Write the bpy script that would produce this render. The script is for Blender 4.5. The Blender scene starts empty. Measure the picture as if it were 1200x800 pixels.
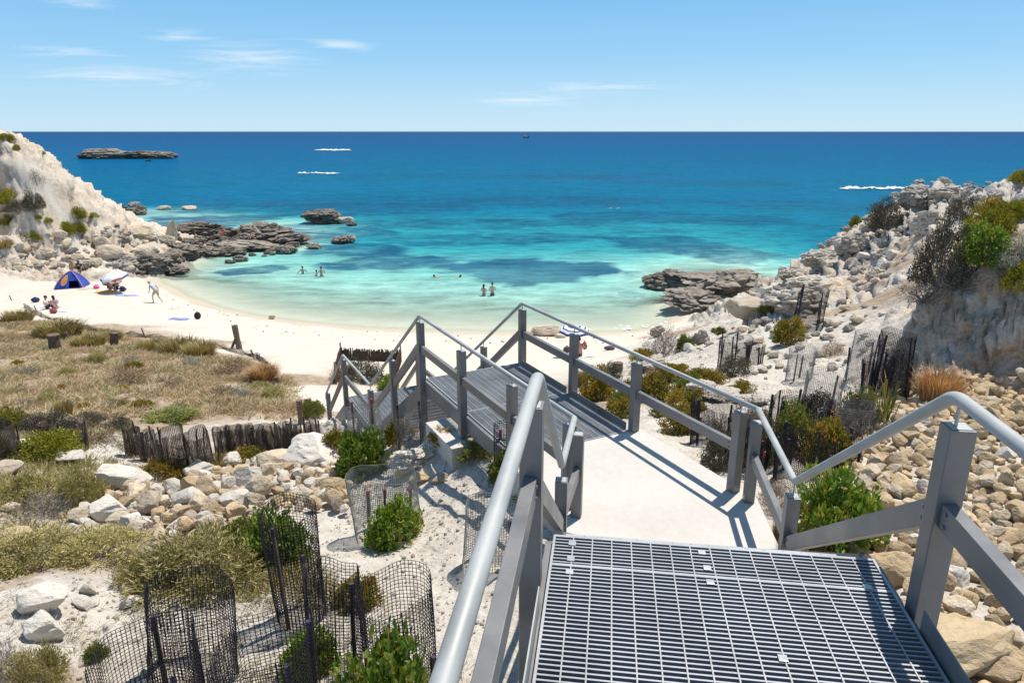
import bpy, bmesh, math, random
import numpy as np
from mathutils import Vector, Matrix, Euler, noise as mnoise

SC = bpy.context.scene
COL = SC.collection
PI = math.pi
rnd = random.Random(11)

# ------------------------------------------------------------------ camera
F = 815.0 / 1200.0
PITCH = math.radians(16.8)
CAMZ = 12.8
CP, SP = math.cos(PITCH), math.sin(PITCH)
cam = bpy.data.cameras.new('camera')
cam.sensor_width = 36.0
cam.lens = 36.0 * F
cam.clip_start = 0.05
cam.clip_end = 80000
camo = bpy.data.objects.new('camera', cam)
COL.objects.link(camo)
camo.location = (0, 0, CAMZ)
camo.rotation_euler = (PI / 2 - PITCH, 0, 0)
SC.camera = camo


def ray(u, v):
    dx = (u - 600) / 815.0
    dv = (v - 400) / 815.0
    return Vector((dx, CP - dv * SP, -SP - dv * CP))


def P(u, v, z):
    r = ray(u, v)
    t = (z - CAMZ) / r.z
    return Vector((r.x * t, r.y * t, z))


def PD(u, v, d):
    r = ray(u, v)
    return Vector((r.x * d, r.y * d, CAMZ + r.z * d))


# ------------------------------------------------------------------ light
SUN = Vector((0.27, 0.31, 0.98)).normalized()
sl = bpy.data.lights.new('sun', 'SUN')
sl.energy = 4.1
sl.angle = math.radians(0.5)
sl.color = (1.0, 0.93, 0.82)
so = bpy.data.objects.new('sun', sl)
COL.objects.link(so)
so.location = (0, 0, 60)
so.rotation_euler = SUN.to_track_quat('Z', 'Y').to_euler()

W = bpy.data.worlds.new('World')
SC.world = W
W.use_nodes = True
nt = W.node_tree
nt.nodes.clear()


def N(nt, typ, **kw):
    n = nt.nodes.new(typ)
    for k, v in kw.items():
        if k == 'inp':
            for a, b in v.items():
                n.inputs[a].default_value = b
        else:
            setattr(n, k, v)
    return n


def L(nt, a, b):
    nt.links.new(a, b)


def ramp(nt, stops, interp='LINEAR'):
    n = nt.nodes.new('ShaderNodeValToRGB')
    cr = n.color_ramp
    cr.interpolation = interp
    while len(cr.elements) < len(stops):
        cr.elements.new(0.5)
    for e, (p, c) in zip(cr.elements, stops):
        e.position = p
        e.color = (c[0], c[1], c[2], 1) if not isinstance(c, (int, float)) else (c, c, c, 1)
    return n


def mixc(nt, fac, a, b, blend='MIX'):
    n = nt.nodes.new('ShaderNodeMix')
    n.data_type = 'RGBA'
    n.blend_type = blend
    for sock, val in ((n.inputs[0], fac), (n.inputs[6], a), (n.inputs[7], b)):
        if isinstance(val, (int, float)):
            sock.default_value = val
        elif isinstance(val, (tuple, list)):
            sock.default_value = (val[0], val[1], val[2], 1)
        else:
            nt.links.new(val, sock)
    return n.outputs[2]


def math_(nt, op, a, b=None, clamp=False):
    n = nt.nodes.new('ShaderNodeMath')
    n.operation = op
    n.use_clamp = clamp
    for i, val in enumerate((a, b)):
        if val is None:
            continue
        if isinstance(val, (int, float)):
            n.inputs[i].default_value = val
        else:
            nt.links.new(val, n.inputs[i])
    return n.outputs[0]


def noise_(nt, vec, scale, detail=4, rough=0.55, dist=0.0):
    n = nt.nodes.new('ShaderNodeTexNoise')
    n.inputs['Scale'].default_value = scale
    n.inputs['Detail'].default_value = detail
    n.inputs['Roughness'].default_value = rough
    n.inputs['Distortion'].default_value = dist
    if vec is not None:
        nt.links.new(vec, n.inputs['Vector'])
    return n.outputs[0]


# sky with thin cirrus
sky = N(nt, 'ShaderNodeTexSky', sky_type='NISHITA')
sky.sun_disc = False
sky.sun_elevation = math.asin(SUN.z)
sky.sun_rotation = math.atan2(SUN.x, SUN.y)
sky.air_density = 1.0
sky.dust_density = 0.5
sky.ozone_density = 1.6
tc = N(nt, 'ShaderNodeTexCoord')
sep = N(nt, 'ShaderNodeSeparateXYZ')
L(nt, tc.outputs['Generated'], sep.inputs[0])
# project the view direction on a high flat cloud layer
zz = math_(nt, 'ADD', math_(nt, 'MAXIMUM', sep.outputs[2], 0.0), 0.05)
px = math_(nt, 'DIVIDE', sep.outputs[0], zz)
py = math_(nt, 'DIVIDE', sep.outputs[1], zz)
cmb = N(nt, 'ShaderNodeCombineXYZ')
L(nt, math_(nt, 'MULTIPLY', px, 0.55), cmb.inputs[0])
L(nt, math_(nt, 'MULTIPLY', py, 0.9), cmb.inputs[1])
cn = noise_(nt, cmb.outputs[0], 1.7, 10, 0.70, 1.4)


def cloud_patch(cx, cy, rx, ry):
    # soft cloud bank of the layer around the direction azimuth cx, elevation cy
    az = N(nt, 'ShaderNodeMath', operation='ARCTAN2')
    L(nt, sep.outputs[0], az.inputs[0])
    L(nt, sep.outputs[1], az.inputs[1])
    el = N(nt, 'ShaderNodeMath', operation='ARCSINE')
    L(nt, sep.outputs[2], el.inputs[0])
    a = math_(nt, 'DIVIDE', math_(nt, 'SUBTRACT', az.outputs[0], math.radians(cx)), math.radians(rx))
    b = math_(nt, 'DIVIDE', math_(nt, 'SUBTRACT', el.outputs[0], math.radians(cy)), math.radians(ry))
    d = math_(nt, 'ADD', math_(nt, 'MULTIPLY', a, a), math_(nt, 'MULTIPLY', b, b))
    return math_(nt, 'SUBTRACT', 1.0, math_(nt, 'SQRT', d), True)


patch = None
for args in ((-19.5, 5.2, 8, 2.0), (-28, 3.6, 10, 1.3), (6.2, 3.2, 9, 0.8), (-33, 9.6, 5, 1.2), (-31, 5.0, 7, .8), (1, 2.3, 9, .8), (-13, 6.1, 4, .7), (-24, 6.3, 4, .8), (-30, 8, 4, .6)):
    p_ = cloud_patch(*args)
    patch = p_ if patch is None else math_(nt, 'MAXIMUM', patch, p_)
cl = math_(nt, 'ADD', math_(nt, 'MULTIPLY', cn, 2.6), math_(nt, 'MULTIPLY', patch, 0.75))
cl = math_(nt, 'SUBTRACT', cl, 1.55)
cl = math_(nt, 'MULTIPLY', cl, 1.5, True)
cl = math_(nt, 'MULTIPLY', cl, math_(nt, 'MULTIPLY', patch, 1.1, True))
# clear blue summer sky paling towards the horizon (radiance, before the background strength)
grad = ramp(nt, [(0.0, (4.3, 6.0, 7.1)), (0.03, (3.6, 5.6, 7.1)), (0.09, (2.3, 4.7, 6.9)), (0.19, (1.25, 3.6, 6.4)), (0.40, (1.15, 2.4, 4.2)), (1.0, (1.0, 1.7, 2.8))])
L(nt, math_(nt, 'MAXIMUM', sep.outputs[2], 0.0), grad.inputs[0])
skyt = mixc(nt, 0.9, sky.outputs[0], grad.outputs[0])
skyc = mixc(nt, math_(nt, 'MULTIPLY', cl, 0.52), skyt, (6.9, 7.3, 7.8))
bg = N(nt, 'ShaderNodeBackground')
bg.inputs[1].default_value = 0.1
L(nt, skyc, bg.inputs[0])
wo = N(nt, 'ShaderNodeOutputWorld')
L(nt, bg.outputs[0], wo.inputs[0])

vs = SC.view_settings
vs.view_transform = 'Standard'
vs.look = 'None'
vs.exposure = 0.45
vs.gamma = 1.0
vs.use_curve_mapping = False
SC.cycles.max_bounces = 8
SC.cycles.transparent_max_bounces = 16
SC.cycles.caustics_reflective = False
SC.cycles.caustics_refractive = False


# ------------------------------------------------------------------ mesh helpers
class MB:
    """collects geometry (verts, faces of 3 or 4) in numpy-friendly lists"""

    def __init__(self):
        self.v = []
        self.f = []

    def add(self, vs, fs):
        o = len(self.v)
        self.v.extend([tuple(p) for p in vs])
        self.f.extend([tuple(i + o for i in f) for f in fs])

    def box(self, lo, hi, M=None):
        x0, y0, z0 = lo
        x1, y1, z1 = hi
        vs = [(x0, y0, z0), (x1, y0, z0), (x1, y1, z0), (x0, y1, z0), (x0, y0, z1), (x1, y0, z1), (x1, y1, z1), (x0, y1, z1)]
        if M is not None:
            vs = [tuple(M @ Vector(p)) for p in vs]
        self.add(vs, [(3, 2, 1, 0), (4, 5, 6, 7), (0, 1, 5, 4), (1, 2, 6, 5), (2, 3, 7, 6), (3, 0, 4, 7)])

    def beam(self, a, b, w, h, up=(0, 0, 1)):
        a = Vector(a); b = Vector(b)
        d = (b - a).normalized()
        s = d.cross(Vector(up)).normalized()
        u = s.cross(d).normalized()
        vs = []
        for p in (a, b):
            for i, j in ((-1, -1), (1, -1), (1, 1), (-1, 1)):
                vs.append(p + s * (w / 2 * i) + u * (h / 2 * j))
        self.add(vs, [(0, 1, 2, 3), (7, 6, 5, 4), (1, 0, 4, 5), (2, 1, 5, 6), (3, 2, 6, 7), (0, 3, 7, 4)])

    def tube(self, pts, r, n=10, cap=True, radii=None):
        pts = [Vector(p) for p in pts]
        rings = []
        prev = None
        for i, p in enumerate(pts):
            if i == 0:
                d = pts[1] - pts[0]
            elif i == len(pts) - 1:
                d = pts[-1] - pts[-2]
            else:
                d = (pts[i + 1] - p).normalized() + (p - pts[i - 1]).normalized()
            d = d.normalized()
            if prev is None:
                ref = Vector((0, 0, 1)) if abs(d.z) < 0.9 else Vector((1, 0, 0))
                s = d.cross(ref).normalized()
            else:
                s = (prev - d * prev.dot(d)).normalized()
            prev = s
            t = d.cross(s)
            rr = radii[i] if radii else r
            rings.append([p + (s * math.cos(k * 2 * PI / n) + t * math.sin(k * 2 * PI / n)) * rr for k in range(n)])
        vs = [q for rg in rings for q in rg]
        fs = []
        for i in range(len(rings) - 1):
            for k in range(n):
                k2 = (k + 1) % n
                fs.append((i * n + k, i * n + k2, (i + 1) * n + k2, (i + 1) * n + k))
        o = len(vs)
        if cap:
            vs.append(pts[0]); vs.append(pts[-1])
            for k in range(n):
                k2 = (k + 1) % n
                fs.append((o, k2, k))
                b = (len(rings) - 1) * n
                fs.append((o + 1, b + k, b + k2))
        self.add(vs, fs)

    def mesh(self, name, smooth=False):
        me = bpy.data.meshes.new(name)
        me.from_pydata(self.v, [], self.f)
        if smooth:
            me.polygons.foreach_set('use_smooth', [True] * len(me.polygons))
        me.update()
        return me

    def build(self, name, mat, parent=None, smooth=False, bevel=0.0):
        me = self.mesh(name, smooth)
        if bevel > 0:
            bm = bmesh.new()
            bm.from_mesh(me)
            bmesh.ops.bevel(bm, geom=list(bm.edges), offset=bevel, segments=2, affect='EDGES', profile=0.6)
            bm.to_mesh(me)
            bm.free()
        return link(name, me, mat, parent)


def np_mesh(name, verts, faces, smooth=False):
    """verts (n,3) float array, faces (m,k) int array of one k"""
    me = bpy.data.meshes.new(name)
    verts = np.asarray(verts, dtype=np.float32)
    faces = np.asarray(faces, dtype=np.int32)
    m, k = faces.shape
    me.vertices.add(len(verts))
    me.vertices.foreach_set('co', verts.ravel())
    me.loops.add(m * k)
    me.loops.foreach_set('vertex_index', faces.ravel())
    me.polygons.add(m)
    me.polygons.foreach_set('loop_start', np.arange(0, m * k, k, dtype=np.int32))
    me.polygons.foreach_set('loop_total', np.full(m, k, dtype=np.int32))
    me.polygons.foreach_set('use_smooth', np.full(m, smooth, dtype=bool))
    me.update(calc_edges=True)
    return me


def link(name, me, mat=None, parent=None):
    o = bpy.data.objects.new(name, me)
    COL.objects.link(o)
    if mat is not None:
        if len(me.materials) == 0:
            me.materials.append(mat)
    if parent is not None:
        o.parent = parent
    return o


def tag(o, label=None, cat=None, group=None, kind=None):
    if label: o['label'] = label
    if cat: o['category'] = cat
    if group: o['group'] = group
    if kind: o['kind'] = kind
    return o


def empty(name, loc=(0, 0, 0), rz=0.0):
    o = bpy.data.objects.new(name, None)
    o.empty_display_size = 0.2
    COL.objects.link(o)
    o.location = loc
    o.rotation_euler = (0, 0, rz)
    return o


def kids(o):
    return [c for c in bpy.data.objects if c.parent == o]


def copy_tree(o, children):
    c = o.copy()
    COL.objects.link(c)
    for ch in children:
        d = ch.copy()
        COL.objects.link(d)
        d.parent = c
    return c


def fillet(pts, r, n=5):
    pts = [Vector(p) for p in pts]
    out = [pts[0]]
    for i in range(1, len(pts) - 1):
        a, b, c = pts[i - 1], pts[i], pts[i + 1]
        da = (a - b).normalized(); dc = (c - b).normalized()
        rr = min(r, (a - b).length * 0.45, (c - b).length * 0.45)
        p0 = b + da * rr; p2 = b + dc * rr
        for k in range(n + 1):
            t = k / n
            out.append(p0 * (1 - t) ** 2 + b * 2 * t * (1 - t) + p2 * t * t)
    out.append(pts[-1])
    return out


# ------------------------------------------------------------------ materials
def new_mat(name):
    m = bpy.data.materials.new(name)
    m.use_nodes = True
    nt = m.node_tree
    nt.nodes.clear()
    out = N(nt, 'ShaderNodeOutputMaterial')
    b = N(nt, 'ShaderNodeBsdfPrincipled')
    L(nt, b.outputs[0], out.inputs[0])
    return m, nt, b


def bump(nt, b, h, strength, dist):
    n = N(nt, 'ShaderNodeBump')
    n.inputs['Strength'].default_value = strength
    n.inputs['Distance'].default_value = dist
    L(nt, h, n.inputs['Height'])
    L(nt, n.outputs[0], b.inputs['Normal'])
    return n


def objvec(nt):
    t = N(nt, 'ShaderNodeTexCoord')
    return t.outputs['Object']


def worldpos(nt):
    g = N(nt, 'ShaderNodeNewGeometry')
    return g.outputs['Position']


def simple(name, col, rough=0.6, metal=0.0, var=0.12, scale=8, bumpd=0.0, spec=0.5):
    m, nt, b = new_mat(name)
    v = objvec(nt)
    n = noise_(nt, v, scale, 5)
    dark = tuple(c * (1 - var * 1.6) for c in col)
    lite = tuple(min(1, c * (1 + var)) for c in col)
    r = ramp(nt, [(0.3, dark), (0.7, lite)])
    L(nt, n, r.inputs[0])
    L(nt, r.outputs[0], b.inputs['Base Color'])
    b.inputs['Roughness'].default_value = rough
    b.inputs['Metallic'].default_value = metal
    b.inputs['Specular IOR Level'].default_value = spec
    if bumpd:
        bump(nt, b, noise_(nt, v, scale * 4, 4), 0.6, bumpd)
    return m


def metal_mat(name, col, rough, metal, streak=True):
    m, nt, b = new_mat(name)
    v = objvec(nt)
    n1 = noise_(nt, v, 3.0, 6, 0.6)
    n2 = noise_(nt, v, 60.0, 3, 0.6)
    r = ramp(nt, [(0.3, tuple(c * 0.70 for c in col)), (0.55, col), (0.75, tuple(min(1, c * 1.1) for c in col))])
    L(nt, n1, r.inputs[0])
    c2 = mixc(nt, math_(nt, 'MULTIPLY', n2, 0.35), r.outputs[0], tuple(c * 0.8 for c in col))
    # pale dust and salt spots
    spots = ramp(nt, [(0.70, 0.0), (0.78, 1.0)])
    L(nt, noise_(nt, v, 24.0, 5, 0.7), spots.inputs[0])
    c3 = mixc(nt, math_(nt, 'MULTIPLY', spots.outputs[0], 0.45), c2, tuple(min(1, c * 1.5 + 0.03) for c in col))
    L(nt, c3, b.inputs['Base Color'])
    rr = ramp(nt, [(0.3, rough - 0.08), (0.7, rough + 0.12)])
    L(nt, n1, rr.inputs[0])
    L(nt, rr.outputs[0], b.inputs['Roughness'])
    b.inputs['Metallic'].default_value = metal
    bump(nt, b, n2, 0.15, 0.002)
    return m


M = {}
M['post'] = metal_mat('grey_painted_steel', (0.215, 0.215, 0.22), 0.42, 0.25)
M['tube'] = metal_mat('pale_anodised_tube', (0.43, 0.45, 0.45), 0.58, 0.12)
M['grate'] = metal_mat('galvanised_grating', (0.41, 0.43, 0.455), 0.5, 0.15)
M['bar_shade'] = metal_mat('dark_bar_flank_shade', (0.19, 0.215, 0.265), 0.6, 0.1)  # grating metal darkened and blued: shade between the bars put into the colour
M['bar_shade_pale'] = metal_mat('pale_bar_flank_shade', (0.33, 0.345, 0.36), 0.6, 0.1)  # lighter version of the painted flank shade, for walkway and beach stairs
M['fascia'] = metal_mat('grey_aluminium_beam', (0.22, 0.225, 0.235), 0.45, 0.25)
M['clip'] = metal_mat('bright_clip', (0.55, 0.57, 0.58), 0.35, 0.5)
# ------------------------------------------------------------------ vector noise in numpy
def _hash(ix, iy, iz, seed):
    h = (ix.astype(np.int64) * 374761393 + iy.astype(np.int64) * 668265263 + iz.astype(np.int64) * 2147483647 + seed * 1274126177) & 0xFFFFFFFF
    h = ((h ^ (h >> 13)) * 1274126177) & 0xFFFFFFFF
    h = (h ^ (h >> 16)) & 0xFFFFFFFF
    return h.astype(np.float64) / 4294967295.0 * 2 - 1


def vnoise(x, y, z, seed=0):
    ix, iy, iz = np.floor(x), np.floor(y), np.floor(z)
    fx, fy, fz = x - ix, y - iy, z - iz
    ux, uy, uz = [f * f * f * (f * (f * 6 - 15) + 10) for f in (fx, fy, fz)]
    r = 0
    for dx in (0, 1):
        for dy in (0, 1):
            for dz in (0, 1):
                w = (ux if dx else 1 - ux) * (uy if dy else 1 - uy) * (uz if dz else 1 - uz)
                r = r + w * _hash(ix + dx, iy + dy, iz + dz, seed)
    return r


def fbm(x, y, z, octs=4, seed=0, ridge=False, gain=0.5):
    a, s, tot = 1.0, 0.0, 0.0
    for k in range(octs):
        n = vnoise(x, y, z, seed + k * 17)
        if ridge:
            n = 1 - 2 * np.abs(n)
        s = s + a * n
        tot += a
        a *= gain
        x, y, z = x * 2.03 + 5.1, y * 2.03 + 1.7, z * 2.03 - 3.3
    return s / tot


def cell(x, y, z, seed=0):
    """distance to nearest and second nearest feature point"""
    ix, iy, iz = np.floor(x), np.floor(y), np.floor(z)
    d1 = np.full(x.shape, 9.0); d2 = np.full(x.shape, 9.0); idv = np.zeros(x.shape)
    for dx in (-1, 0, 1):
        for dy in (-1, 0, 1):
            for dz in (-1, 0, 1):
                cx, cy, cz = ix + dx, iy + dy, iz + dz
                h0 = _hash(cx, cy, cz, seed)
                px = cx + 0.5 + 0.42 * h0
                py = cy + 0.5 + 0.42 * _hash(cx, cy, cz, seed + 5)
                pz = cz + 0.5 + 0.42 * _hash(cx, cy, cz, seed + 9)
                d = np.sqrt((x - px) ** 2 + (y - py) ** 2 + (z - pz) ** 2)
                near = d < d1
                d2 = np.where(near, d1, np.minimum(d2, d))
                idv = np.where(near, h0, idv)
                d1 = np.where(near, d, d1)
    return d1, d2, idv


# ------------------------------------------------------------------ terrain control points
# classes: b beach sand, c chalky white soil, d dry dune soil, r grey-white rock, o ochre earth face, g stony ground, s sea bed
CT = []


def cuv(u, v, z, c):
    p = P(u, v, z)
    CT.append((p.x, p.y, z, c))


def cud(u, v, d, c):
    p = PD(u, v, d)
    CT.append((p.x, p.y, p.z, c))


def cw(x, y, z, c):
    CT.append((x, y, z, c))


# near the stairs and to the left
for a in ((-0.9, 1.2, 9.55, 'c'), (0.8, 1.2, 9.6, 'c'), (2.2, 1.0, 9.7, 'g'), (0.3, 3.0, 9.25, 'c'), (-1.5, 3.4, 9.1, 'c'), (-3, 3.2, 9.15, 'c'),
          (-5, 3, 9.3, 'd'), (0.6, 5, 9.0, 'c'), (-1.0, 5.2, 8.75, 'c'), (1.4, 6.0, 9.0, 'c'), (2.6, 4.2, 9.1, 'g'), (2.5, 6.3, 9.0, 'c'),
          (0.9, 7.6, 8.95, 'c'), (0.0, 8.3, 8.85, 'c'), (-0.6, 8.7, 8.75, 'c'), (-1.2, 9.8, 8.45, 'c'), (-0.9, 9.3, 8.7, 'c'), (-1.3, 8.9, 8.6, 'c'), (0.3, 10.2, 8.4, 'c'),
          (1.9, 8.2, 8.9, 'c'), (1.4, 9.6, 8.5, 'c'), (-2.4, 12.6, 6.95, 'c'), (-1.0, 13.4, 6.9, 'c'), (-3.4, 14.6, 6.6, 'b'), (-2.0, 15.2, 6.4, 'b'),
          (-4.7, 16.5, 5.52, 'b'), (-3.2, 17.1, 5.5, 'b'), (-5.2, 19, 5.0, 'b'), (-3, 20, 4.8, 'b'),
          (-8, 5, 8.9, 'd'), (-12, 6, 8.9, 'd'), (-6, 1, 9.6, 'd'), (6, 1, 10.3, 'g'), (9, 4, 10.3, 'g'), (12, 8, 10.5, 'o'), (4, 1.0, 10.0, 'g'),
          (0, -1.5, 10.0, 'c'), (-3, -1.5, 10.0, 'c'), (3, -1.5, 10.4, 'g'), (9, -2, 11.0, 'g'), (-9, -2, 10.2, 'd')):
    cw(*a)
for a in ((20, 790, 9.0, 'd'), (60, 730, 8.9, 'c'), (70, 690, 8.85, 'c'), (130, 700, 8.75, 'c'), (250, 690, 8.7, 'c'), (400, 690, 8.7, 'c'), (500, 640, 8.6, 'c'), (520, 560, 8.5, 'c'),
          (20, 670, 8.7, 'd'), (200, 665, 8.5, 'd'), (130, 730, 8.8, 'c'), (150, 640, 8.35, 'd'), (250, 600, 8.0, 'g'), (350, 590, 8.0, 'g'), (420, 620, 8.2, 'c'), (450, 570, 8.0, 'c'), (510, 520, 8.3, 'c'),
          (20, 590, 8.0, 'd'), (100, 580, 7.8, 'c'), (150, 565, 7.5, 'g'), (230, 560, 7.0, 'd'), (330, 550, 7.15, 'g'), (380, 520, 7.0, 'r'), (400, 530, 7.3, 'c'),
          (20, 530, 7.0, 'c'), (100, 525, 6.7, 'c'), (180, 530, 6.5, 'c'), (280, 525, 6.45, 'd'), (350, 505, 6.2, 'd'),
          (20, 490, 6.1, 'd'), (120, 485, 5.9, 'd'), (220, 480, 5.7, 'd'), (320, 475, 5.5, 'd'), (372, 480, 5.45, 'd'),
          (10, 440, 4.7, 'd'), (120, 435, 4.6, 'd'), (240, 435, 4.5, 'd'), (330, 445, 4.6, 'd'), (20, 405, 3.5, 'd'), (120, 405, 3.3, 'd'), (220, 415, 3.5, 'd'), (280, 425, 3.8, 'd'),
          (10, 378, 2.9, 'd'), (90, 386, 2.5, 'd'), (160, 397, 2.5, 'd'), (230, 405, 2.6, 'd'), (285, 412, 2.6, 'b'), (330, 432, 3.6, 'b'), (375, 470, 5.0, 'b'),
          (30, 362, 1.8, 'b'), (120, 375, 1.8, 'b'), (220, 395, 2.0, 'b'), (300, 405, 2.0, 'b'), (380, 420, 2.9, 'b'), (430, 430, 3.6, 'b'),
          (10, 335, 1.1, 'b'), (60, 355, 1.35, 'b'), (100, 333, 1.0, 'b'), (150, 340, 0.8, 'b'), (185, 354, 0.75, 'b'), (250, 375, 0.8, 'b'), (350, 392, 0.9, 'b'),
          (450, 400, 1.0, 'b'), (550, 405, 1.0, 'b'), (650, 406, 0.8, 'b'), (720, 400, 0.7, 'b'), (560, 430, 2.6, 'b'), (650, 432, 2.7, 'b'),
          # waterline
          (188, 330, 0, 'b'), (215, 347, 0, 'b'), (250, 359, 0, 'b'), (300, 370, 0, 'b'), (350, 377, 0, 'b'), (425, 384, 0, 'b'), (500, 387, 0, 'b'),
          (600, 389, 0, 'b'), (700, 389, 0, 'b'), (750, 387, 0, 'b'), (777, 379, 0, 'b'),
          # sea bed
          (260, 340, -.35, 's'), (350, 350, -.6, 's'), (450, 360, -.6, 's'), (560, 366, -.55, 's'), (680, 366, -.55, 's'), (760, 360, -.4, 's'),
          (250, 318, -.5, 's'), (370, 322, -1.0, 's'), (470, 335, -1.05, 's'), (570, 347, -.95, 's'), (680, 345, -1.0, 's'), (755, 340, -.9, 's'),
          (300, 305, -.9, 's'), (400, 300, -1.8, 's'), (520, 310, -1.8, 's'), (650, 310, -1.8, 's'), (760, 315, -1.6, 's'), (850, 305, -1.8, 's'),
          (400, 270, -3, 's'), (600, 270, -3, 's'), (800, 270, -3, 's'), (950, 265, -3, 's'),
          (200, 235, -4, 's'), (400, 230, -4, 's'), (700, 230, -4, 's'), (1000, 225, -4, 's'), (300, 210, -5, 's'), (600, 210, -5, 's'), (900, 208, -5, 's')):
    cuv(*a)
# left headland
for a in ((0, 155, 62, 'r'), (22, 168, 62, 'r'), (50, 195, 62, 'r'), (72, 222, 63, 'r'), (100, 236, 65, 'r'), (130, 254, 68, 'r'), (150, 262, 69, 'r'), (190, 281, 72, 'r'),
          (0, 200, 60, 'r'), (30, 230, 59.5, 'r'), (0, 250, 58, 'r'), (60, 262, 60.5, 'r'), (40, 290, 60, 'r'), (110, 285, 63, 'r'), (0, 295, 59.5, 'r'), (150, 295, 64.5, 'r'), (-80, 150, 58, 'r'),
          (-80, 240, 56, 'r')):
    cud(*a)
for a in ((0, 318, 0.95, 'b'), (50, 320, .95, 'b'), (100, 312, 1.0, 'b'), (140, 318, .8, 'b'), (175, 315, .5, 'r'), (200, 300, .6, 'r'), (240, 290, .45, 'r'), (280, 285, .4, 'r'), (330, 285, .3, 'r'),
          (280, 275, .3, 'r'), (230, 275, .6, 'r'), (360, 283, -.5, 's'), (330, 268, -.8, 's'), (250, 262, -.8, 's'), (200, 262, -.3, 's'), (170, 250, -.6, 's'), (-60, 330, 1.6, 'b')):
    cuv(*a)
for a in ((-50, 74, 9, 'r'), (-46, 82, 2, 'r'), (-44, 92, -2, 's'), (-62, 62, 14.5, 'r'), (-75, 50, 14, 'r'), (-60, 100, -2, 's'), (-80, 80, 8, 'r'), (-90, 110, -2, 's'),
          (-50, 45, 3.2, 'd'), (-60, 42, 5, 'd'), (-40, 30, 4, 'd'), (-30, 20, 6, 'd')):
    cw(*a)
# right headland
for a in ((788, 384, .5, 'b'), (778, 372, -.15, 'b'), (752, 337, -.6, 's'), (800, 378, .4, 'b'), (830, 372, .6, 'r'), (860, 366, 1.4, 'r'), (800, 345, .5, 'r'), (850, 338, .9, 'r'), (880, 325, 1.0, 'r'), (900, 340, 2.4, 'r'), (760, 325, -.8, 's'), (820, 316, -.8, 's'), (870, 312, -1, 's'),
          (790, 392, 1.6, 'd'), (780, 408, 3.4, 'd'), (740, 415, 2.6, 'b'), (700, 420, 2.4, 'b')):
    cuv(*a)
for a in ((820, 392, 34, 'c'), (860, 385, 29, 'c'), (900, 366, 30, 'r'), (930, 330, 39, 'r'), (932, 313, 41, 'r'), (970, 295, 41, 'r'), (1002, 272, 40.5, 'r'), (1030, 257, 39, 'r'), (1050, 242, 38, 'r'), (1078, 226, 36, 'r'), (1105, 238, 32, 'r'), (1132, 245, 28, 'r'), (1200, 240, 22, 'r'), (1330, 235, 20, 'r'),
          (970, 330, 32, 'r'), (1000, 295, 31.5, 'r'), (985, 325, 29.5, 'o'), (1010, 335, 29.4, 'o'), (1040, 335, 28, 'o'), (1030, 350, 22, 'r'), (970, 360, 24, 'r'), (930, 365, 23, 'r'), (900, 395, 20, 'c'), (950, 400, 18, 'c'), (1000, 380, 18.5, 'c'), (1045, 375, 17.5, 'r'),
          (1040, 288, 30, 'r'), (1060, 262, 30, 'r'), (1075, 300, 23, 'd'), (1060, 340, 19.5, 'd'), (1075, 375, 13.7, 'o'), (1090, 352, 13.65, 'o'), (1110, 335, 13.5, 'o'), (1150, 315, 13.2, 'o'), (1200, 298, 12.8, 'o'),
          (1150, 285, 18, 'd'), (1200, 280, 17, 'd'), (1160, 258, 23, 'r'), (1100, 262, 27, 'r'), (1120, 296, 19, 'd'),
          (1050, 415, 14.5, 'c'), (1080, 432, 13.2, 'o'), (1120, 440, 12.7, 'o'), (1160, 443, 12.4, 'o'), (1200, 442, 12.1, 'o'), (1100, 390, 13.4, 'o'), (1150, 380, 12.9, 'o'), (1200, 370, 12.4, 'o'), (1260, 440, 11.5, 'o'), (1260, 290, 12.1, 'o'),
          (1000, 430, 15, 'c'), (940, 450, 14, 'c'), (880, 430, 16, 'c'), (830, 440, 17, 'c'), (780, 440, 18, 'c'), (820, 415, 22, 'c'), (860, 480, 11.5, 'c'), (960, 500, 10.5, 'c'), (1040, 480, 11, 'c'),
          (740, 455, 15, 'c'), (700, 448, 17, 'd'), (780, 490, 11, 'c'), (700, 475, 12.2, 'd'), (820, 530, 9, 'c'), (900, 560, 8.2, 'c'), (960, 600, 7.1, 'g'), (1000, 560, 8, 'g'),
          (1100, 480, 10.8, 'g'), (1200, 470, 11, 'g'), (1100, 540, 8.8, 'g'), (1200, 540, 8.6, 'g'), (1080, 620, 6.9, 'g'), (1200, 620, 6.9, 'g'), (1100, 700, 5.3, 'g'), (1200, 720, 5.1, 'g'), (1090, 780, 4.4, 'g'), (1300, 600, 6.8, 'g'), (1300, 480, 9.5, 'g')):
    cud(*a)
for a in ((24, 46, 3, 'r'), (27, 56, -1.5, 's'), (40, 46, 4, 'r'), (46, 60, -3, 's'), (20.5, 48, -.5, 's'), (30, 38, 7, 'r'), (55, 40, 4, 'r'), (70, 60, -4, 's'), (40, 25, 10, 'r'), (60, 10, 12, 'r'), (14, 54, -1.5, 's')):
    cw(*a)
for k in range(9):
    a = math.radians(-60 + 15 * k)
    cw(150 * math.sin(a), 150 * math.cos(a), -6, 's')

CA = np.array([(c[0], c[1], c[2]) for c in CT])
CC = np.array([c[3] for c in CT])


def warp(x, y):
    r = np.sqrt(x * x + y * y)
    t = np.arctan2(x, y)
    r0 = 2.2
    return np.log(np.sqrt(r * r + r0 * r0)) * 9.0, t * 9.0 * (r * r / (r * r + r0 * r0)) ** 0.5


_cx, _cy = warp(CA[:, 0], CA[:, 1])
EPS = 0.2


def _phi(d2):
    return np.sqrt(d2 + EPS * EPS)


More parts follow.
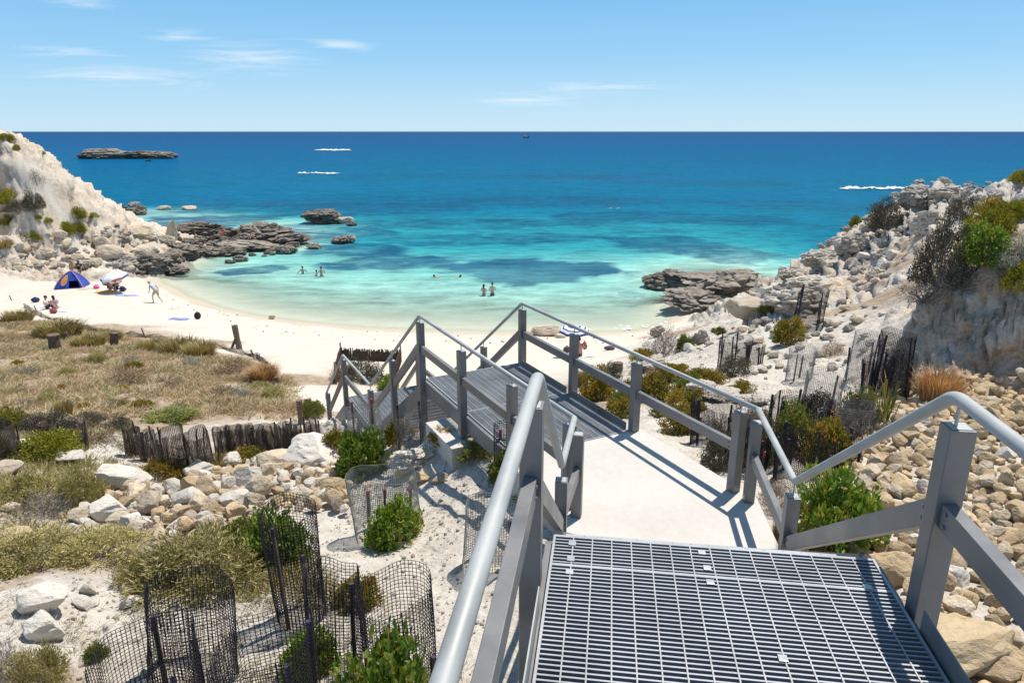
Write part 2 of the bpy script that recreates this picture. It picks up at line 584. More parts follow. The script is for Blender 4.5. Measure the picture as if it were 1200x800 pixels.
_D = _phi((_cx[:, None] - _cx[None]) ** 2 + (_cy[:, None] - _cy[None]) ** 2)
_n = len(CT)
_A = np.zeros((_n + 1, _n + 1))
_A[:_n, :_n] = _D - np.eye(_n) * 0.06
_A[:_n, _n] = 1
_A[_n, :_n] = 1
_w = np.linalg.solve(_A, np.append(CA[:, 2], 0))


def base_z(x, y):
    wx, wy = warp(x, y)
    out = np.empty(x.size)
    wx, wy = wx.ravel(), wy.ravel()
    for i in range(0, x.size, 60000):
        d = (wx[i:i + 60000, None] - _cx[None]) ** 2 + (wy[i:i + 60000, None] - _cy[None]) ** 2
        out[i:i + 60000] = _phi(d) @ _w[:_n] + _w[_n]
    return out.reshape(x.shape)


KL = 'bcdrogs'


def classes(x, y):
    wx, wy = warp(x, y)
    sh = wx.shape
    wx, wy = wx.ravel(), wy.ravel()
    jx = fbm(wx * 1.1, wy * 1.1, wx * 0, 4, 71) * 0.75
    jy = fbm(wx * 1.1, wy * 1.1, wx * 0, 4, 91) * 0.75
    wx, wy = wx + jx, wy + jy
    res = np.zeros((len(KL), wx.size))
    onehot = np.array([[1.0 if c == k else 0.0 for c in CC] for k in KL])
    for i in range(0, wx.size, 60000):
        d = (wx[i:i + 60000, None] - _cx[None]) ** 2 + (wy[i:i + 60000, None] - _cy[None]) ** 2
        w = 1 / (d + 0.03) ** 2.2
        w /= w.sum(1, keepdims=True)
        res[:, i:i + 60000] = onehot @ w.T
    return {k: res[j].reshape(sh) for j, k in enumerate(KL)}


# ------------------------------------------------------------------ terrain mesh: fan of rings finer near the viewer
ang = np.concatenate([np.linspace(-180, -58, 40)[:-1], np.linspace(-58, -42, 50)[:-1], np.linspace(-42, 42, 620), np.linspace(42, 58, 50)[1:], np.linspace(58, 180, 40)[1:-1]])
ang = np.radians(ang)
rad = np.concatenate([np.geomspace(0.6, 12.1, 230)[:-1], np.linspace(12.1, 14.4, 110)[:-1], np.geomspace(14.4, 26, 110)[:-1], np.linspace(26, 34, 100)[:-1], np.geomspace(34, 56, 100)[:-1], np.linspace(56, 72, 130)[:-1], np.geomspace(72, 95, 50)[:-1], np.geomspace(95, 175, 26)])
NA, NR = len(ang), len(rad)
AA, RR = np.meshgrid(ang, rad)
X, Y = RR * np.sin(AA), RR * np.cos(AA)
Z = base_z(X, Y)
behind = np.clip((np.abs(AA) - math.radians(75)) / math.radians(40), 0, 1)
behind = behind * behind * (3 - 2 * behind) * np.clip((RR - 1) / 3, 0, 1)
Z = Z * (1 - behind) + (10.5 + 0.03 * np.minimum(RR, 60)) * behind
K = classes(X, Y)
sea_m = np.clip((0.15 - Z) / 0.3, 0, 1)
# micro relief of loose ground
soft = np.clip(K['c'] + K['d'] + K['g'], 0, 1)
Z = Z + soft * (0.05 * fbm(X * 1.6, Y * 1.6, X * 0, 4, 3) + 0.025 * fbm(X * 6, Y * 6, X * 0, 3, 5)) * np.clip(RR / 5, 0.35, 1.6)
Z = Z + K['b'] * (1 - sea_m) * (0.035 * fbm(X * .7, Y * .7, X * 0, 3, 13) + 0.03 * fbm(X * 2.2, Y * 2.2, X * 0, 3, 14)) * np.clip((Z - .15) / .5, 0, 1)
Z = Z + K['d'] * 0.12 * fbm(X * .8, Y * .8, X * 0, 3, 19)
# rock: displaced in 3-D along the surface normal
Pm = np.stack([X, Y, Z], -1)
du = np.gradient(Pm, axis=1)
dr = np.gradient(Pm, axis=0)
Nn = np.cross(du, dr)
Nn /= np.linalg.norm(Nn, axis=-1, keepdims=True) + 1e-9
Nn *= np.sign(Nn[..., 2:3] + 1e-9)
rockm = np.clip((K['r'] * 1.25 - 0.15), 0, 1)
och = K['o']
far = np.clip((RR - 10) / 35, 0, 1)
amp = (0.32 + 0.9 * far) * (1 - 0.22 * np.clip((-X - 22) / 10, 0, 1))
s1 = 1.0 / (0.9 + 2.2 * far)
xs, ys, zs = X * s1, Y * s1, Z * s1 * 1.5
d1, d2, cid = cell(xs + 0.35 * fbm(xs, ys, zs, 2, 41), ys + 0.35 * fbm(xs, ys, zs, 2, 43), zs, 23)
blk = np.clip((d2 - d1) * 4.5, 0, 1) ** 0.6 - 0.8 + 0.6 * cid
rg = 0.45 * fbm(X * s1 * .9, Y * s1 * .9, Z * s1 * 1.5, 6, 31, True, 0.66) + 0.75 * fbm(X * s1 * 1.1, Y * s1 * 1.1, Z * s1 * 2.4, 6, 33, False, 0.68)
xf, yf, zf = X * s1 * 2.9, Y * s1 * 2.9, Z * s1 * 3.6
e1, e2, eid = cell(xf + 0.4 * rg, yf, zf, 77)
blk2 = np.clip((e2 - e1) * 4.5, 0, 1) ** 0.6 - 0.8 + 0.7 * eid
xg, yg, zg = X * s1 * 7.5 + .5 * rg, Y * s1 * 7.5, Z * s1 * 9
g1, g2, gid = cell(xg, yg, zg, 177)
blk3 = np.clip((g2 - g1) * 4, 0, 1) ** 0.6 - 0.75 + 0.8 * gid
disp = rockm * amp * (0.40 * blk + 0.50 * rg + 0.34 * blk2 + 0.21 * blk3)
disp = disp + K['c'] * far * 0.25 * fbm(X * 1.2, Y * 1.2, Z * 1.2, 4, 37, True) + K['g'] * 0.03 * fbm(X * 4, Y * 4, Z * 4, 3, 38)
disp = disp + och * (0.26 * fbm(X * 1.3, Y * 1.3, Z * 2.6, 6, 39, True, .62) + 0.10 * blk2)
flat_near = np.clip((RR - 5) / 4, 0, 1)
disp = disp * flat_near * np.clip(1 - sea_m * 0.8, 0, 1)
Pm = Pm + Nn * disp[..., None]
verts = Pm.reshape(-1, 3)
i0 = np.arange(NR - 1)[:, None] * NA
j = np.arange(NA)[None, :]
j2 = (j + 1) % NA
faces = np.stack([i0 + j, i0 + NA + j, i0 + NA + j2, i0 + j2], -1).reshape(-1, 4)[:, ::-1]
# centre cap
cv = len(verts)
verts = np.vstack([verts, [[0, 0, float(Pm[0, :, 2].mean())]]])
me = np_mesh('ground', verts, faces, True)
ca = me.color_attributes.new('zone', 'FLOAT_COLOR', 'POINT')
arr = np.zeros((len(verts), 4), dtype=np.float32)
arr[:cv, 0] = rockm.ravel()
arr[:cv, 1] = K['d'].ravel()
arr[:cv, 2] = (K['b'] + K['s']).ravel()
arr[:cv, 3] = och.ravel()
ca.data.foreach_set('color', arr.ravel())
ground = link('ground', me, None)
tag(ground, 'pale sandy ground falling from the dunes to the beach and bare limestone headlands', None, None, 'structure')

from mathutils.bvhtree import BVHTree
BVH = BVHTree.FromPolygons([tuple(p) for p in verts.tolist()], faces.tolist())


def gz(x, y):
    h = BVH.ray_cast(Vector((x, y, 60)), Vector((0, 0, -1)))
    return h[0].z if h[0] is not None else 0.0


def gnorm(x, y):
    h = BVH.ray_cast(Vector((x, y, 60)), Vector((0, 0, -1)))
    return h[1] if h[1] is not None else Vector((0, 0, 1))


CAMV = Vector((0, 0, CAMZ))


def place(u, v):
    """point of the ground seen at a place in the photograph"""
    h = BVH.ray_cast(CAMV, ray(u, v).normalized())
    if h[0] is None or h[0].z < -0.02:
        return P(u, v, 0.0)
    return h[0]


def px(p):
    """metres per photograph pixel at a point"""
    p = Vector(p)
    return (p.y * CP - (p.z - CAMZ) * SP) / 815.0


# ground material
m, nt, b = new_mat('ground_soil_sand_rock')
vc = N(nt, 'ShaderNodeVertexColor', layer_name='zone')
sp = N(nt, 'ShaderNodeSeparateColor')
L(nt, vc.outputs[0], sp.inputs[0])
wp = worldpos(nt)
nA = noise_(nt, wp, 0.6, 6, 0.6)
nB = noise_(nt, wp, 3.5, 7, 0.65)
nC = noise_(nt, wp, 16.0, 5, 0.65)
nD = noise_(nt, wp, 70.0, 3, 0.6)
# chalky soil with litter
soil = ramp(nt, [(0.30, (0.36, 0.31, 0.25)), (0.46, (0.57, 0.52, 0.46)), (0.60, (0.68, 0.64, 0.58))])
L(nt, mixc(nt, 0.45, nB, nC), soil.inputs[0])
lit = ramp(nt, [(0.53, 0.0), (0.61, 1.0)])
L(nt, nC, lit.inputs[0])
lit2 = ramp(nt, [(0.46, 0.0), (0.62, 1.0)])
L(nt, nA, lit2.inputs[0])
grains = ramp(nt, [(0.57, 0.0), (0.63, 1.0)])
L(nt, nD, grains.inputs[0])
soilc = mixc(nt, math_(nt, 'MULTIPLY', math_(nt, 'MULTIPLY', lit.outputs[0], lit2.outputs[0]), 0.9), soil.outputs[0], (0.20, 0.165, 0.135))
soilc = mixc(nt, math_(nt, 'MULTIPLY', grains.outputs[0], 0.35), soilc, (0.25, 0.21, 0.17))
# dry dune soil
dune = ramp(nt, [(0.32, (0.23, 0.165, 0.11)), (0.50, (0.36, 0.27, 0.19)), (0.66, (0.54, 0.46, 0.37))])
L(nt, mixc(nt, 0.4, nB, nC), dune.inputs[0])
dunec = mixc(nt, math_(nt, 'MULTIPLY', grains.outputs[0], 0.4), dune.outputs[0], (0.14, 0.10, 0.07))
# beach sand, darker when wet close to the water
sand = ramp(nt, [(0.3, (0.575, 0.515, 0.44)), (0.7, (0.65, 0.59, 0.515))])
L(nt, nA, sand.inputs[0])
sandc = mixc(nt, math_(nt, 'MULTIPLY', grains.outputs[0], 0.12), sand.outputs[0], (0.5, 0.42, 0.33))
weed = ramp(nt, [(0.62, 0.0), (0.68, 1.0)])
L(nt, nB, weed.inputs[0])
spz = N(nt, 'ShaderNodeSeparateXYZ')
L(nt, wp, spz.inputs[0])
wetz = math_(nt, 'ADD', spz.outputs[2], math_(nt, 'MULTIPLY', math_(nt, 'SUBTRACT', nA, 0.5), 0.25))
wet = N(nt, 'ShaderNodeMapRange', interpolation_type='SMOOTHSTEP', inp={1: 0.10, 2: 0.27, 3: 1.0, 4: 0.0})
L(nt, wetz, wet.inputs[0])
under = N(nt, 'ShaderNodeMapRange', interpolation_type='SMOOTHSTEP', inp={1: -0.16, 2: -0.03, 3: 0.15, 4: 1.0})
L(nt, spz.outputs[2], under.inputs[0])
strand = ramp(nt, [(0.0, 0.0), (0.18, 0.0), (0.30, 1.0), (0.50, 0.0)])
L(nt, wetz, strand.inputs[0])
sandc = mixc(nt, math_(nt, 'MULTIPLY', math_(nt, 'MULTIPLY', strand.outputs[0], weed.outputs[0]), 0.8), sandc, (0.20, 0.14, 0.08))
sandc = mixc(nt, math_(nt, 'MULTIPLY', math_(nt, 'MULTIPLY', wet.outputs[0], under.outputs[0]), 0.8), sandc, (0.47, 0.41, 0.32))
# limestone
rock = ramp(nt, [(0.34, (0.24, 0.215, 0.19)), (0.44, (0.42, 0.385, 0.345)), (0.55, (0.56, 0.525, 0.48)), (0.66, (0.68, 0.64, 0.59))])
L(nt, mixc(nt, 0.5, nA, nB), rock.inputs[0])
warm = ramp(nt, [(0.50, 0.0), (0.64, 1.0)])
L(nt, noise_(nt, wp, 0.35, 5, 0.6, 1.0), warm.inputs[0])
rockc = mixc(nt, math_(nt, 'MULTIPLY', warm.outputs[0], 0.6), rock.outputs[0], (0.60, 0.45, 0.32))
pits = ramp(nt, [(0.36, 1.0), (0.45, 0.0)])
L(nt, nC, pits.inputs[0])
rockc = mixc(nt, math_(nt, 'MULTIPLY', pits.outputs[0], 0.5), rockc, (0.14, 0.125, 0.11))
# the left headland is a creamier stone
leftm = N(nt, 'ShaderNodeMapRange', interpolation_type='SMOOTHSTEP', inp={1: -24.0, 2: -34.0, 3: 0.0, 4: 1.0})
L(nt, spz.outputs[0], leftm.inputs[0])
cream = ramp(nt, [(0.36, (0.33, 0.25, 0.185)), (0.46, (0.56, 0.465, 0.37)), (0.60, (0.68, 0.60, 0.51))])
L(nt, mixc(nt, 0.5, nA, nB), cream.inputs[0])
rockc = mixc(nt, math_(nt, 'MULTIPLY', leftm.outputs[0], 0.8), rockc, cream.outputs[0])
# dark weathered rock near the water
darkz = N(nt, 'ShaderNodeMapRange', interpolation_type='SMOOTHSTEP', inp={1: 0.5, 2: 2.2, 3: 1.0, 4: 0.0})
L(nt, math_(nt, 'ADD', spz.outputs[2], math_(nt, 'MULTIPLY', nB, 1.0)), darkz.inputs[0])
rockc = mixc(nt, math_(nt, 'MULTIPLY', darkz.outputs[0], 0.7), rockc, (0.17, 0.15, 0.125))
# ochre earth face
och_ = ramp(nt, [(0.36, (0.30, 0.20, 0.13)), (0.48, (0.52, 0.41, 0.31)), (0.60, (0.64, 0.565, 0.49))])
L(nt, mixc(nt, 0.35, noise_(nt, wp, 0.9, 6, 0.65, 1.5), nC), och_.inputs[0])
c = mixc(nt, sp.outputs[1], soilc, dunec)
c = mixc(nt, sp.outputs[2], c, sandc)
c = mixc(nt, vc.outputs[1], c, och_.outputs[0])
rm = ramp(nt, [(0.35, 0.0), (0.6, 1.0)])
L(nt, math_(nt, 'ADD', sp.outputs[0], math_(nt, 'MULTIPLY', math_(nt, 'SUBTRACT', nB, 0.5), 0.7)), rm.inputs[0])
c = mixc(nt, rm.outputs[0], c, rockc)
L(nt, c, b.inputs['Base Color'])
b.inputs['Roughness'].default_value = 0.95
b.inputs['Specular IOR Level'].default_value = 0.2
hh = math_(nt, 'ADD', math_(nt, 'MULTIPLY', nC, 0.6), math_(nt, 'MULTIPLY', nB, 1.0))
hh = math_(nt, 'ADD', hh, math_(nt, 'MULTIPLY', nD, 0.15))
inv = math_(nt, 'SUBTRACT', 1.0, math_(nt, 'MULTIPLY', sp.outputs[2], 0.6))
bump(nt, b, math_(nt, 'MULTIPLY', hh, inv), 0.9, 0.07)
ground.data.materials.append(m)

# ------------------------------------------------------------------ sea
angs = np.radians(np.concatenate([np.linspace(-88, -44, 60)[:-1], np.linspace(-44, 44, 700), np.linspace(44, 88, 60)[1:]]))
# rings: even steps of view angle down from the horizon
dips = np.radians(np.linspace(18.5, 0.6, 330))
rads = np.concatenate([CAMZ / np.tan(dips), np.geomspace(CAMZ / math.tan(math.radians(0.58)), 34000, 40)])
A2, R2 = np.meshgrid(angs, rads)
X2, Y2 = R2 * np.sin(A2), R2 * np.cos(A2)
bz = base_z(X2, Y2)
depth = np.clip(-bz, 0, 6)
depth = np.where(R2 > 150, 6, depth)
# keep the water off the land side of the dunes
reef = np.zeros_like(X2)


def reef_patch(u, v, hw, hh_, s=1.0):
    c = P(u, v, 0)
    a = (P(u + hw, v, 0) - c).length
    bb = (P(u, v - hh_, 0) - P(u, v + hh_, 0)).length / 2
    t = math.atan2(c.x, c.y)
    dx, dy = X2 - c.x, Y2 - c.y
    e1 = dx * math.cos(t) - dy * math.sin(t)
    e2 = dx * math.sin(t) + dy * math.cos(t)
    q = np.sqrt((e1 / a) ** 2 + (e2 / bb) ** 2)
    n = fbm(X2 / a * 2.2, Y2 / a * 2.2 / 1.0, X2 * 0, 4, int(u) + 7)
    m = np.clip((1.0 - q + 0.45 * n) * 3.2, 0, 1) * s
    np.maximum(reef, m, out=reef)


for a in ((630, 317, 112, 17, 1.0), (470, 306, 120, 11, .75), (300, 317, 50, 6, .7), (790, 285, 90, 11, .8), (860, 300, 70, 10, .7), (560, 280, 180, 10, .6), (560, 262, 220, 9, .6), (780, 255, 180, 9, .65), (450, 245, 170, 9, .6), (380, 275, 90, 10, .7),
          (300, 240, 140, 9, .6), (420, 292, 90, 10, .8), (250, 258, 120, 9, .8), (640, 236, 180, 7, .5), (900, 240, 130, 7, .5), (760, 270, 70, 5, .45),
          (740, 345, 22, 5, .5), (735, 322, 30, 6, .4), (560, 205, 320, 5, .35), (850, 215, 160, 4, .5), (690, 208, 120, 3, .6), (300, 205, 160, 5, .25), (840, 190, 250, 4, .25), (400, 186, 300, 4, .2)):
    reef_patch(*a)
big = fbm(X2 / 60, Y2 / 28, X2 * 0, 5, 51)
depthf = depth
me = np_mesh('sea', np.stack([X2, Y2, X2 * 0], -1).reshape(-1, 3),
             (lambda i, j, n: np.stack([i + j, i + j + 1, i + n + j + 1, i + n + j], -1).reshape(-1, 4))(np.arange(len(rads) - 1)[:, None] * len(angs), np.arange(len(angs) - 1)[None], len(angs)), True)
if me.polygons[1000].normal.z < 0:
    me.flip_normals()
ca = me.color_attributes.new('water', 'FLOAT_COLOR', 'POINT')
arr = np.zeros((X2.size, 4), dtype=np.float32)
arr[:, 0] = (depthf / 6).ravel()
arr[:, 1] = reef.ravel()
arr[:, 2] = np.clip(0.5 + 0.5 * big, 0, 1).ravel()
arr[:, 3] = 1
ca.data.foreach_set('color', arr.ravel())
m, nt, b = new_mat('sea_water')
nt.nodes.remove(b)
out = [n for n in nt.nodes if n.type == 'OUTPUT_MATERIAL'][0]
vc = N(nt, 'ShaderNodeVertexColor', layer_name='water')
sp = N(nt, 'ShaderNodeSeparateColor')
L(nt, vc.outputs[0], sp.inputs[0])
wp = worldpos(nt)
mp = N(nt, 'ShaderNodeMapping')
L(nt, wp, mp.inputs[0])
mp.inputs['Scale'].default_value = (0.55, 1.0, 1.0)
w1 = noise_(nt, mp.outputs[0], 0.9, 5, 0.6, 0.4)
w2 = noise_(nt, mp.outputs[0], 0.09, 5, 0.6, 0.3)
mp2 = N(nt, 'ShaderNodeMapping')
L(nt, wp, mp2.inputs[0])
mp2.inputs['Scale'].default_value = (0.012, 0.04, 1.0)
w3 = noise_(nt, mp2.outputs[0], 1.0, 6, 0.65, 0.3)
dep = math_(nt, 'ADD', sp.outputs[0], math_(nt, 'MULTIPLY', math_(nt, 'SUBTRACT', sp.outputs[2], 0.5), 0.12))
dist = N(nt, 'ShaderNodeVectorMath', operation='LENGTH')
L(nt, wp, dist.inputs[0])
lg = math_(nt, 'LOGARITHM', dist.outputs['Value'], 10.0)
SHALLOW = [(0.0, (0.42, 0.56, 0.48)), (0.11, (0.32, 0.54, 0.47)), (0.19, (0.18, 0.46, 0.43)), (0.30, (0.022, 0.255, 0.305)), (0.48, (0.003, 0.15, 0.245)), (0.85, (0.002, 0.105, 0.225))]
col = ramp(nt, SHALLOW)
L(nt, dep, col.inputs[0])
far_ = ramp(nt, [(0.0, (0.002, 0.130, 0.235)), (0.45, (0.002, 0.085, 0.215)), (1.0, (0.003, 0.055, 0.175))])
fr = N(nt, 'ShaderNodeMapRange', inp={1: 2.1, 2: 3.6, 3: 0.0, 4: 1.0})
L(nt, lg, fr.inputs[0])
L(nt, math_(nt, 'ADD', fr.outputs[0], math_(nt, 'MULTIPLY', math_(nt, 'SUBTRACT', w3, 0.5), 0.6)), far_.inputs[0])
fm = N(nt, 'ShaderNodeMapRange', interpolation_type='SMOOTHSTEP', inp={1: 1.98, 2: 2.3, 3: 0.0, 4: 1.0})
L(nt, lg, fm.inputs[0])
cc = mixc(nt, fm.outputs[0], col.outputs[0], far_.outputs[0])
reefc = mixc(nt, fm.outputs[0], (0.004, 0.070, 0.155), (0.018, 0.070, 0.145))
mpr = N(nt, 'ShaderNodeMapping')
L(nt, wp, mpr.inputs[0])
mpr.inputs['Scale'].default_value = (0.22, 0.30, 1.0)
wr = noise_(nt, mpr.outputs[0], 1.0, 7, 0.68, 0.6)
rsm = N(nt, 'ShaderNodeMapRange', interpolation_type='SMOOTHSTEP', inp={1: 0.12, 2: 0.85, 3: 0.0, 4: 1.0})
L(nt, math_(nt, 'ADD', sp.outputs[1], math_(nt, 'MULTIPLY', math_(nt, 'SUBTRACT', wr, 0.55), 1.5)), rsm.inputs[0])
rsum = math_(nt, 'MULTIPLY', rsm.outputs[0], math_(nt, 'ADD', 0.30, math_(nt, 'MULTIPLY', w2, 1.2)), True)
cc = mixc(nt, math_(nt, 'MULTIPLY', rsum, 0.9), cc, reefc)
# ripples shift the tone a little
mp3 = N(nt, 'ShaderNodeMapping')
L(nt, wp, mp3.inputs[0])
mp3.inputs['Scale'].default_value = (0.10, 0.32, 1.0)
w4 = noise_(nt, mp3.outputs[0], 1.0, 6, 0.7, 0.3)
tone = ramp(nt, [(0.40, 0.58), (0.5, 0.95), (0.60, 1.30)])
mp5 = N(nt, 'ShaderNodeMapping')
L(nt, wp, mp5.inputs[0])
mp5.inputs['Scale'].default_value = (0.33, 0.85, 1.0)
w5 = noise_(nt, mp5.outputs[0], 1.0, 5, 0.7, 0.4)
L(nt, mixc(nt, 0.58, mixc(nt, 0.4, w4, w3), mixc(nt, 0.4, w5, w1)), tone.inputs[0])
cc = mixc(nt, 1.0, cc, tone.outputs[0], 'MULTIPLY')
dif = N(nt, 'ShaderNodeBsdfDiffuse')
L(nt, cc, dif.inputs[0])
tr = N(nt, 'ShaderNodeBsdfTransparent')
tr.inputs[0].default_value = (0.92, 0.99, 0.97, 1)
opac = N(nt, 'ShaderNodeMapRange', interpolation_type='SMOOTHSTEP', inp={1: 0.0, 2: 0.16, 3: 0.0, 4: 1.0})
L(nt, math_(nt, 'ADD', sp.outputs[0], math_(nt, 'MULTIPLY', sp.outputs[1], 0.10)), opac.inputs[0])
body = N(nt, 'ShaderNodeMixShader')
L(nt, opac.outputs[0], body.inputs[0])
L(nt, tr.outputs[0], body.inputs[1])
L(nt, dif.outputs[0], body.inputs[2])
gl = N(nt, 'ShaderNodeBsdfGlossy')
gl.inputs['Roughness'].default_value = 0.12
bp = N(nt, 'ShaderNodeBump')
bp.inputs['Strength'].default_value = 1.0
bp.inputs['Distance'].default_value = 0.35
chop = noise_(nt, mp.outputs[0], 2.6, 4, 0.6, 0.3)
L(nt, math_(nt, 'ADD', math_(nt, 'MULTIPLY', w1, 1.0), math_(nt, 'MULTIPLY', chop, 0.45)), bp.inputs['Height'])
L(nt, bp.outputs[0], gl.inputs['Normal'])
frs = N(nt, 'ShaderNodeFresnel')
frs.inputs[0].default_value = 1.33
L(nt, bp.outputs[0], frs.inputs['Normal'])
mx = N(nt, 'ShaderNodeMixShader')
L(nt, math_(nt, 'MULTIPLY', frs.outputs[0], 0.16, True), mx.inputs[0])
L(nt, body.outputs[0], mx.inputs[1])
L(nt, gl.outputs[0], mx.inputs[2])
L(nt, mx.outputs[0], out.inputs[0])
sea = link('sea', me, m)
tag(sea, 'turquoise to deep blue sea with dark reef patches reaching the horizon', None, None, 'structure')
# ------------------------------------------------------------------ stairways
ZA, ZS, ZC, ZD = 10.80, 9.225, 7.15, 5.55
hA = Vector((0.1373, 0.9905, 0)).normalized()
nA_ = Vector((hA.y, -hA.x, 0))
hW = Vector((-0.456, 0.890, 0)).normalized()
nW = Vector((hW.y, -hW.x, 0))


def PA(s, l, z):
    p = hA * s + nA_ * l
    return Vector((p.x, p.y, z))


def PW(s, l, z):
    p = hW * s + nW * l
    return Vector((p.x, p.y, z))


def grating(name, PF, s0, s1, l0, l1, z, parent, pitch=0.0275, rod=0.0985, depth=0.045, joints=(), mat=None, bar=0.0085, frame=0.012):
    """pressed bar grating: load bars across the width, cross rods along the length, banding round the edge"""
    mb = MB()
    n = int((s1 - s0) / pitch)
    hh = PF(1, 0, 0) - PF(0, 0, 0)
    for i in range(1, n):
        s = s0 + i * (s1 - s0) / n
        mb.beam(PF(s, l0, z - depth / 2), PF(s, l1, z - depth / 2), bar, depth)
    k = max(2, int(round((l1 - l0) / rod)))
    for i in range(1, k):
        l = l0 + i * (l1 - l0) / k
        mb.beam(PF(s0, l, z - 0.002), PF(s1, l, z - 0.002), 0.006, 0.010)
    for s in (s0, s1) + tuple(joints):
        mb.beam(PF(s, l0 - 0.002, z - depth / 2 + 0.001), PF(s, l1 + 0.002, z - depth / 2 + 0.001), frame * 1.6, depth + 0.004)
    for l in (l0, l1):
        mb.beam(PF(s0 - 0.003, l, z - depth / 2 + 0.002), PF(s1 + 0.003, l, z - depth / 2 + 0.002), frame, depth + 0.008)
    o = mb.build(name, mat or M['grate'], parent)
    # tops keep the bright metal, gap shade is painted onto the bar flanks
    o.data.materials.append(M['bar_shade'] if PF is PA else M['bar_shade_pale'])
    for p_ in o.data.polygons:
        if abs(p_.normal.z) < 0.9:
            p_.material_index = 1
    return o


def post(parent, base, ztop, zbot, heading, size=0.1, collar=None):
    mb = MB()
    a = math.atan2(heading.x, heading.y)
    R = Matrix.Translation(Vector((base.x, base.y, 0))) @ Matrix.Rotation(-a, 4, 'Z')
    h = size / 2
    mb.box((-h, -h, zbot), (h, h, ztop), R)
    o = mb.build('post', M['post'], parent, bevel=0.005)
    # open top of the hollow section, closed by a thin recessed cap, and the spigot that carries the tube
    c = MB()
    c.box((-h + 0.012, -h + 0.012, ztop), (h - 0.012, h - 0.012, ztop + 0.003), R)
    c.build('cap', M['tube'], o, bevel=0.001)
    if collar is not None:
        k = MB()
        k.box((-h - 0.006, -h - 0.006, collar - 0.08), (h + 0.006, h + 0.006, collar), R)
        k.build('collar', M['fascia'], o, bevel=0.004)
    return o


def spigot(parent, p, z0, z1):
    mb = MB()
    mb.tube([(p.x, p.y, z0), (p.x, p.y, z1)], 0.007, 8)
    return mb.build('spigot', M['tube'], parent, smooth=False)


def handrail(parent, pts, r=0.028, fil=0.07):
    mb = MB()
    mb.tube(fillet(pts, fil, 6), r, 16)
    o = mb.build('handrail', M['tube'], parent, smooth=True)
    return o


def midrail(parent, a, b, w=0.05, h=0.11):
    mb = MB()
    mb.beam(a, b, w, h)
    o = mb.build('mid_rail', M['post'], parent, bevel=0.004)
    a, b = Vector(a), Vector(b)
    d = (b - a).normalized(); sd = d.cross(Vector((0, 0, 1))).normalized()
    if (b - a).length > .6:
        q = MB()
        for e_, sg in ((a, 1), (b, -1)):
            for up_ in (-.028, .028):
                c_ = e_ + d * sg * .045 + Vector((0, 0, up_))
                for s2 in (-1, 1):
                    q.tube([c_ + sd * s2 * w * .5, c_ + sd * s2 * (w * .5 + .007)], .009, 6)
        tm = q.mesh('tmp')
        bm_ = bmesh.new(); bm_.from_mesh(o.data); bm_.from_mesh(tm); bm_.to_mesh(o.data); bm_.free(); bpy.data.meshes.remove(tm)
    return o


# ---- upper stairway: near landing, flight down to the concrete path
up = empty('upper_stairway', PA(0.3, 0.55, ZA))
tag(up, 'near steel landing of light bar grating with tube handrails, stepping down to the concrete path', 'stairway')
INV = Matrix.Translation(-Vector(up.location))
UPP = []


def upadd(o):
    UPP.append(o)
    return o


L0, L1 = -0.225, 1.352
SF = 3.165
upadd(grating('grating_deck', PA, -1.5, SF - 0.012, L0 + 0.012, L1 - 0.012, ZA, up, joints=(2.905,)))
dk = UPP[-1]
mb = MB()
for s, l in ((3.09, -0.12), (3.10, .52), (2.955, -0.12), (2.85, -0.12), (2.86, .53), (2.97, .53), (2.2, .55), (2.1, -0.10), (1.95, -0.1), (2.92, 1.24), (2.3, 1.25), (2.4, 0.75)):
    p = PA(s, l, ZA + 0.003)
    c = MB()
    a = math.atan2(hA.x, hA.y)
    R = Matrix.Translation(p) @ Matrix.Rotation(-a, 4, 'Z')
    c.box((-0.018, -0.018, 0.0), (0.018, 0.018, 0.005), R)
    cl = c.build('clip', M['clip'], dk, bevel=0.001)
    q = MB()
    q.tube([R @ Vector((0, 0, 0.005)), R @ Vector((0, 0, 0.010))], 0.008, 8)
    # bolt head stays in the clip mesh
    cl.data.materials.append(M['post'])
# edge beams under the landing
for l, w in ((L0 - 0.012, 0.02), (L1 + 0.012, 0.02)):
    mb = MB()
    mb.beam(PA(-1.5, l, ZA - 0.14), PA(SF, l, ZA - 0.14), 0.05, 0.2)
    mb.build('edge_beam', M['fascia'], up, bevel=0.003)
mb = MB(); mb.beam(PA(SF - 0.03, L0 + 0.02, ZA - 0.14), PA(SF - 0.03, L1 - 0.02, ZA - 0.14), 0.04, 0.2); mb.build('edge_beam', M['fascia'], up)
for s in (0.9, 1.9):
    mb = MB(); mb.beam(PA(s, L0 + 0.02, ZA - 0.13), PA(s, L1 - 0.02, ZA - 0.13), 0.05, 0.16); mb.build('cross_beam', M['fascia'], up)
# kick plates
mb = MB(); mb.beam(PA(-1.5, L1 + 0.012, ZA + 0.03), PA(2.66, L1 + 0.012, ZA + 0.03), 0.006, 0.125); mb.build('kick_plate', M['fascia'], up)
mb = MB(); mb.beam(PA(-1.5, L0 - 0.016, ZA + 0.03), PA(2.60, L0 - 0.016, ZA + 0.03), 0.006, 0.125); mb.build('kick_plate', M['tube'], up)
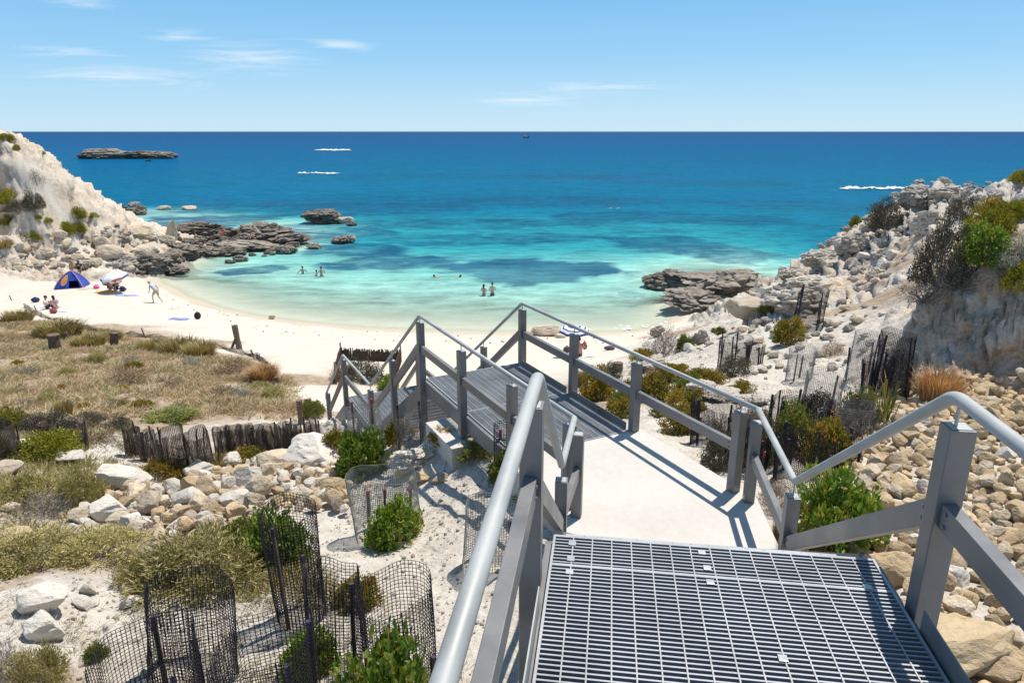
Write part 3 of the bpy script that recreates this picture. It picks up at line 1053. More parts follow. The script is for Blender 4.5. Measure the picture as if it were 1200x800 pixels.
# posts
LL, LR = -0.30, 1.425
KS = 2.80
HR = 0.985
for l in (LL, LR):
    for s in (KS, 1.1, -0.7):
        b_ = PA(s, l, 0)
        o = post(up, b_, ZA + HR - 0.12, gz(b_.x, b_.y) - 0.1, hA)
        spigot(o, PA(s + (0.0), l + (0.012 if l < 0 else -0.012), 0), ZA + HR - 0.12, ZA + HR - 0.02)
    if True:
        mb = MB(); mb.beam(PA(KS, l + (0.06 if l < 0 else -0.06), ZA - 0.09), PA(KS, l + (0.03 if l < 0 else -0.03), ZA - 0.09), 0.09, 0.05); mb.build('bracket', M['fascia'], up)
tl, tr_ = LL + 0.02, LR - 0.02
# stair flight: nine risers
NR_ = 9
rise = (ZA - ZS) / NR_
going = 0.255
for i in range(1, NR_):
    s = SF + 0.004 + (i - 1) * going
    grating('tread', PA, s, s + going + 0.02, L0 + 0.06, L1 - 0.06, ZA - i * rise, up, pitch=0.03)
slope = (ZA - ZS) / (NR_ * going)
for l in (L0 + 0.025, L1 - 0.025):
    mb = MB()
    mb.beam(PA(SF, l, ZA - 0.12), PA(SF + NR_ * going - 0.1, l, ZS + 0.06), 0.05, 0.24)
    mb.build('stringer', M['fascia'], up)
# low posts and kink posts on the slab
lowL, lowR = PA(5.10, -0.30, 0), Vector((2.185, 4.83, 0))
kinkL, kinkR = Vector((0.625, 5.99, 0)), Vector((2.39, 6.27, 0))
dL = (kinkL - lowL).normalized(); dR = (kinkR - lowR).normalized()
ZT = ZS + 0.985
for p, hd in ((lowL, hA), (lowR, hA)):
    o = post(up, p, ZT - 0.12, ZS - 0.2, hd)
    spigot(o, p, ZT - 0.12, ZT - 0.02)
for p, hd in ((kinkL, dL), (kinkR, dR)):
    o = post(up, p, ZT - 0.12, ZS - 0.2, hd)
wl, wr = 3.295, 5.0
kl_t = PW(5.14, wl, ZT); kr_t = PW(4.50, wr, ZT)
z3 = lambda p, z: Vector((p.x, p.y, z))
handrail(up, [PA(-1.6, tl, ZA + HR), PA(KS + 0.03, tl, ZA + HR), z3(lowL, ZT), kl_t])
handrail(up, [PA(-1.6, tr_, ZA + HR), PA(KS + 0.03, tr_, ZA + HR), z3(lowR, ZT), kr_t])
MH = 0.49
for l, low in ((LL, lowL), (LR, lowR)):
    midrail(up, PA(-1.5, l, ZA + MH), PA(KS - 0.051, l, ZA + MH), 0.06)
    e = low + (PA(KS, l, 0) - low).normalized() * 0.053
    a = PA(KS + 0.053, l, ZA + MH - 0.04)
    midrail(up, a, z3(e, ZS + MH - 0.02), 0.06)
for low, kk in ((lowL, kinkL), (lowR, kinkR)):
    d = (kk - low).normalized()
    midrail(up, z3(low + d * 0.055, ZS + MH), z3(kk - d * 0.055, ZS + MH), 0.055)

# ---- concrete path between the two stairways
poly = [PA(4.95, -0.40, 0), PA(4.95, 1.62, 0), Vector((2.36, 4.95, 0)), Vector((2.52, 6.32, 0)), PW(6.44, 5.09, 0), PW(6.44, 3.22, 0), PW(5.0, 3.2, 0), Vector((0.55, 5.6, 0)), Vector((0.1, 5.1, 0))]
poly = [PA(4.9, -0.42, 0), PA(4.9, 1.66, 0), Vector((2.50, 6.33, 0)), PW(6.44, 5.12, 0), PW(6.44, 3.20, 0), Vector((0.50, 6.05, 0))]
bm = bmesh.new()
top = [bm.verts.new((p.x, p.y, ZS)) for p in poly]
bot = [bm.verts.new((p.x, p.y, ZS - 0.35)) for p in poly]
n_ = len(poly)
f_ = bm.faces.new(top)
bm.faces.new(bot[::-1])
for i in range(n_):
    bm.faces.new((top[i], bot[i], bot[(i + 1) % n_], top[(i + 1) % n_]))
bmesh.ops.recalc_face_normals(bm, faces=list(bm.faces))
bmesh.ops.bevel(bm, geom=[e for e in bm.edges if e.verts[0].co.z > ZS - 0.01 and e.verts[1].co.z > ZS - 0.01], offset=0.008, segments=2, affect='EDGES')
me = bpy.data.meshes.new('concrete_path')
bm.to_mesh(me); bm.free()
m, nt, b = new_mat('pale_concrete')
wp = worldpos(nt)
r = ramp(nt, [(0.3, (0.49, 0.46, 0.425)), (0.55, (0.565, 0.54, 0.505)), (0.75, (0.60, 0.58, 0.55))])
L(nt, mixc(nt, 0.4, noise_(nt, wp, 1.3, 6, 0.6), noise_(nt, wp, 14, 4, 0.6)), r.inputs[0])
st = ramp(nt, [(0.60, 0.0), (0.72, 1.0)])
L(nt, noise_(nt, wp, 5.0, 7, 0.7, 0.6), st.inputs[0])
cc = mixc(nt, math_(nt, 'MULTIPLY', st.outputs[0], 0.55), r.outputs[0], (0.50, 0.42, 0.32))
sd = ramp(nt, [(0.64, 0.0), (0.68, 1.0)])
L(nt, noise_(nt, wp, 90.0, 2, 0.6), sd.inputs[0])
cc = mixc(nt, math_(nt, 'MULTIPLY', sd.outputs[0], 0.3), cc, (0.34, 0.3, 0.25))
L(nt, cc, b.inputs['Base Color'])
b.inputs['Roughness'].default_value = 0.9
bump(nt, b, noise_(nt, wp, 120, 3, 0.6), 0.35, 0.004)
cp = link('concrete_path', me, m)
tag(cp, 'bare pale concrete path slab between the two metal stairways', None, None, 'structure')

# ---- beach stairway: grated walkway, flight, lower landing, flight to the sand
bs = empty('beach_stairway', PW(7.9, 4.15, ZS))
tag(bs, 'grey metal walkway and stairs leading from the concrete path down to the sand', 'stairway')
W0, W1 = 3.375, 4.925
SE = 9.42
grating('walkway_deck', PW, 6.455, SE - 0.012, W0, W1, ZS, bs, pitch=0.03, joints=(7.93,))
for l in (W0 - 0.03, W1 + 0.03):
    mb = MB(); mb.beam(PW(6.455, l, ZS - 0.125), PW(SE, l, ZS - 0.125), 0.05, 0.22); mb.build('edge_beam', M['fascia'], bs, bevel=0.003)
mb = MB(); mb.beam(PW(SE - 0.02, W0, ZS - 0.13), PW(SE - 0.02, W1, ZS - 0.13), 0.03, 0.18); mb.build('edge_beam', M['fascia'], bs)
for s in (7.0, 7.9, 8.7):
    mb = MB(); mb.beam(PW(s, W0, ZS - 0.12), PW(s, W1, ZS - 0.12), 0.05, 0.16); mb.build('cross_beam', M['fascia'], bs)
mb = MB()
for s0, s1 in ((6.5, 7.77), (7.93, 9.3)):
    mb = MB(); mb.beam(PW(s0, W1 + 0.012, ZS + 0.03), PW(s1, W1 + 0.012, ZS + 0.03), 0.006, 0.125); mb.build('kick_plate', M['post'], bs)
goingB = 0.25
nB_ = 12
riseB = (ZS - ZC) / nB_
for i in range(1, nB_):
    s = SE + 0.004 + (i - 1) * goingB
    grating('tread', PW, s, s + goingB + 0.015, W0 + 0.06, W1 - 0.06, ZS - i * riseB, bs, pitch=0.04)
SC0 = SE + nB_ * goingB - 0.02
SC1 = 14.52
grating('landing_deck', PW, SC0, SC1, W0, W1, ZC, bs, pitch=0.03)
for l in (W0 - 0.03, W1 + 0.03):
    mb = MB(); mb.beam(PW(SC0, l, ZC - 0.125), PW(SC1, l, ZC - 0.125), 0.05, 0.22); mb.build('edge_beam', M['fascia'], bs, bevel=0.003)
    mb = MB(); mb.beam(PW(SE + 0.02, l + (0.06 if l < 4 else -0.06), ZS - 0.16), PW(SC0 - 0.02, l + (0.06 if l < 4 else -0.06), ZC - 0.02), 0.05, 0.26); mb.build('stringer', M['fascia'], bs)
    mb = MB(); mb.beam(PW(SC1, l + (0.06 if l < 4 else -0.06), ZC - 0.14), PW(SC1 + 2.15, l + (0.06 if l < 4 else -0.06), ZD + 0.0), 0.05, 0.26); mb.build('stringer', M['fascia'], bs)
nD_ = 9
riseD = (ZC - ZD) / nD_
goD = 0.245
for i in range(1, nD_):
    s = SC1 + 0.004 + (i - 1) * goD
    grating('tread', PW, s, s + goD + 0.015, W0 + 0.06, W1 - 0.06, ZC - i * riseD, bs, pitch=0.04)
HRW = 0.985
SL = 12.41
for l, first in ((wl, 5.22), (wr, 4.72)):
    for s, zt, col in ((first, ZS, None), (6.43, ZS, ZS - 0.2), (7.86, ZS, ZS - 0.2), (SE - 0.02, ZS, ZS - 0.22), (10.88, (ZS * .5 + ZC * .5) + .015, None), (SL, ZC, None), (14.5, ZC, ZC - 0.22), (16.45, ZD + 0.15, None)):
        p = PW(s, l, 0)
        ext = ZT - ZT
        top_ = zt + HRW - 0.10
        o = post(bs, p, top_, min(gz(p.x, p.y), zt - 0.1) - 0.15, hW, 0.1 if s < 10 else 0.098, col)
        spigot(o, p, top_, top_ + 0.09)
    handrail(bs, [PW(4.50 if l > 4 else 5.14, l, ZT + 0.0005), PW(SE - 0.01, l, ZT), PW(SL, l, ZC + HRW), PW(14.53, l, ZC + HRW), PW(16.62, l, ZD + HRW), PW(16.68, l, ZD + HRW - 0.18)], 0.026, 0.05)
    for s0, s1, z0, z1 in ((first, 6.43, ZS, ZS), (6.43, 7.86, ZS, ZS), (7.86, SE - 0.02, ZS, ZS), (SE - 0.02, 10.88, ZS, (ZS + ZC) / 2), (10.88, SL, (ZS + ZC) / 2, ZC), (SL, 14.5, ZC, ZC), (14.5, 16.45, ZC, ZD + .1)):
        midrail(bs, PW(s0 + 0.052, l, z0 + MH), PW(s1 - 0.052, l, z1 + MH), 0.055)
# concrete footing pad under the walkway
mb = MB()
_q = PW(8.1, 3.45, 0)
R = Matrix.Translation(PW(8.1, 3.45, max(gz(_q.x, _q.y), gz(_q.x - .3, _q.y - .3)) + 0.02)) @ Matrix.Rotation(-math.atan2(hW.x, hW.y), 4, 'Z')
mb.box((-0.42, -0.48, -0.25), (0.42, 0.48, 0.10), R)
pad = mb.build('concrete_footing', bpy.data.materials['pale_concrete'], None, bevel=0.01)
tag(pad, 'low pale concrete pad half shaded under the end of the grated walkway', 'footing')


def reparent_keep(root):
    inv = Matrix.Translation(-Vector(root.location))
    for ch in kids(root):
        ch.matrix_local = inv @ ch.matrix_local


reparent_keep(up)
reparent_keep(bs)
# ------------------------------------------------------------------ rocks
def stone_mat(name, stops, dark=(0.12, 0.10, 0.085), pit=0.5, rndamp=0.30, sc=1.0, tint=None):
    m, nt, b = new_mat(name)
    oi = N(nt, 'ShaderNodeObjectInfo')
    v = objvec(nt)
    add = N(nt, 'ShaderNodeVectorMath', operation='ADD')
    L(nt, v, add.inputs[0])
    cx = N(nt, 'ShaderNodeCombineXYZ')
    for i in range(3):
        L(nt, math_(nt, 'MULTIPLY', oi.outputs['Random'], 37.0 + i * 11), cx.inputs[i])
    L(nt, cx.outputs[0], add.inputs[1])
    v = add.outputs[0]
    n1 = noise_(nt, v, 1.1 * sc, 6, 0.62)
    n2 = noise_(nt, v, 6.0 * sc, 6, 0.68)
    n3 = noise_(nt, v, 22.0 * sc, 4, 0.65)
    r = ramp(nt, stops)
    L(nt, mixc(nt, 0.45, n1, n2), r.inputs[0])
    p = ramp(nt, [(0.35, 1.0), (0.46, 0.0)])
    L(nt, mixc(nt, 0.5, n2, n3), p.inputs[0])
    c = mixc(nt, math_(nt, 'MULTIPLY', p.outputs[0], pit), r.outputs[0], dark)
    if tint:
        tm = ramp(nt, [(0.35, 0.0), (0.65, 1.0)])
        L(nt, oi.outputs['Random'], tm.inputs[0])
        c = mixc(nt, math_(nt, 'MULTIPLY', tm.outputs[0], 0.75), c, mixc(nt, 1.0, c, tint, 'MULTIPLY'))
    val = N(nt, 'ShaderNodeMapRange', inp={1: 0.0, 2: 1.0, 3: 1 - rndamp, 4: 1 + rndamp * 0.35})
    fr = math_(nt, 'FRACT', math_(nt, 'MULTIPLY', oi.outputs['Random'], 7.31))
    L(nt, fr, val.inputs[0])
    c = mixc(nt, 1.0, c, val.outputs[0], 'MULTIPLY')
    L(nt, c, b.inputs['Base Color'])
    b.inputs['Roughness'].default_value = 0.95
    b.inputs['Specular IOR Level'].default_value = 0.2
    h = math_(nt, 'ADD', n2, math_(nt, 'MULTIPLY', n3, 0.5))
    bump(nt, b, h, 0.8, 0.022)
    return m


M['tan'] = stone_mat('tan_limestone', [(0.3, (0.36, 0.25, 0.14)), (0.45, (0.55, 0.415, 0.25)), (0.6, (0.64, 0.51, 0.335)), (0.75, (0.70, 0.60, 0.45))], (0.25, 0.16, 0.08), 0.4, 0.25, 1.0, (0.80, 0.80, 0.86))
M['chalk'] = stone_mat('white_limestone', [(0.3, (0.50, 0.45, 0.39)), (0.5, (0.66, 0.615, 0.55)), (0.7, (0.73, 0.69, 0.64))], (0.28, 0.23, 0.18), 0.45, 0.18)
M['cream'] = stone_mat('cream_limestone', [(0.3, (0.42, 0.33, 0.23)), (0.5, (0.62, 0.515, 0.385)), (0.7, (0.72, 0.63, 0.51))], (0.25, 0.19, 0.13), 0.4, 0.2, 1.0, (0.80, 0.82, 0.86))
M['grey'] = stone_mat('grey_weathered_limestone', [(0.3, (0.30, 0.26, 0.215)), (0.48, (0.50, 0.45, 0.385)), (0.62, (0.61, 0.56, 0.50)), (0.75, (0.69, 0.65, 0.59))], (0.14, 0.12, 0.10), 0.5, 0.3)
M['shore'] = stone_mat('dark_shore_limestone', [(0.3, (0.10, 0.085, 0.07)), (0.47, (0.22, 0.19, 0.16)), (0.6, (0.35, 0.31, 0.26)), (0.75, (0.48, 0.43, 0.37))], (0.04, 0.034, 0.028), 0.7, 0.25)


def rock_mesh(name, seed, sub=4, cuts=9, flat=1.0, pitted=0.05, layered=0.0, block=0.0):
    r = random.Random(seed)
    bm = bmesh.new()
    bmesh.ops.create_icosphere(bm, subdivisions=sub, radius=1.0)
    V = np.array([v.co[:] for v in bm.verts])
    F_ = np.array([[v.index for v in f.verts] for f in bm.faces])
    bm.free()
    Vn = V.copy()
    V = V * (1 + 0.28 * fbm(Vn[:, 0] * 0.9 + seed, Vn[:, 1] * .9, Vn[:, 2] * .9, 3, seed))[:, None]
    for k in range(cuts):
        d = Vector((r.gauss(0, 1), r.gauss(0, 1), r.gauss(0, 1))).normalized()
        dd = np.array(d[:])
        off = r.uniform(0.45, 0.85)
        t = V @ dd
        ex = np.maximum(t - off, 0)
        V = V - np.outer(ex * 0.86, dd)
    if block > 0:
        q = 1.9
        d1_, d2_, id_ = cell(V[:, 0] * q + seed, V[:, 1] * q, V[:, 2] * q * 1.6, seed)
        V = V + Vn * (block * (np.clip((d2_ - d1_) * 2.5, 0, 1) ** .5 - 0.7 + 0.5 * id_))[:, None]
    if layered > 0:
        zq = V[:, 2] * 5 + 0.8 * fbm(V[:, 0] * 1.2, V[:, 1] * 1.2, V[:, 2] * 0, 2, seed + 3)
        st = np.abs((zq % 1.0) - 0.5) * 2
        V[:, :2] *= (1 + layered * (st ** 2 - 0.4))[:, None]
    V = V + Vn * (pitted * fbm(V[:, 0] * 3.2, V[:, 1] * 3.2, V[:, 2] * 3.2 + seed, 4, seed + 9, True))[:, None]
    # bounding box to a unit footprint, resting on z = 0 (buried a little)
    lo, hi = V.min(0), V.max(0)
    V = (V - (lo + hi) / 2) / (hi - lo)
    V[:, 2] += 0.42
    return np_mesh(name, V, F_, sub >= 4 and False)


class Variants:
    def __init__(self, key, n, mat, **kw):
        self.m = []
        for i in range(n):
            me = rock_mesh(key, 1000 + sum(ord(c) for c in key) * 7 + i * 13, **kw)
            me.materials.append(M[mat])
            self.m.append(me)


RV = {
    'tan': Variants('tan_boulder', 10, 'tan', sub=4, cuts=15, pitted=0.07),
    'chalk': Variants('white_boulder', 7, 'chalk', sub=4, cuts=14, pitted=0.06),
    'cream': Variants('cream_boulder', 8, 'cream', sub=4, cuts=14, pitted=0.07),
    'grey': Variants('grey_boulder', 8, 'grey', sub=5, cuts=9, pitted=0.20, block=0.20),
    'shore': Variants('shore_rock', 7, 'shore', sub=5, cuts=9, pitted=0.26, layered=0.03, block=0.22),
    'slab': Variants('rock_slab', 6, 'shore', sub=5, cuts=8, pitted=0.24, layered=0.05, block=0.18),
}


def rock(kind, loc, dims, name, label, group=None, rz=None, tilt=0.25, sink=0.0, variant=None):
    me = RV[kind].m[rnd.randrange(len(RV[kind].m)) if variant is None else variant]
    o = bpy.data.objects.new(name, me)
    COL.objects.link(o)
    o.location = (loc[0], loc[1], loc[2] - sink)
    o.scale = dims
    o.rotation_euler = (rnd.uniform(-tilt, tilt), rnd.uniform(-tilt, tilt), rnd.uniform(0, 2 * PI) if rz is None else rz)
    tag(o, label, 'rock', group)
    return o


def prock(kind, u, v, w, h, name, label, group=None, deep=0.8, rz=None, tilt=0.12, variant=None, z=None, bury=0.08):
    """a rock whose foot is seen at (u, v), w by h photograph pixels large"""
    p = P(u, v, z) if z is not None else place(u, v)
    k = px(p)
    if rz is None:
        rz = rnd.choice((0, PI)) + rnd.uniform(-.3, .3)
    dv_ = Vector((p.x, p.y, 0)).normalized()
    p = p + dv_ * (w * k * deep * 0.4)
    return rock(kind, p, (w * k, w * k * deep, h * k * 1.1), name, label, group, rz, tilt, bury * h * k, variant)


def proj(p):
    d = p.y * CP - (p.z - CAMZ) * SP
    if d <= 0.05:
        return (-9999, -9999)
    return (600 + 815 * p.x / d, 400 - 815 * (p.y * SP + (p.z - CAMZ) * CP) / d)


def inside(pt, poly):
    x, y = pt
    c = False
    for i in range(len(poly)):
        x1, y1 = poly[i]; x2, y2 = poly[i - 1]
        if (y1 > y) != (y2 > y) and x < (x2 - x1) * (y - y1) / (y2 - y1) + x1:
            c = not c
    return c


def scatter(poly, box, sizes, spacing, tries, existing=None):
    """non-overlapping spots of given radii inside a region; box in metres"""
    pts = list(existing or [])
    out = []
    cellsz = 0.6
    grid = {}

    def key(x, y): return (int(x // cellsz), int(y // cellsz))
    for q in pts:
        grid.setdefault(key(q[0], q[1]), []).append(q)
    for r, n in sizes:
        done = 0
        for _ in range(tries):
            if done >= n: break
            x = rnd.uniform(box[0], box[1]); y = rnd.uniform(box[2], box[3])
            k = key(x, y)
            ok = True
            for i in (-1, 0, 1):
                for j in (-1, 0, 1):
                    for q in grid.get((k[0] + i, k[1] + j), ()):
                        if (q[0] - x) ** 2 + (q[1] - y) ** 2 < ((q[2] + r) * spacing) ** 2:
                            ok = False; break
                    if not ok: break
                if not ok: break
            if not ok: continue
            z = gz(x, y)
            if not inside(proj(Vector((x, y, z))), poly): continue
            grid.setdefault(k, []).append((x, y, r))
            out.append((x, y, z, r))
            done += 1
    return out


# ---- rubble slope on the right
RP = [(985, 520), (1010, 480), (1050, 452), (1075, 443), (1230, 438), (1330, 470), (1400, 830), (1120, 830), (1085, 760), (1045, 690), (1010, 655), (985, 660), (975, 620), (995, 590)]
bigs = []
for i, (u, v, w, h, kd, lab) in enumerate(((1105, 800, 130, 66, 'tan', 'largest tan boulder, long and pitted, beside the kick plate of the near landing'),
                                           (1040, 690, 64, 42, 'tan', 'large tan boulder behind the low end of the slanting mid rail'),
                                           (1160, 810, 60, 40, 'tan', 'pale yellow boulder at the bottom edge right of the landing'),
                                           (985, 690, 50, 34, 'cream', 'cream boulder just below the green bush by the railing'))):
    o = prock(kd, u, v, w, h, 'boulder', lab, None, 0.7)
    bigs.append((o.location.x, o.location.y, w * px(o.location) * 0.42))
spots = scatter(RP, (2.2, 11.5, 2.8, 13.5), ((0.17, 5), (0.13, 22), (0.10, 130), (0.08, 420), (0.06, 800)), 0.86, 5000, bigs)
spots.sort(key=lambda s: -s[3] / max(1.0, math.hypot(s[0], s[1])) ** 1.0)
vis = [s for s in spots if proj(Vector(s[:3]))[0] < 1215 and proj(Vector(s[:3]))[1] < 815]
rest = [s for s in spots if s not in vis]
RUB = {'tan': 'tan limestone stone packed in the rubble slope right of the railing',
       'chalk': 'whitish limestone stone lying in the tan rubble slope right of the railing',
       'cream': 'cream limestone stone in the rubble slope right of the railing'}
for s in vis[:285]:
    kd = rnd.choices(('tan', 'cream', 'chalk'), (0.72, 0.22, 0.06))[0]
    r = s[3]
    rock(kd, (s[0], s[1], s[2]), (r * rnd.uniform(2.0, 2.8), r * rnd.uniform(1.8, 2.3), r * rnd.uniform(1.5, 2.1)), 'stone', RUB[kd], 'rubble on the right slope', None, 0.5, r * 0.12)


def rock_stuff(name, spots_, kinds, label, sub=2, mat='tan', seed=5):
    base = []
    for i in range(5):
        me = rock_mesh('tmp', seed * 31 + i * 7, sub=sub, cuts=7, pitted=0.05)
        V = np.array([v.co[:] for v in me.vertices]); F_ = np.array([p.vertices[:] for p in me.polygons])
        bpy.data.meshes.remove(me)
        base.append((V, F_))
    VV, FF, o = [], [], 0
    for (x, y, z, r) in spots_:
        V, F_ = base[rnd.randrange(5)]
        R = np.array(Euler((rnd.uniform(-.5, .5), rnd.uniform(-.5, .5), rnd.uniform(0, 6.28))).to_matrix())
        q = (V * np.array([r * rnd.uniform(1.8, 2.6), r * rnd.uniform(1.6, 2.2), r * rnd.uniform(1.2, 1.8)])) @ R.T + np.array([x, y, z - r * 0.1])
        VV.append(q); FF.append(F_ + o); o += len(V)
    me = np_mesh(name, np.vstack(VV), np.vstack(FF), False)
    ob = link(name, me, M[mat])
    return tag(ob, label, None, None, 'stuff')


small = scatter(RP, (2.2, 11.5, 2.8, 13.5), ((0.042, 1200), (0.03, 1200)), 0.82, 3500, [(s[0], s[1], s[3] * .9) for s in spots])
rock_stuff('rubble', vis[285:] + rest + small, None, 'smaller tan stones filling the gaps of the rubble slope', 3, 'tan')

# ---- pile of pale boulders left of the stairs
LP = [(72, 616), (150, 578), (215, 572), (262, 545), (300, 532), (345, 540), (398, 540), (412, 575), (408, 606), (370, 600), (318, 598), (290, 630), (225, 628), (150, 632), (95, 636)]
nb = []
for (u, v, w, h, kd, lab) in ((225, 598, 48, 28, 'chalk', 'wide white boulder with a flat sunlit top in the middle of the boulder pile'),
                              (130, 612, 52, 26, 'chalk', 'white boulder at the lower left end of the boulder pile'),
                              (325, 555, 52, 24, 'cream', 'long cream boulder leaning on the top of the boulder pile'),
                              (245, 590, 30, 34, 'tan', 'upright tan boulder in the middle of the boulder pile'),
                              (295, 575, 40, 30, 'chalk', 'white boulder at the upper right of the boulder pile'),
                              (238, 562, 46, 18, 'chalk', 'low white boulder at the upper edge of the boulder pile'),
                              (278, 598, 36, 22, 'chalk', 'pointed white boulder between tan ones low in the pile'),
                              (390, 585, 34, 26, 'tan', 'tan boulder at the right end of the boulder pile')):
    o = prock(kd, u, v, w, h, 'boulder', lab, 'boulder pile left of the stairs', 0.8)
    nb.append((o.location.x, o.location.y, w * px(o.location) * 0.42))
spl = scatter(LP, (-8, -1.5, 6, 13), ((0.15, 9), (0.115, 36), (0.088, 110), (0.062, 150)), 0.86, 5000, nb)
PIL = {'tan': 'tan limestone boulder in the low pile left of the stairs', 'chalk': 'white limestone boulder in the low pile left of the stairs', 'cream': 'cream limestone boulder in the low pile left of the stairs'}
for s in spl:
    kd = rnd.choices(('tan', 'cream', 'chalk'), (0.34, 0.42, 0.24))[0]
    r = s[3]
    rock(kd, s[:3], (r * rnd.uniform(2.0, 2.9), r * rnd.uniform(1.7, 2.3), r * rnd.uniform(1.4, 2.3)), 'boulder', PIL[kd], 'boulder pile left of the stairs', None, 0.6, r * rnd.uniform(-.9, .3))

# ---- single rocks on the left ground
for (u, v, w, h, kd, lab) in ((53, 722, 54, 34, 'chalk', 'rounded white boulder behind its twin at the lower left'),
                              (55, 752, 50, 34, 'chalk', 'front white boulder of the two at the lower left'),
                              (104, 698, 20, 16, 'chalk', 'small upright white stone near the two white boulders'),
                              (101, 713, 28, 12, 'chalk', 'small flat white stone near the two white boulders'),
                              (150, 695, 14, 10, 'chalk', 'pebble sized white stone beside the mesh guards'),
                              (154, 711, 22, 11, 'chalk', 'white stone touching the large mesh guard'),
                              (24, 648, 46, 24, 'tan', 'tan pitted boulder in the olive scrub at the left edge'),
                              (10, 560, 36, 18, 'cream', 'cream boulder cut by the left edge of the picture'),
                              (77, 546, 52, 14, 'chalk', 'flat white rock below the yellow green bush'),
                              (148, 576, 62, 30, 'chalk', 'large greyish white rock above the left end of the boulder pile'),
                              (30, 532, 30, 16, 'chalk', 'white rock left of the yellow green bush'),
                              (372, 550, 74, 34, 'chalk', 'sloping greyish white rock face behind the right of the boulder pile'),
                              (485, 553, 62, 24, 'grey', 'grey rock with a dark hollow under the grated walkway'),
                              (455, 548, 34, 20, 'cream', 'cream rock right of the bush with red tipped stakes'),
                              (437, 556, 28, 16, 'tan', 'tan rock beside the bush with red tipped stakes'),
                              (470, 562, 18, 14, 'tan', 'small tan rock in the cluster under the stairs'),
                              (492, 568, 26, 13, 'tan', 'tan stone on the white soil under the walkway'),
                              (514, 567, 24, 11, 'cream', 'low cream stone on the white soil under the walkway'),
                              (420, 545, 26, 16, 'cream', 'cream rock left of the bush with red tipped stakes'),
                              (12, 600, 22, 10, 'cream', 'small cream stone in scrub at the left edge'),
                              (770, 395, 20, 14, 'grey', 'rounded grey rock at the edge of the beach behind the railing'),
                              (820, 404, 24, 18, 'grey', 'pointed grey rock on the pale slope behind the railing'),
                              (760, 436, 46, 15, 'grey', 'flat grey rock behind the right railing of the walkway'),
                              (748, 425, 12, 16, 'grey', 'upright grey stone behind the right railing of the walkway'),
                              (845, 472, 50, 11, 'grey', 'long pale rock ledge above the right railing'),
                              (885, 476, 44, 10, 'grey', 'flat pale rock ledge below the standing mesh guards'),
                              (820, 460, 40, 12, 'grey', 'low grey rock ledge above the right railing'),
                              (905, 420, 14, 9, 'cream', 'small cream stone on the pale slope'),
                              (1005, 380, 24, 12, 'cream', 'cream stone on the pale slope below the cliff')):
    prock(kd, u, v, w, h, 'rock', lab, None, 0.75)

# ---- left headland: talus, shore shelf and sea rocks
for (u, v, w, h, kd, lab) in ((128, 305, 34, 18, 'cream', 'large cream block resting on the talus above the beach umbrella'),
                              (120, 292, 20, 15, 'cream', 'cream block near the top of the left talus'),
                              (172, 283, 34, 12, 'cream', 'pale cream slab high on the talus'),
                              (160, 278, 24, 12, 'cream', 'cream block high on the talus at the shoulder'),
                              (202, 286, 13, 30, 'cream', 'tall cream slab leaning at the end of the talus'),
                              (165, 300, 26, 15, 'cream', 'pinkish cream block in the middle of the talus'),
                              (148, 312, 32, 12, 'grey', 'grey slab just above the sand behind the beach umbrella'),
                              (95, 314, 26, 9, 'grey', 'grey boulder behind the blue tent'),
                              (178, 318, 60, 22, 'shore', 'dark layered rock at the left end of the waterline'),
                              (205, 322, 40, 7, 'slab', 'thin flat rock ledge at the waterline'),
                              (208, 303, 62, 20, 'shore', 'dark layered ledge at the inner corner of the cove'),
                              (240, 301, 50, 12, 'slab', 'flat dark ledge running out from the inner corner of the cove'),
                              (268, 301, 46, 11, 'slab', 'pale topped ledge beside the water in the cove'),
                              (232, 276, 56, 16, 'shore', 'dark block at the back of the rock shelf'),
                              (262, 279, 44, 15, 'shore', 'dark block in the middle of the back of the rock shelf'),
                              (310, 284, 72, 23, 'shore', 'largest grey block near the outer end of the rock shelf'),
                              (335, 289, 60, 14, 'slab', 'tapering ledge at the outer tip of the rock shelf'),
                              (300, 295, 90, 10, 'slab', 'long pale ledge on the water side of the rock shelf'),
                              (260, 290, 40, 9, 'slab', 'brown ledge in the middle of the rock shelf'),
                              (225, 290, 34, 12, 'shore', 'brown rock near the bathers on the rock shelf'),
                              (250, 285, 30, 10, 'shore', 'low rock behind the bathers on the rock shelf'),
                              (368, 292, 20, 7, 'shore', 'small dark rock awash off the tip of the shelf'),
                              (283, 307, 20, 8, 'shore', 'small brown rock awash in front of the shelf'),
                              (270, 309, 14, 5, 'shore', 'smallest rock awash in front of the shelf'),
                              (380, 263, 52, 17, 'shore', 'dark sea rock with a pale base in the cove mouth'),
                              (404, 262, 24, 8, 'cream', 'low pale rock against the sea rock in the cove mouth'),
                              (412, 265, 14, 4, 'slab', 'flat rock beside the sea rock in the cove mouth'),
                              (402, 286, 32, 10, 'shore', 'smaller sea rock nearer the beach in the cove mouth'),
                              (157, 245, 14, 9, 'grey', 'pale rock at the foot of the left headland on its sea side'),
                              (138, 247, 26, 9, 'shore', 'dark rock at the foot of the left headland'),
                              (160, 252, 34, 10, 'shore', 'dark ledge below the left headland on its sea side'),
                              (192, 246, 18, 5, 'cream', 'small pale rock awash left of its twin'),
                              (222, 246, 18, 5, 'cream', 'small pale rock awash farther off the shelf'),
                              (174, 189, 9, 2, 'slab', 'tiny dark reef rock in front of the islet')):
    prock(kd, u, v, w, h, 'rock' if kd in ('cream', 'grey') else 'shore_rock', lab, None, 0.8, z=(0.0 if v < 264 else None))
TP = [(0, 312), (30, 290), (60, 275), (110, 268), (140, 262), (175, 278), (205, 288), (215, 300), (200, 318), (150, 318), (100, 312), (60, 318), (20, 320)]
spt = []
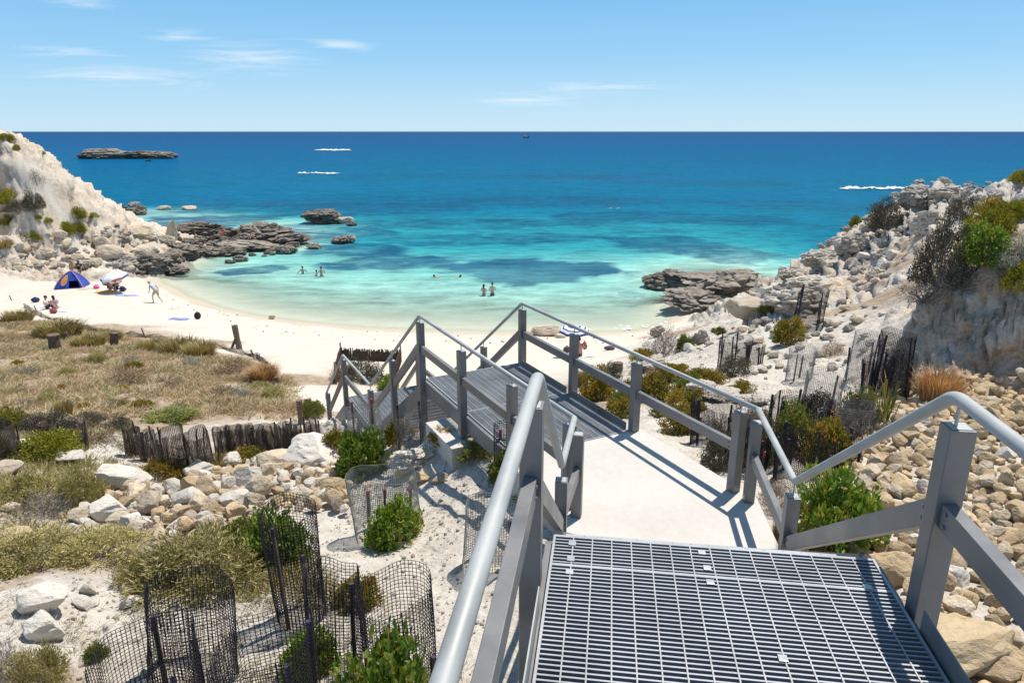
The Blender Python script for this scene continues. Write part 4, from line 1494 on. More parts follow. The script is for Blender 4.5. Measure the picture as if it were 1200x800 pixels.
for _ in range(4000):
    u, v = rnd.uniform(0, 215), rnd.uniform(258, 322)
    if inside((u, v), TP):
        spt.append((u, v))
    if len(spt) >= 130: break
for u, v in spt:
    kd = rnd.choices(('cream', 'grey'), (0.6, 0.4) if u < 150 else (0.45, .55))[0]
    w = rnd.choice((6, 8, 9, 11, 14, 20))
    prock(kd, u, v, w, w * rnd.uniform(.4, .65), 'talus_rock', 'cream rock in the talus under the left headland' if kd == 'cream' else 'grey rock in the talus under the left headland', 'talus rocks under the left headland')
for (u0, u1, v0, v1, n) in ((190, 345, 276, 302, 46), (140, 215, 300, 322, 24)):
    for k in range(n):
        u, v = rnd.uniform(u0, u1), rnd.uniform(v0, v1)
        w = rnd.choice((8, 10, 14, 20, 26))
        prock(rnd.choice(('shore', 'slab', 'shore')), u, v, w, w * rnd.uniform(.25, .45), 'shore_rock', 'brown grey rock on the low shelf between the left headland and the cove', 'rocks of the low shelf')
# ---- islet
ip = P(150, 186, 0)
k = px(ip)
isl = empty('islet', ip)
tag(isl, 'low grey rocky islet with an undercut left end far out on the left', 'islet')
for (du, w, h, dy) in ((-24, 66, 15.0, 0), (18, 56, 12.0, 3), (41, 40, 10.5, 0), (-44, 30, 9, -1)):
    me = rock_mesh('islet_rock', 400 + int(du), sub=5, cuts=9, pitted=0.14, layered=0.16, block=0.10)
    o = link('rock_mass', me, M['shore'], isl)
    o.location = (du * k, dy * k, -0.5)
    o.scale = (w * k, w * k * 0.5, h * k * 0.95)

# ---- right headland rocks
for (u, v, w, h, kd, lab) in ((778, 340, 54, 22, 'shore', 'dark rock with an overhang at the tip of the right point'),
                              (790, 322, 15, 6, 'shore', 'small black rock on top of the right point'),
                              (848, 350, 100, 30, 'shore', 'broad pitted grey rock platform of the right point'),
                              (815, 365, 90, 22, 'shore', 'undercut rock ledge above the beach at the right point'),
                              (862, 336, 60, 18, 'grey', 'grey rock ledge behind the platform of the right point'),
                              (820, 345, 110, 20, 'slab', 'long dark ledge joining the tip of the right point to its platform'),
                              (880, 375, 60, 26, 'cream', 'smooth pale block below the dark hollow of the right cliff'),
                              (925, 372, 70, 34, 'grey', 'large grey boulder jutting out in the middle of the right slope'),
                              (945, 345, 50, 22, 'grey', 'grey boulder above the stakes on the right slope'),
                              (960, 318, 48, 26, 'grey', 'light grey boulder on the skyline of the right cliff'),
                              (1000, 300, 40, 26, 'grey', 'grey boulder under the dark bush on the right cliff'),
                              (930, 335, 40, 20, 'grey', 'grey boulder low on the skyline of the right cliff'),
                              (1075, 245, 50, 30, 'grey', 'pale grey crag at the top of the right cliff'),
                              (1085, 275, 40, 30, 'grey', 'pale grey crag beside the hollow of the right cliff'),
                              (1110, 235, 50, 20, 'grey', 'pale grey rock on the upper right ridge')):
    prock(kd, u, v, w, h, 'rock' if kd in ('cream', 'grey') else 'shore_rock', lab, None, 0.8, variant=None)
RPG = [(880, 330), (940, 300), (1000, 258), (1030, 240), (1075, 212), (1110, 216), (1205, 210), (1205, 250), (1110, 245), (1060, 275), (1040, 330), (990, 360), (930, 380), (880, 385)]
n = 0
for _ in range(3000):
    u, v = rnd.uniform(870, 1205), rnd.uniform(215, 385)
    if inside((u, v), RPG):
        w = rnd.choice((7, 8, 10, 12, 15, 20))
        prock(rnd.choices(('grey', 'chalk', 'cream'), (.8, .1, .1))[0], u, v, w, w * rnd.uniform(.5, .75), 'cliff_rock', 'grey rock studding the face of the right limestone cliff', 'rocks on the right cliff face', 0.8, tilt=.5, bury=.34)
        n += 1
    if n > 190: break
n = 0
SLP = [(850, 385), (900, 375), (960, 365), (1040, 350), (1050, 410), (1000, 440), (900, 445), (840, 470), (780, 440), (790, 400)]
for _ in range(3000):
    u, v = rnd.uniform(780, 1050), rnd.uniform(350, 470)
    if inside((u, v), SLP):
        w = rnd.choice((5, 6, 8, 10, 14))
        prock(rnd.choices(('grey', 'chalk', 'cream'), (.6, .15, .25))[0], u, v, w, w * rnd.uniform(.45, .65), 'slope_stone', 'small pale rock strewn on the white slope below the right cliff', 'stones on the white slope', 0.8)
        n += 1
    if n > 85: break
# rock heap on the beach
for (u, v, w, h, lab) in ((640, 394, 36, 12, 'weed covered rock standing on the beach behind the walkway post'), (615, 394, 18, 7, 'small brown rock on the beach left of the walkway post'), (656, 396, 14, 5, 'low brown stone right of the weed covered beach rock')):
    prock('cream', u, v, w, h, 'rock', lab, None, .6)
prock('tan', 319, 374, 8, 5, 'rock', 'single tan stone at the waterline of the beach')
# ------------------------------------------------------------------ vegetation
def leaf_mat(name, stops, rough=0.55, trans=0.25, posvar=0.0):
    m, nt, b = new_mat(name)
    g = N(nt, 'ShaderNodeNewGeometry')
    oi = N(nt, 'ShaderNodeObjectInfo')
    f = g.outputs['Random Per Island']
    n = noise_(nt, g.outputs['Position'], 2.2, 3, 0.6)
    f2 = mixc(nt, 0.5, f, n)
    if posvar:
        n2 = noise_(nt, g.outputs['Position'], posvar, 4, 0.6)
        f2 = mixc(nt, 0.6, f2, n2)
    r = ramp(nt, [(p_, tuple(min(0.6, c_ * 1.6) for c_ in k_)) for p_, k_ in stops])
    L(nt, f2, r.inputs[0])
    sh = N(nt, 'ShaderNodeMapRange', inp={1: 0, 2: 1, 3: 0.8, 4: 1.15})
    L(nt, oi.outputs['Random'], sh.inputs[0])
    c = mixc(nt, 1.0, r.outputs[0], sh.outputs[0], 'MULTIPLY')
    L(nt, c, b.inputs['Base Color'])
    b.inputs['Roughness'].default_value = rough
    b.inputs['Specular IOR Level'].default_value = 0.35
    if trans:
        out = [x for x in nt.nodes if x.type == 'OUTPUT_MATERIAL'][0]
        t = N(nt, 'ShaderNodeBsdfTranslucent')
        L(nt, mixc(nt, 1.0, c, (1.3, 1.25, 0.7), 'MULTIPLY'), t.inputs[0])
        mx = N(nt, 'ShaderNodeMixShader')
        mx.inputs[0].default_value = trans
        L(nt, b.outputs[0], mx.inputs[1]); L(nt, t.outputs[0], mx.inputs[2])
        L(nt, mx.outputs[0], out.inputs[0])
    return m


M['leaf_green'] = leaf_mat('fresh_green_leaves', [(0.22, (0.04, 0.095, 0.012)), (0.42, (0.085, 0.16, 0.02)), (0.58, (0.16, 0.215, 0.035)), (0.72, (0.25, 0.24, 0.05)), (0.82, (0.28, 0.16, 0.06))], 0.4, 0.25)
M['leaf_mid'] = leaf_mat('mid_green_leaves', [(0.22, (0.035, 0.065, 0.014)), (0.45, (0.085, 0.125, 0.024)), (0.62, (0.17, 0.18, 0.04)), (0.78, (0.26, 0.17, 0.07))])
M['leaf_orange'] = leaf_mat('green_leaves_turning_orange', [(0.25, (0.06, 0.08, 0.015)), (0.45, (0.12, 0.14, 0.02)), (0.58, (0.25, 0.20, 0.03)), (0.72, (0.38, 0.17, 0.05))])
M['leaf_yellow'] = leaf_mat('yellow_green_leaves', [(0.25, (0.07, 0.085, 0.008)), (0.5, (0.17, 0.17, 0.015)), (0.75, (0.28, 0.25, 0.03))])
M['leaf_olive'] = leaf_mat('olive_scrub_leaves', [(0.22, (0.09, 0.085, 0.03)), (0.45, (0.20, 0.18, 0.06)), (0.62, (0.31, 0.26, 0.11)), (0.8, (0.40, 0.33, 0.19))], 0.7, 0.15)
M['leaf_grey'] = leaf_mat('silver_grey_leaves', [(0.25, (0.12, 0.125, 0.10)), (0.5, (0.24, 0.24, 0.20)), (0.75, (0.36, 0.35, 0.30))], 0.8, 0.1)
M['leaf_dark'] = leaf_mat('dark_scrub_leaves', [(0.25, (0.03, 0.03, 0.022)), (0.5, (0.065, 0.06, 0.04)), (0.75, (0.12, 0.105, 0.075))], 0.8, 0.1)
M['twig_brown'] = leaf_mat('brown_dry_twigs', [(0.25, (0.10, 0.065, 0.04)), (0.5, (0.20, 0.135, 0.085)), (0.75, (0.33, 0.25, 0.17))], 0.9, 0.0)
M['twig_grey'] = leaf_mat('grey_dead_twigs', [(0.25, (0.08, 0.072, 0.065)), (0.5, (0.16, 0.145, 0.13)), (0.75, (0.30, 0.275, 0.25))], 0.9, 0.0)
M['dry_orange'] = leaf_mat('rusty_dry_grass_blades', [(0.25, (0.18, 0.085, 0.035)), (0.5, (0.34, 0.18, 0.085)), (0.75, (0.48, 0.32, 0.18))], 0.9, 0.15)
M['dune_grass'] = leaf_mat('dry_dune_blades', [(0.20, (0.17, 0.15, 0.10)), (0.38, (0.30, 0.235, 0.16)), (0.46, (0.43, 0.30, 0.19)), (0.52, (0.46, 0.265, 0.16)), (0.58, (0.42, 0.285, 0.19)), (0.64, (0.49, 0.36, 0.215)), (0.8, (0.34, 0.30, 0.16))], 0.9, 0.15, 0.45)
M['dune_olive'] = leaf_mat('grey_olive_dune_scrub', [(0.22, (0.13, 0.13, 0.07)), (0.45, (0.24, 0.215, 0.12)), (0.6, (0.32, 0.27, 0.16)), (0.8, (0.28, 0.26, 0.10))], 0.9, 0.1, 0.3)
M['straw'] = leaf_mat('straw_tussock_blades', [(0.22, (0.09, 0.075, 0.03)), (0.45, (0.19, 0.15, 0.06)), (0.65, (0.27, 0.215, 0.10)), (0.8, (0.34, 0.28, 0.16))], 0.85, 0.2)

rng = np.random.default_rng(5)


def leaves_np(pos, dirs, length, width, fold=0.25, rs=None):
    """leaf = a folded diamond of two quads sharing the midrib: base, two side points, tip"""
    n = len(pos)
    d = dirs / (np.linalg.norm(dirs, axis=1, keepdims=True) + 1e-9)
    a = rng.normal(size=(n, 3))
    s = np.cross(d, a)
    s /= np.linalg.norm(s, axis=1, keepdims=True) + 1e-9
    u = np.cross(s, d)
    ln = length * rng.uniform(0.65, 1.25, n)[:, None]
    wd = width * rng.uniform(0.7, 1.2, n)[:, None]
    b = pos
    t = pos + d * ln + u * ln * rng.uniform(-.2, .2, n)[:, None]
    m1 = pos + d * ln * 0.5 + s * wd / 2 + u * wd * fold
    m2 = pos + d * ln * 0.5 - s * wd / 2 + u * wd * fold
    V = np.stack([b, m1, t, m2], 1).reshape(-1, 3)
    i = np.arange(n)[:, None] * 4
    F_ = np.concatenate([np.stack([i[:, 0], i[:, 0] + 1, i[:, 0] + 2], 1), np.stack([i[:, 0], i[:, 0] + 2, i[:, 0] + 3], 1)], 0)
    return V, F_


def clump_points(n, clumps, spread, flat=1.0, seed=0):
    """unit bush: x,y in +-1, z in 0..1; leaves on clump shells, gaps between"""
    g = np.random.default_rng(seed)
    c = []
    while len(c) < clumps:
        p = g.uniform(-1, 1, 3) * np.array([1, 1, 1]); p[2] = abs(p[2])
        r = np.sqrt(p[0] ** 2 + p[1] ** 2 + p[2] ** 2)
        if 0.25 < r < 0.95:
            c.append(p * np.array([.85, .85, .82]))
    c = np.array(c)
    # push the clumps out towards the dome so that the bush reads as one leafy mass with gaps
    nr = np.linalg.norm(c, axis=1, keepdims=True)
    c = c / nr * (0.30 + 0.42 * nr + g.uniform(0, .28, (clumps, 1)))
    rad = g.uniform(0.7, 1.25, clumps) * spread
    k = g.integers(0, clumps, n)
    d = g.normal(size=(n, 3)); d /= np.linalg.norm(d, axis=1, keepdims=True)
    q = g.uniform(0.35, 1, n) ** 0.6
    p = c[k] + d * (rad[k] * q)[:, None]
    p[:, 2] = np.abs(p[:, 2]) * flat
    # ragged sprigs that stand out of the dome
    sp_ = g.uniform(0, 1, n) < .16
    ext = c[k] / (np.linalg.norm(c[k], axis=1, keepdims=True) + 1e-6)
    ns_ = 40
    sd_ = g.normal(size=(ns_, 3)); sd_[:, 2] = np.abs(sd_[:, 2]) * .9 + .15; sd_ /= np.linalg.norm(sd_, axis=1, keepdims=True)
    sl_ = g.uniform(.75, 1.18, ns_)
    kk = g.integers(0, ns_, n)
    ps_ = sd_[kk] * (sl_[kk] * g.uniform(.55, 1, n))[:, None] * np.array([1, 1, .95]) + g.normal(size=(n, 3)) * .035
    p = np.where(sp_[:, None], ps_, p)
    p[:, 2] = np.abs(p[:, 2])
    out = d * .8 + c[k] * 0.8 + g.normal(size=(n, 3)) * .45 + np.array([0, 0, 0.2])
    return p, out, c


class Bush:
    def __init__(self, key, n, clumps, spread, leaf, width, mat, twigmat, seed, stems=True, blades=False):
        p, d, c = clump_points(n, clumps, spread, 1.0, seed)
        V, F_ = leaves_np(p, d, leaf, width)
        self.foliage = np_mesh(key + '_foliage', V, F_, False)
        self.foliage.materials.append(M[mat])
        mb = MB()
        r_ = random.Random(seed)
        for q in c[:22]:
            a = Vector((q[0] * .15, q[1] * .15, -0.06))
            mid = Vector((q[0] * .55 + r_.uniform(-.1, .1), q[1] * .55 + r_.uniform(-.1, .1), q[2] * .45))
            mb.tube([a, mid, Vector(q)], 0.02, 4, False, [0.028, 0.018, 0.008])
        self.stem = mb.mesh(key + '_stem')
        self.stem.materials.append(M[twigmat])
        self.key = key


class Tuft:
    """blades fanning out of a base"""

    def __init__(self, key, n, mat, seed, lean=0.7, width=0.02, spread=0.5, curl=0.25):
        g = np.random.default_rng(seed)
        a = g.uniform(0, 2 * PI, n)
        rr = np.sqrt(g.uniform(0, 1, n)) * spread
        b = np.stack([np.cos(a) * rr, np.sin(a) * rr, np.full(n, -0.03)], 1)
        l = lean * g.uniform(0.1, 1, n)
        h = g.uniform(0.45, 1.0, n)
        a2 = a + g.normal(0, .5, n)
        t = b + np.stack([np.cos(a2) * l, np.sin(a2) * l, h], 1) * np.array([1, 1, 1])
        mid = b * .45 + t * .55 + np.stack([0 * h, 0 * h, h * curl * .5], 1)
        tt = t - np.stack([0 * h, 0 * h, h * curl * g.uniform(0, 1, n)], 1)
        s = np.stack([-np.sin(a2), np.cos(a2), 0 * a], 1) * width / 2
        V = np.stack([b - s, b + s, mid + s * .8, mid - s * .8, tt], 1).reshape(-1, 3)
        i = np.arange(n) * 5
        F_ = np.concatenate([np.stack([i, i + 1, i + 2], 1), np.stack([i, i + 2, i + 3], 1), np.stack([i + 3, i + 2, i + 4], 1)], 0)
        self.foliage = np_mesh(key + '_blades', V, F_, False)
        self.foliage.materials.append(M[mat])
        self.stem = None
        self.key = key


BU = {
    'green': [Bush('green', 4200, 34, .27, .12, .075, 'leaf_green', 'twig_brown', s) for s in (1, 2)],
    'mid': [Bush('mid', 5000, 36, .27, .10, .055, 'leaf_mid', 'twig_brown', s) for s in (3, 4)],
    'orange': [Bush('orange', 4200, 34, .25, .11, .06, 'leaf_orange', 'twig_brown', s) for s in (5, 6, 7)],
    'yellow': [Bush('yellow', 6000, 38, .28, .09, .045, 'leaf_yellow', 'twig_brown', s) for s in (8, 9)],
    'olive': [Bush('olive', 7000, 44, .26, .12, .022, 'leaf_olive', 'twig_grey', s) for s in (10, 11, 12)],
    'grey': [Bush('grey', 2800, 26, .28, .09, .035, 'leaf_grey', 'twig_grey', s) for s in (13, 14)],
    'dark': [Bush('dark', 7000, 36, .27, .065, .03, 'leaf_dark', 'twig_grey', s) for s in (15, 16)],
    'dead': [Bush('dead', 1500, 26, .30, .22, .012, 'twig_grey', 'twig_grey', s) for s in (17, 18)],
    'deadbrown': [Bush('deadbrown', 1700, 26, .30, .20, .014, 'twig_brown', 'twig_brown', s) for s in (19, 20)],
    'bigleaf': [Bush('bigleaf', 1500, 26, .27, .12, .10, 'leaf_green', 'twig_brown', s) for s in (21, 22)],
    'rust': [Tuft('rust', 1500, 'dry_orange', 23, .75, .022, .45)],
    'straw': [Tuft('straw', 1100, 'straw', s, .55, .03, .62) for s in (24, 25, 26)],
    'reed': [Tuft('reed', 26, 'leaf_mid', 27, .8, .05, .25, .45)],
}
M['weed'] = simple('dried_seaweed', (0.11, 0.075, 0.045), 0.9, 0, .3, 6)
PL = []


def bush(kind, loc, dims, name, label, group=None, cat='shrub', rz=None, foliage_only=False):
    B = rnd.choice(BU[kind])
    root = empty(name, loc, rnd.uniform(0, 6.28) if rz is None else rz)
    root.scale = dims
    tag(root, label, cat, group)
    o = bpy.data.objects.new('foliage' if B.stem else 'blades', B.foliage)
    COL.objects.link(o); o.parent = root
    if B.stem and not foliage_only:
        s = bpy.data.objects.new('stem', B.stem)
        COL.objects.link(s); s.parent = root
    return root


def pbush(kind, u, v, w, h, label, name='shrub', group=None, cat='shrub', deep=1.0, z=None):
    """a plant whose foot is seen at (u, v), w by h photograph pixels large"""
    p = place(u, v) if z is None else P(u, v, z)
    k = px(p)
    dv_ = Vector((p.x, p.y, 0)).normalized()
    p = p + dv_ * (w * k * 0.22 * deep)
    zz_ = gz(p.x, p.y)
    p.z = max(min(zz_, p.z + 0.5 * w * k), p.z - 0.5 * w * k) if abs(zz_ - p.z) < 1.5 else p.z
    return bush(kind, p, (w * k * .5, w * k * .5 * deep, h * k * 0.95), name, label, group, cat)


for a in (
    # near and middle left
    ('bigleaf', 458, 868, 140, 138, 'bright green broad leaved shrub in front of the mesh guard by the near rail'),
    ('green', 325, 668, 92, 74, 'bright green bushy shrub growing through the tall narrow mesh guard'),
    ('mid', 287, 648, 62, 44, 'mid green shrub left of the tall narrow mesh guard'),
    ('olive', 235, 694, 165, 68, 'wide olive scrub bush behind the large mesh guard'),
    ('olive', 165, 690, 60, 40, 'olive scrub bush at the left foot of the wide olive bush'),
    ('olive', 120, 660, 110, 36, 'olive scrub strip in front of the boulder pile'),
    ('olive', 40, 665, 120, 34, 'olive scrub around the tan boulder at the left edge'),
    ('olive', 100, 596, 64, 54, 'olive straw coloured bush left of the greyish white rock'),
    ('olive', 30, 590, 80, 36, 'low olive scrub above the left edge boulder'),
    ('dead', 50, 605, 70, 22, 'grey dead twiggy bush beside the olive straw coloured bush'),
    ('olive', 50, 810, 66, 60, 'olive scrub bush in the bottom left corner'),
    ('dead', 12, 800, 40, 60, 'grey dead twigs at the bottom left edge'),
    ('mid', 112, 775, 30, 24, 'small green seedling left of the low mesh guard'),
    ('orange', 418, 716, 60, 42, 'orange and green low shrub right of the tall guard'),
    ('green', 365, 790, 70, 60, 'green shrub inside the square mesh guard at the bottom'),
    ('green', 465, 640, 70, 56, 'green and yellow shrub in front of the grey mesh guard'),
    ('green', 430, 560, 74, 58, 'bright green shrub between the red tipped stakes'),
    ('orange', 395, 540, 50, 40, 'yellow green shrub left of the red tipped stakes'),
    ('orange', 470, 520, 46, 30, 'orange tinged low shrub under the lower landing'),
    ('orange', 522, 524, 44, 18, 'orange green ground shrub in front of the concrete pad'),
    ('mid', 560, 540, 50, 24, 'green low shrub right of the concrete pad'),
    ('mid', 600, 568, 60, 46, 'dark green shrub beside the walkway posts'),
    ('orange', 620, 590, 40, 36, 'reddish shrub behind the near handrail'),
    ('yellow', 62, 542, 82, 36, 'dome shaped yellow green bush at the left'),
    ('yellow', 24, 540, 36, 24, 'small yellow green bush left of the dome shaped one'),
    ('orange', 190, 562, 56, 24, 'orange and green ground shrub left of the row of old guards'),
    ('orange', 290, 546, 50, 22, 'yellow green shrub at the foot of the row of old guards'),
    ('straw', 258, 552, 40, 24, 'dry straw tuft at the foot of the row of old guards'),
    ('orange', 350, 528, 50, 16, 'low yellow green shrub at the right foot of the old guards'),
    ('mid', 195, 495, 70, 10, 'flat green creeping shrub on top of the row of old guards'),
    ('dark', 48, 505, 64, 24, 'dark olive bush at the left of the row of old guards'),
    ('dark', 100, 500, 54, 16, 'low dark bush in the row of old guards'),
    ('dark', 140, 505, 40, 18, 'dark grey bush in the row of old guards'),
    ('yellow', 10, 505, 44, 30, 'mustard green bush cut by the left edge'),
    ('deadbrown', 110, 520, 52, 24, 'brown dry bush in front of the row of old guards'),
    ('straw', 76, 486, 26, 22, 'brown round dry tussock on the dune'),
    ('mid', 366, 488, 30, 22, 'green leafy shrub at the edge of the sand path'),
    ('straw', 212, 415, 60, 24, 'left straw tussock of the clump at the edge of the beach'),
    ('straw', 235, 418, 50, 22, 'right straw tussock of the clump at the edge of the beach'),
    ('straw', 180, 410, 46, 16, 'low straw tussock left of the clump at the edge of the beach'),
    ('straw', 105, 408, 50, 20, 'yellow straw tussock between the two cut posts'),
    ('straw', 70, 396, 70, 22, 'yellow straw tussock behind the left cut post'),
    ('straw', 22, 378, 46, 16, 'straw tussock at the left edge of the beach'),
    ('straw', 130, 400, 34, 16, 'straw tussock beside the slanting cut post'),
    ('rust', 310, 450, 50, 24, 'rust brown dry shrub at the right end of the dune'),
    ('deadbrown', 270, 440, 60, 18, 'pinkish brown dry bush on the right of the dune'),
    ('deadbrown', 150, 450, 60, 16, 'pinkish brown dry bush in the middle of the dune'),
    # by the lower stairs
    ('dark', 425, 448, 60, 30, 'green bushes inside the brush fence beside the lower stairs'),
    ('deadbrown', 405, 446, 40, 26, 'brown dry bush inside the brush fence beside the lower stairs'),
    ('green', 455, 458, 26, 20, 'small bright green shrub behind the lower landing'),
    # right of the walkway
    ('orange', 700, 470, 44, 44, 'green and rust shrub behind the kick plate of the walkway'),
    ('dark', 716, 446, 26, 22, 'dark small bush behind the railing near the wooden stump'),
    ('straw', 682, 452, 20, 24, 'pale grass tuft behind the walkway railing'),
    ('orange', 728, 490, 40, 26, 'rust tinted shrub at the end of the walkway kick plate'),
    ('mid', 740, 470, 30, 28, 'dark green shrub beside the middle post of the walkway'),
    ('orange', 765, 470, 50, 36, 'orange and green succulent shrub behind the right railing'),
    ('orange', 795, 510, 56, 36, 'green succulent shrub on the sand beside the concrete path'),
    ('orange', 800, 480, 50, 26, 'orange topped succulent shrub above the one on the sand'),
    ('orange', 830, 450, 50, 18, 'yellow succulent patch on the white slope'),
    ('orange', 868, 465, 40, 20, 'orange succulent patch by the long white rock ledge'),
    ('mid', 803, 410, 24, 20, 'round green bush at the foot of the right slope'),
    ('dead', 775, 418, 50, 34, 'grey brown twiggy bush at the edge of the beach'),
    ('yellow', 752, 420, 32, 12, 'low yellow green plant at the edge of the beach'),
    ('orange', 925, 405, 42, 34, 'mustard coloured shrub on the middle of the white slope'),
    ('mid', 900, 365, 22, 18, 'dark green shrub in the cleft above the pale block'),
    ('deadbrown', 975, 418, 30, 16, 'rusty dry patch on the white slope'),
    ('mid', 842, 392, 18, 10, 'small green plant on the grey ledge of the right slope'),
    ('green', 975, 646, 104, 104, 'bright green bush behind the low railing post'),
    ('mid', 930, 530, 60, 60, 'leafy shrub inside the cluster of guards behind the railing'),
    ('orange', 965, 545, 60, 64, 'yellow and green shrub in the cluster of guards behind the railing'),
    ('mid', 1005, 500, 50, 46, 'sparse shrub at the right of the cluster of guards'),
    ('dark', 845, 550, 60, 60, 'dark shrub filling the guard beside the concrete path'),
    ('rust', 1098, 480, 72, 60, 'rusty dry grass bush at the top of the rubble slope'),
    ('reed', 1035, 500, 60, 74, 'tall green reedy blades beside the rusty bush'),
    ('dead', 1060, 470, 40, 60, 'grey twigs beside the rusty dry grass bush'),
    ('straw', 915, 640, 30, 40, 'pale dry grass tuft at the edge of the concrete path'),
    ('straw', 975, 660, 50, 26, 'green and straw grass tuft under the slanting mid rail'),
    ('straw', 1131, 710, 20, 24, 'small grass tuft growing between the near tan boulders'),
    # right cliff top
    ('dark', 1035, 285, 52, 34, 'dark grey bush overhanging the hollow of the right cliff'),
    ('mid', 1003, 265, 17, 13, 'small green bush on the skyline of the right cliff'),
    ('dark', 1130, 258, 44, 28, 'dark grey bush below the ridge on the right'),
    ('yellow', 1155, 285, 62, 40, 'yellow green bush on the slope of the right cliff'),
    ('dark', 1100, 345, 70, 76, 'large dark bush filling the gully of the right cliff'),
    ('green', 1148, 318, 58, 48, 'bright green bush in front of the dark gully bush'),
    ('grey', 1178, 326, 50, 32, 'silver grey bush above the shaded earth wall'),
    ('grey', 1195, 305, 36, 26, 'silver grey bush at the right edge above the earth wall'),
    ('yellow', 1195, 350, 46, 36, 'olive green bush hanging at the right edge of the earth wall'),
    ('yellow', 1195, 222, 30, 16, 'dark yellow green bush on the ridge at the right edge'),
    ('orange', 1160, 262, 44, 22, 'yellowish low bush under the upper right ridge'),
    ('dead', 1120, 345, 60, 34, 'grey dead twigs hanging over the shaded earth wall'),
    ('orange', 1104, 226, 10, 6, 'tiny yellow plant on the top crag of the right cliff'),
    ('dead', 1080, 370, 60, 30, 'grey dead twigs at the foot of the dark gully bush'),
    ('yellow', 1190, 260, 40, 22, 'olive bush below the right end of the ridge'),
    ('orange', 985, 300, 12, 6, 'tiny rusty plant on the skyline boulder'),
    # left headland
    ('dark', 42, 253, 26, 22, 'round blue grey bush on the left headland'),
    ('yellow', 14, 252, 26, 18, 'yellow green bush at the left edge of the headland'),
    ('yellow', 10, 262, 20, 12, 'low yellow green bush under the one at the left edge of the headland'),
    ('yellow', 38, 282, 28, 12, 'bright green flat bush in the middle of the left headland slope'),
    ('yellow', 93, 266, 20, 14, 'green bush on the shoulder of the left headland'),
    ('yellow', 95, 278, 18, 12, 'green bush on the talus below the headland shoulder'),
    ('yellow', 80, 280, 24, 16, 'olive green bush left of the talus'),
    ('yellow', 111, 262, 14, 6, 'small green plant high on the left headland shoulder'),
    ('yellow', 57, 265, 12, 6, 'small green plant in the middle of the left headland'),
    ('yellow', 46, 260, 10, 5, 'tiny green plant below the blue grey bush'),
    ('dark', 28, 268, 40, 12, 'grey scrub below the blue grey bush'),
    ('yellow', 6, 165, 22, 8, 'yellow green bush on the top of the left headland'),
    ('yellow', 20, 177, 9, 7, 'small bush just below the top of the left headland'),
    ('yellow', 50, 186, 10, 4, 'thin bush on the edge of the left headland'),
    ('dead', 45, 222, 20, 16, 'grey twiggy bush in the hollow of the left headland'),
    ('straw', 5, 300, 30, 14, 'grey olive tussock at the left foot of the headland'),
):
    pbush(*a)

# extra low scrub on the near left ground, one object nobody could count
def scatter_blades(name, regions, mat, label, seed):
    """tufts of narrow blades; regions = (pixel polygon, box in metres, count, height, radius, blades, width)"""
    g = np.random.default_rng(seed)
    r_ = random.Random(seed)
    B, T, S = [], [], []
    for poly_, box, cnt, h, rad_, nb_, wd in regions:
        done = 0
        for _ in range(cnt * 30):
            if done >= cnt: break
            x, y = r_.uniform(box[0], box[1]), r_.uniform(box[2], box[3])
            dens = mnoise.noise(Vector((x * .55, y * .55, seed))) + 0.5 * mnoise.noise(Vector((x * 1.6, y * 1.6, seed)))
            if dens < r_.uniform(-0.35, 0.25): continue
            z = gz(x, y)
            if not inside(proj(Vector((x, y, z))), poly_): continue
            done += 1
            sc = r_.uniform(.55, 1.25) * (0.8 + 0.5 * dens)
            a = g.uniform(0, 2 * PI, nb_)
            rr = np.sqrt(g.uniform(0, 1, nb_)) * rad_ * sc
            b = np.stack([x + np.cos(a) * rr * .6, y + np.sin(a) * rr * .6, np.full(nb_, z - .02)], 1)
            l = rad_ * sc * g.uniform(0.1, 1.3, nb_)
            t = b + np.stack([np.cos(a) * l, np.sin(a) * l, h * sc * g.uniform(.35, 1, nb_)], 1)
            B.append(b); T.append(t); S.append(np.full(nb_, wd))
    B = np.vstack(B); T = np.vstack(T); S = np.concatenate(S)[:, None]
    d = T - B
    s = np.cross(d, g.normal(size=d.shape)); s /= np.linalg.norm(s, axis=1, keepdims=True) + 1e-9
    s = s * S / 2
    mid = B * .4 + T * .6
    V = np.stack([B - s * .5, B + s * .5, mid + s, T, mid - s], 1).reshape(-1, 3)
    i = np.arange(len(B)) * 5
    F_ = np.concatenate([np.stack([i, i + 1, i + 2], 1), np.stack([i, i + 2, i + 4], 1), np.stack([i + 4, i + 2, i + 3], 1)], 0)
    o = link(name, np_mesh(name, V, F_, False), M[mat])
    return tag(o, label, None, None, 'stuff')


DP = [(-60, 382), (20, 374), (60, 374), (110, 384), (150, 394), (165, 405), (240, 412), (285, 424), (340, 448), (372, 480), (372, 492), (300, 492), (200, 490), (90, 488), (-60, 500)]
scatter_blades('dune_grass', [(DP, (-30, -5, 15, 38), 6500, 0.20, 0.26, 20, 0.016)], 'dune_grass', 'dry pinkish brown grass covering the dune on the left', 3)
scatter_blades('dune_scrub', [(DP, (-30, -5, 15, 38), 1300, 0.24, 0.24, 26, 0.020)], 'dune_olive', 'grey olive scrub mixed into the dry grass of the dune on the left', 33)
GP1 = [(-40, 500), (150, 500), (180, 540), (230, 556), (150, 575), (75, 612), (60, 660), (-40, 670)]
GP2 = [(-40, 640), (80, 640), (230, 634), (330, 640), (390, 690), (380, 720), (240, 700), (150, 690), (90, 660), (-40, 680)]
GP3 = [(-40, 700), (90, 680), (200, 720), (520, 690), (540, 800), (560, 830), (-40, 830)]
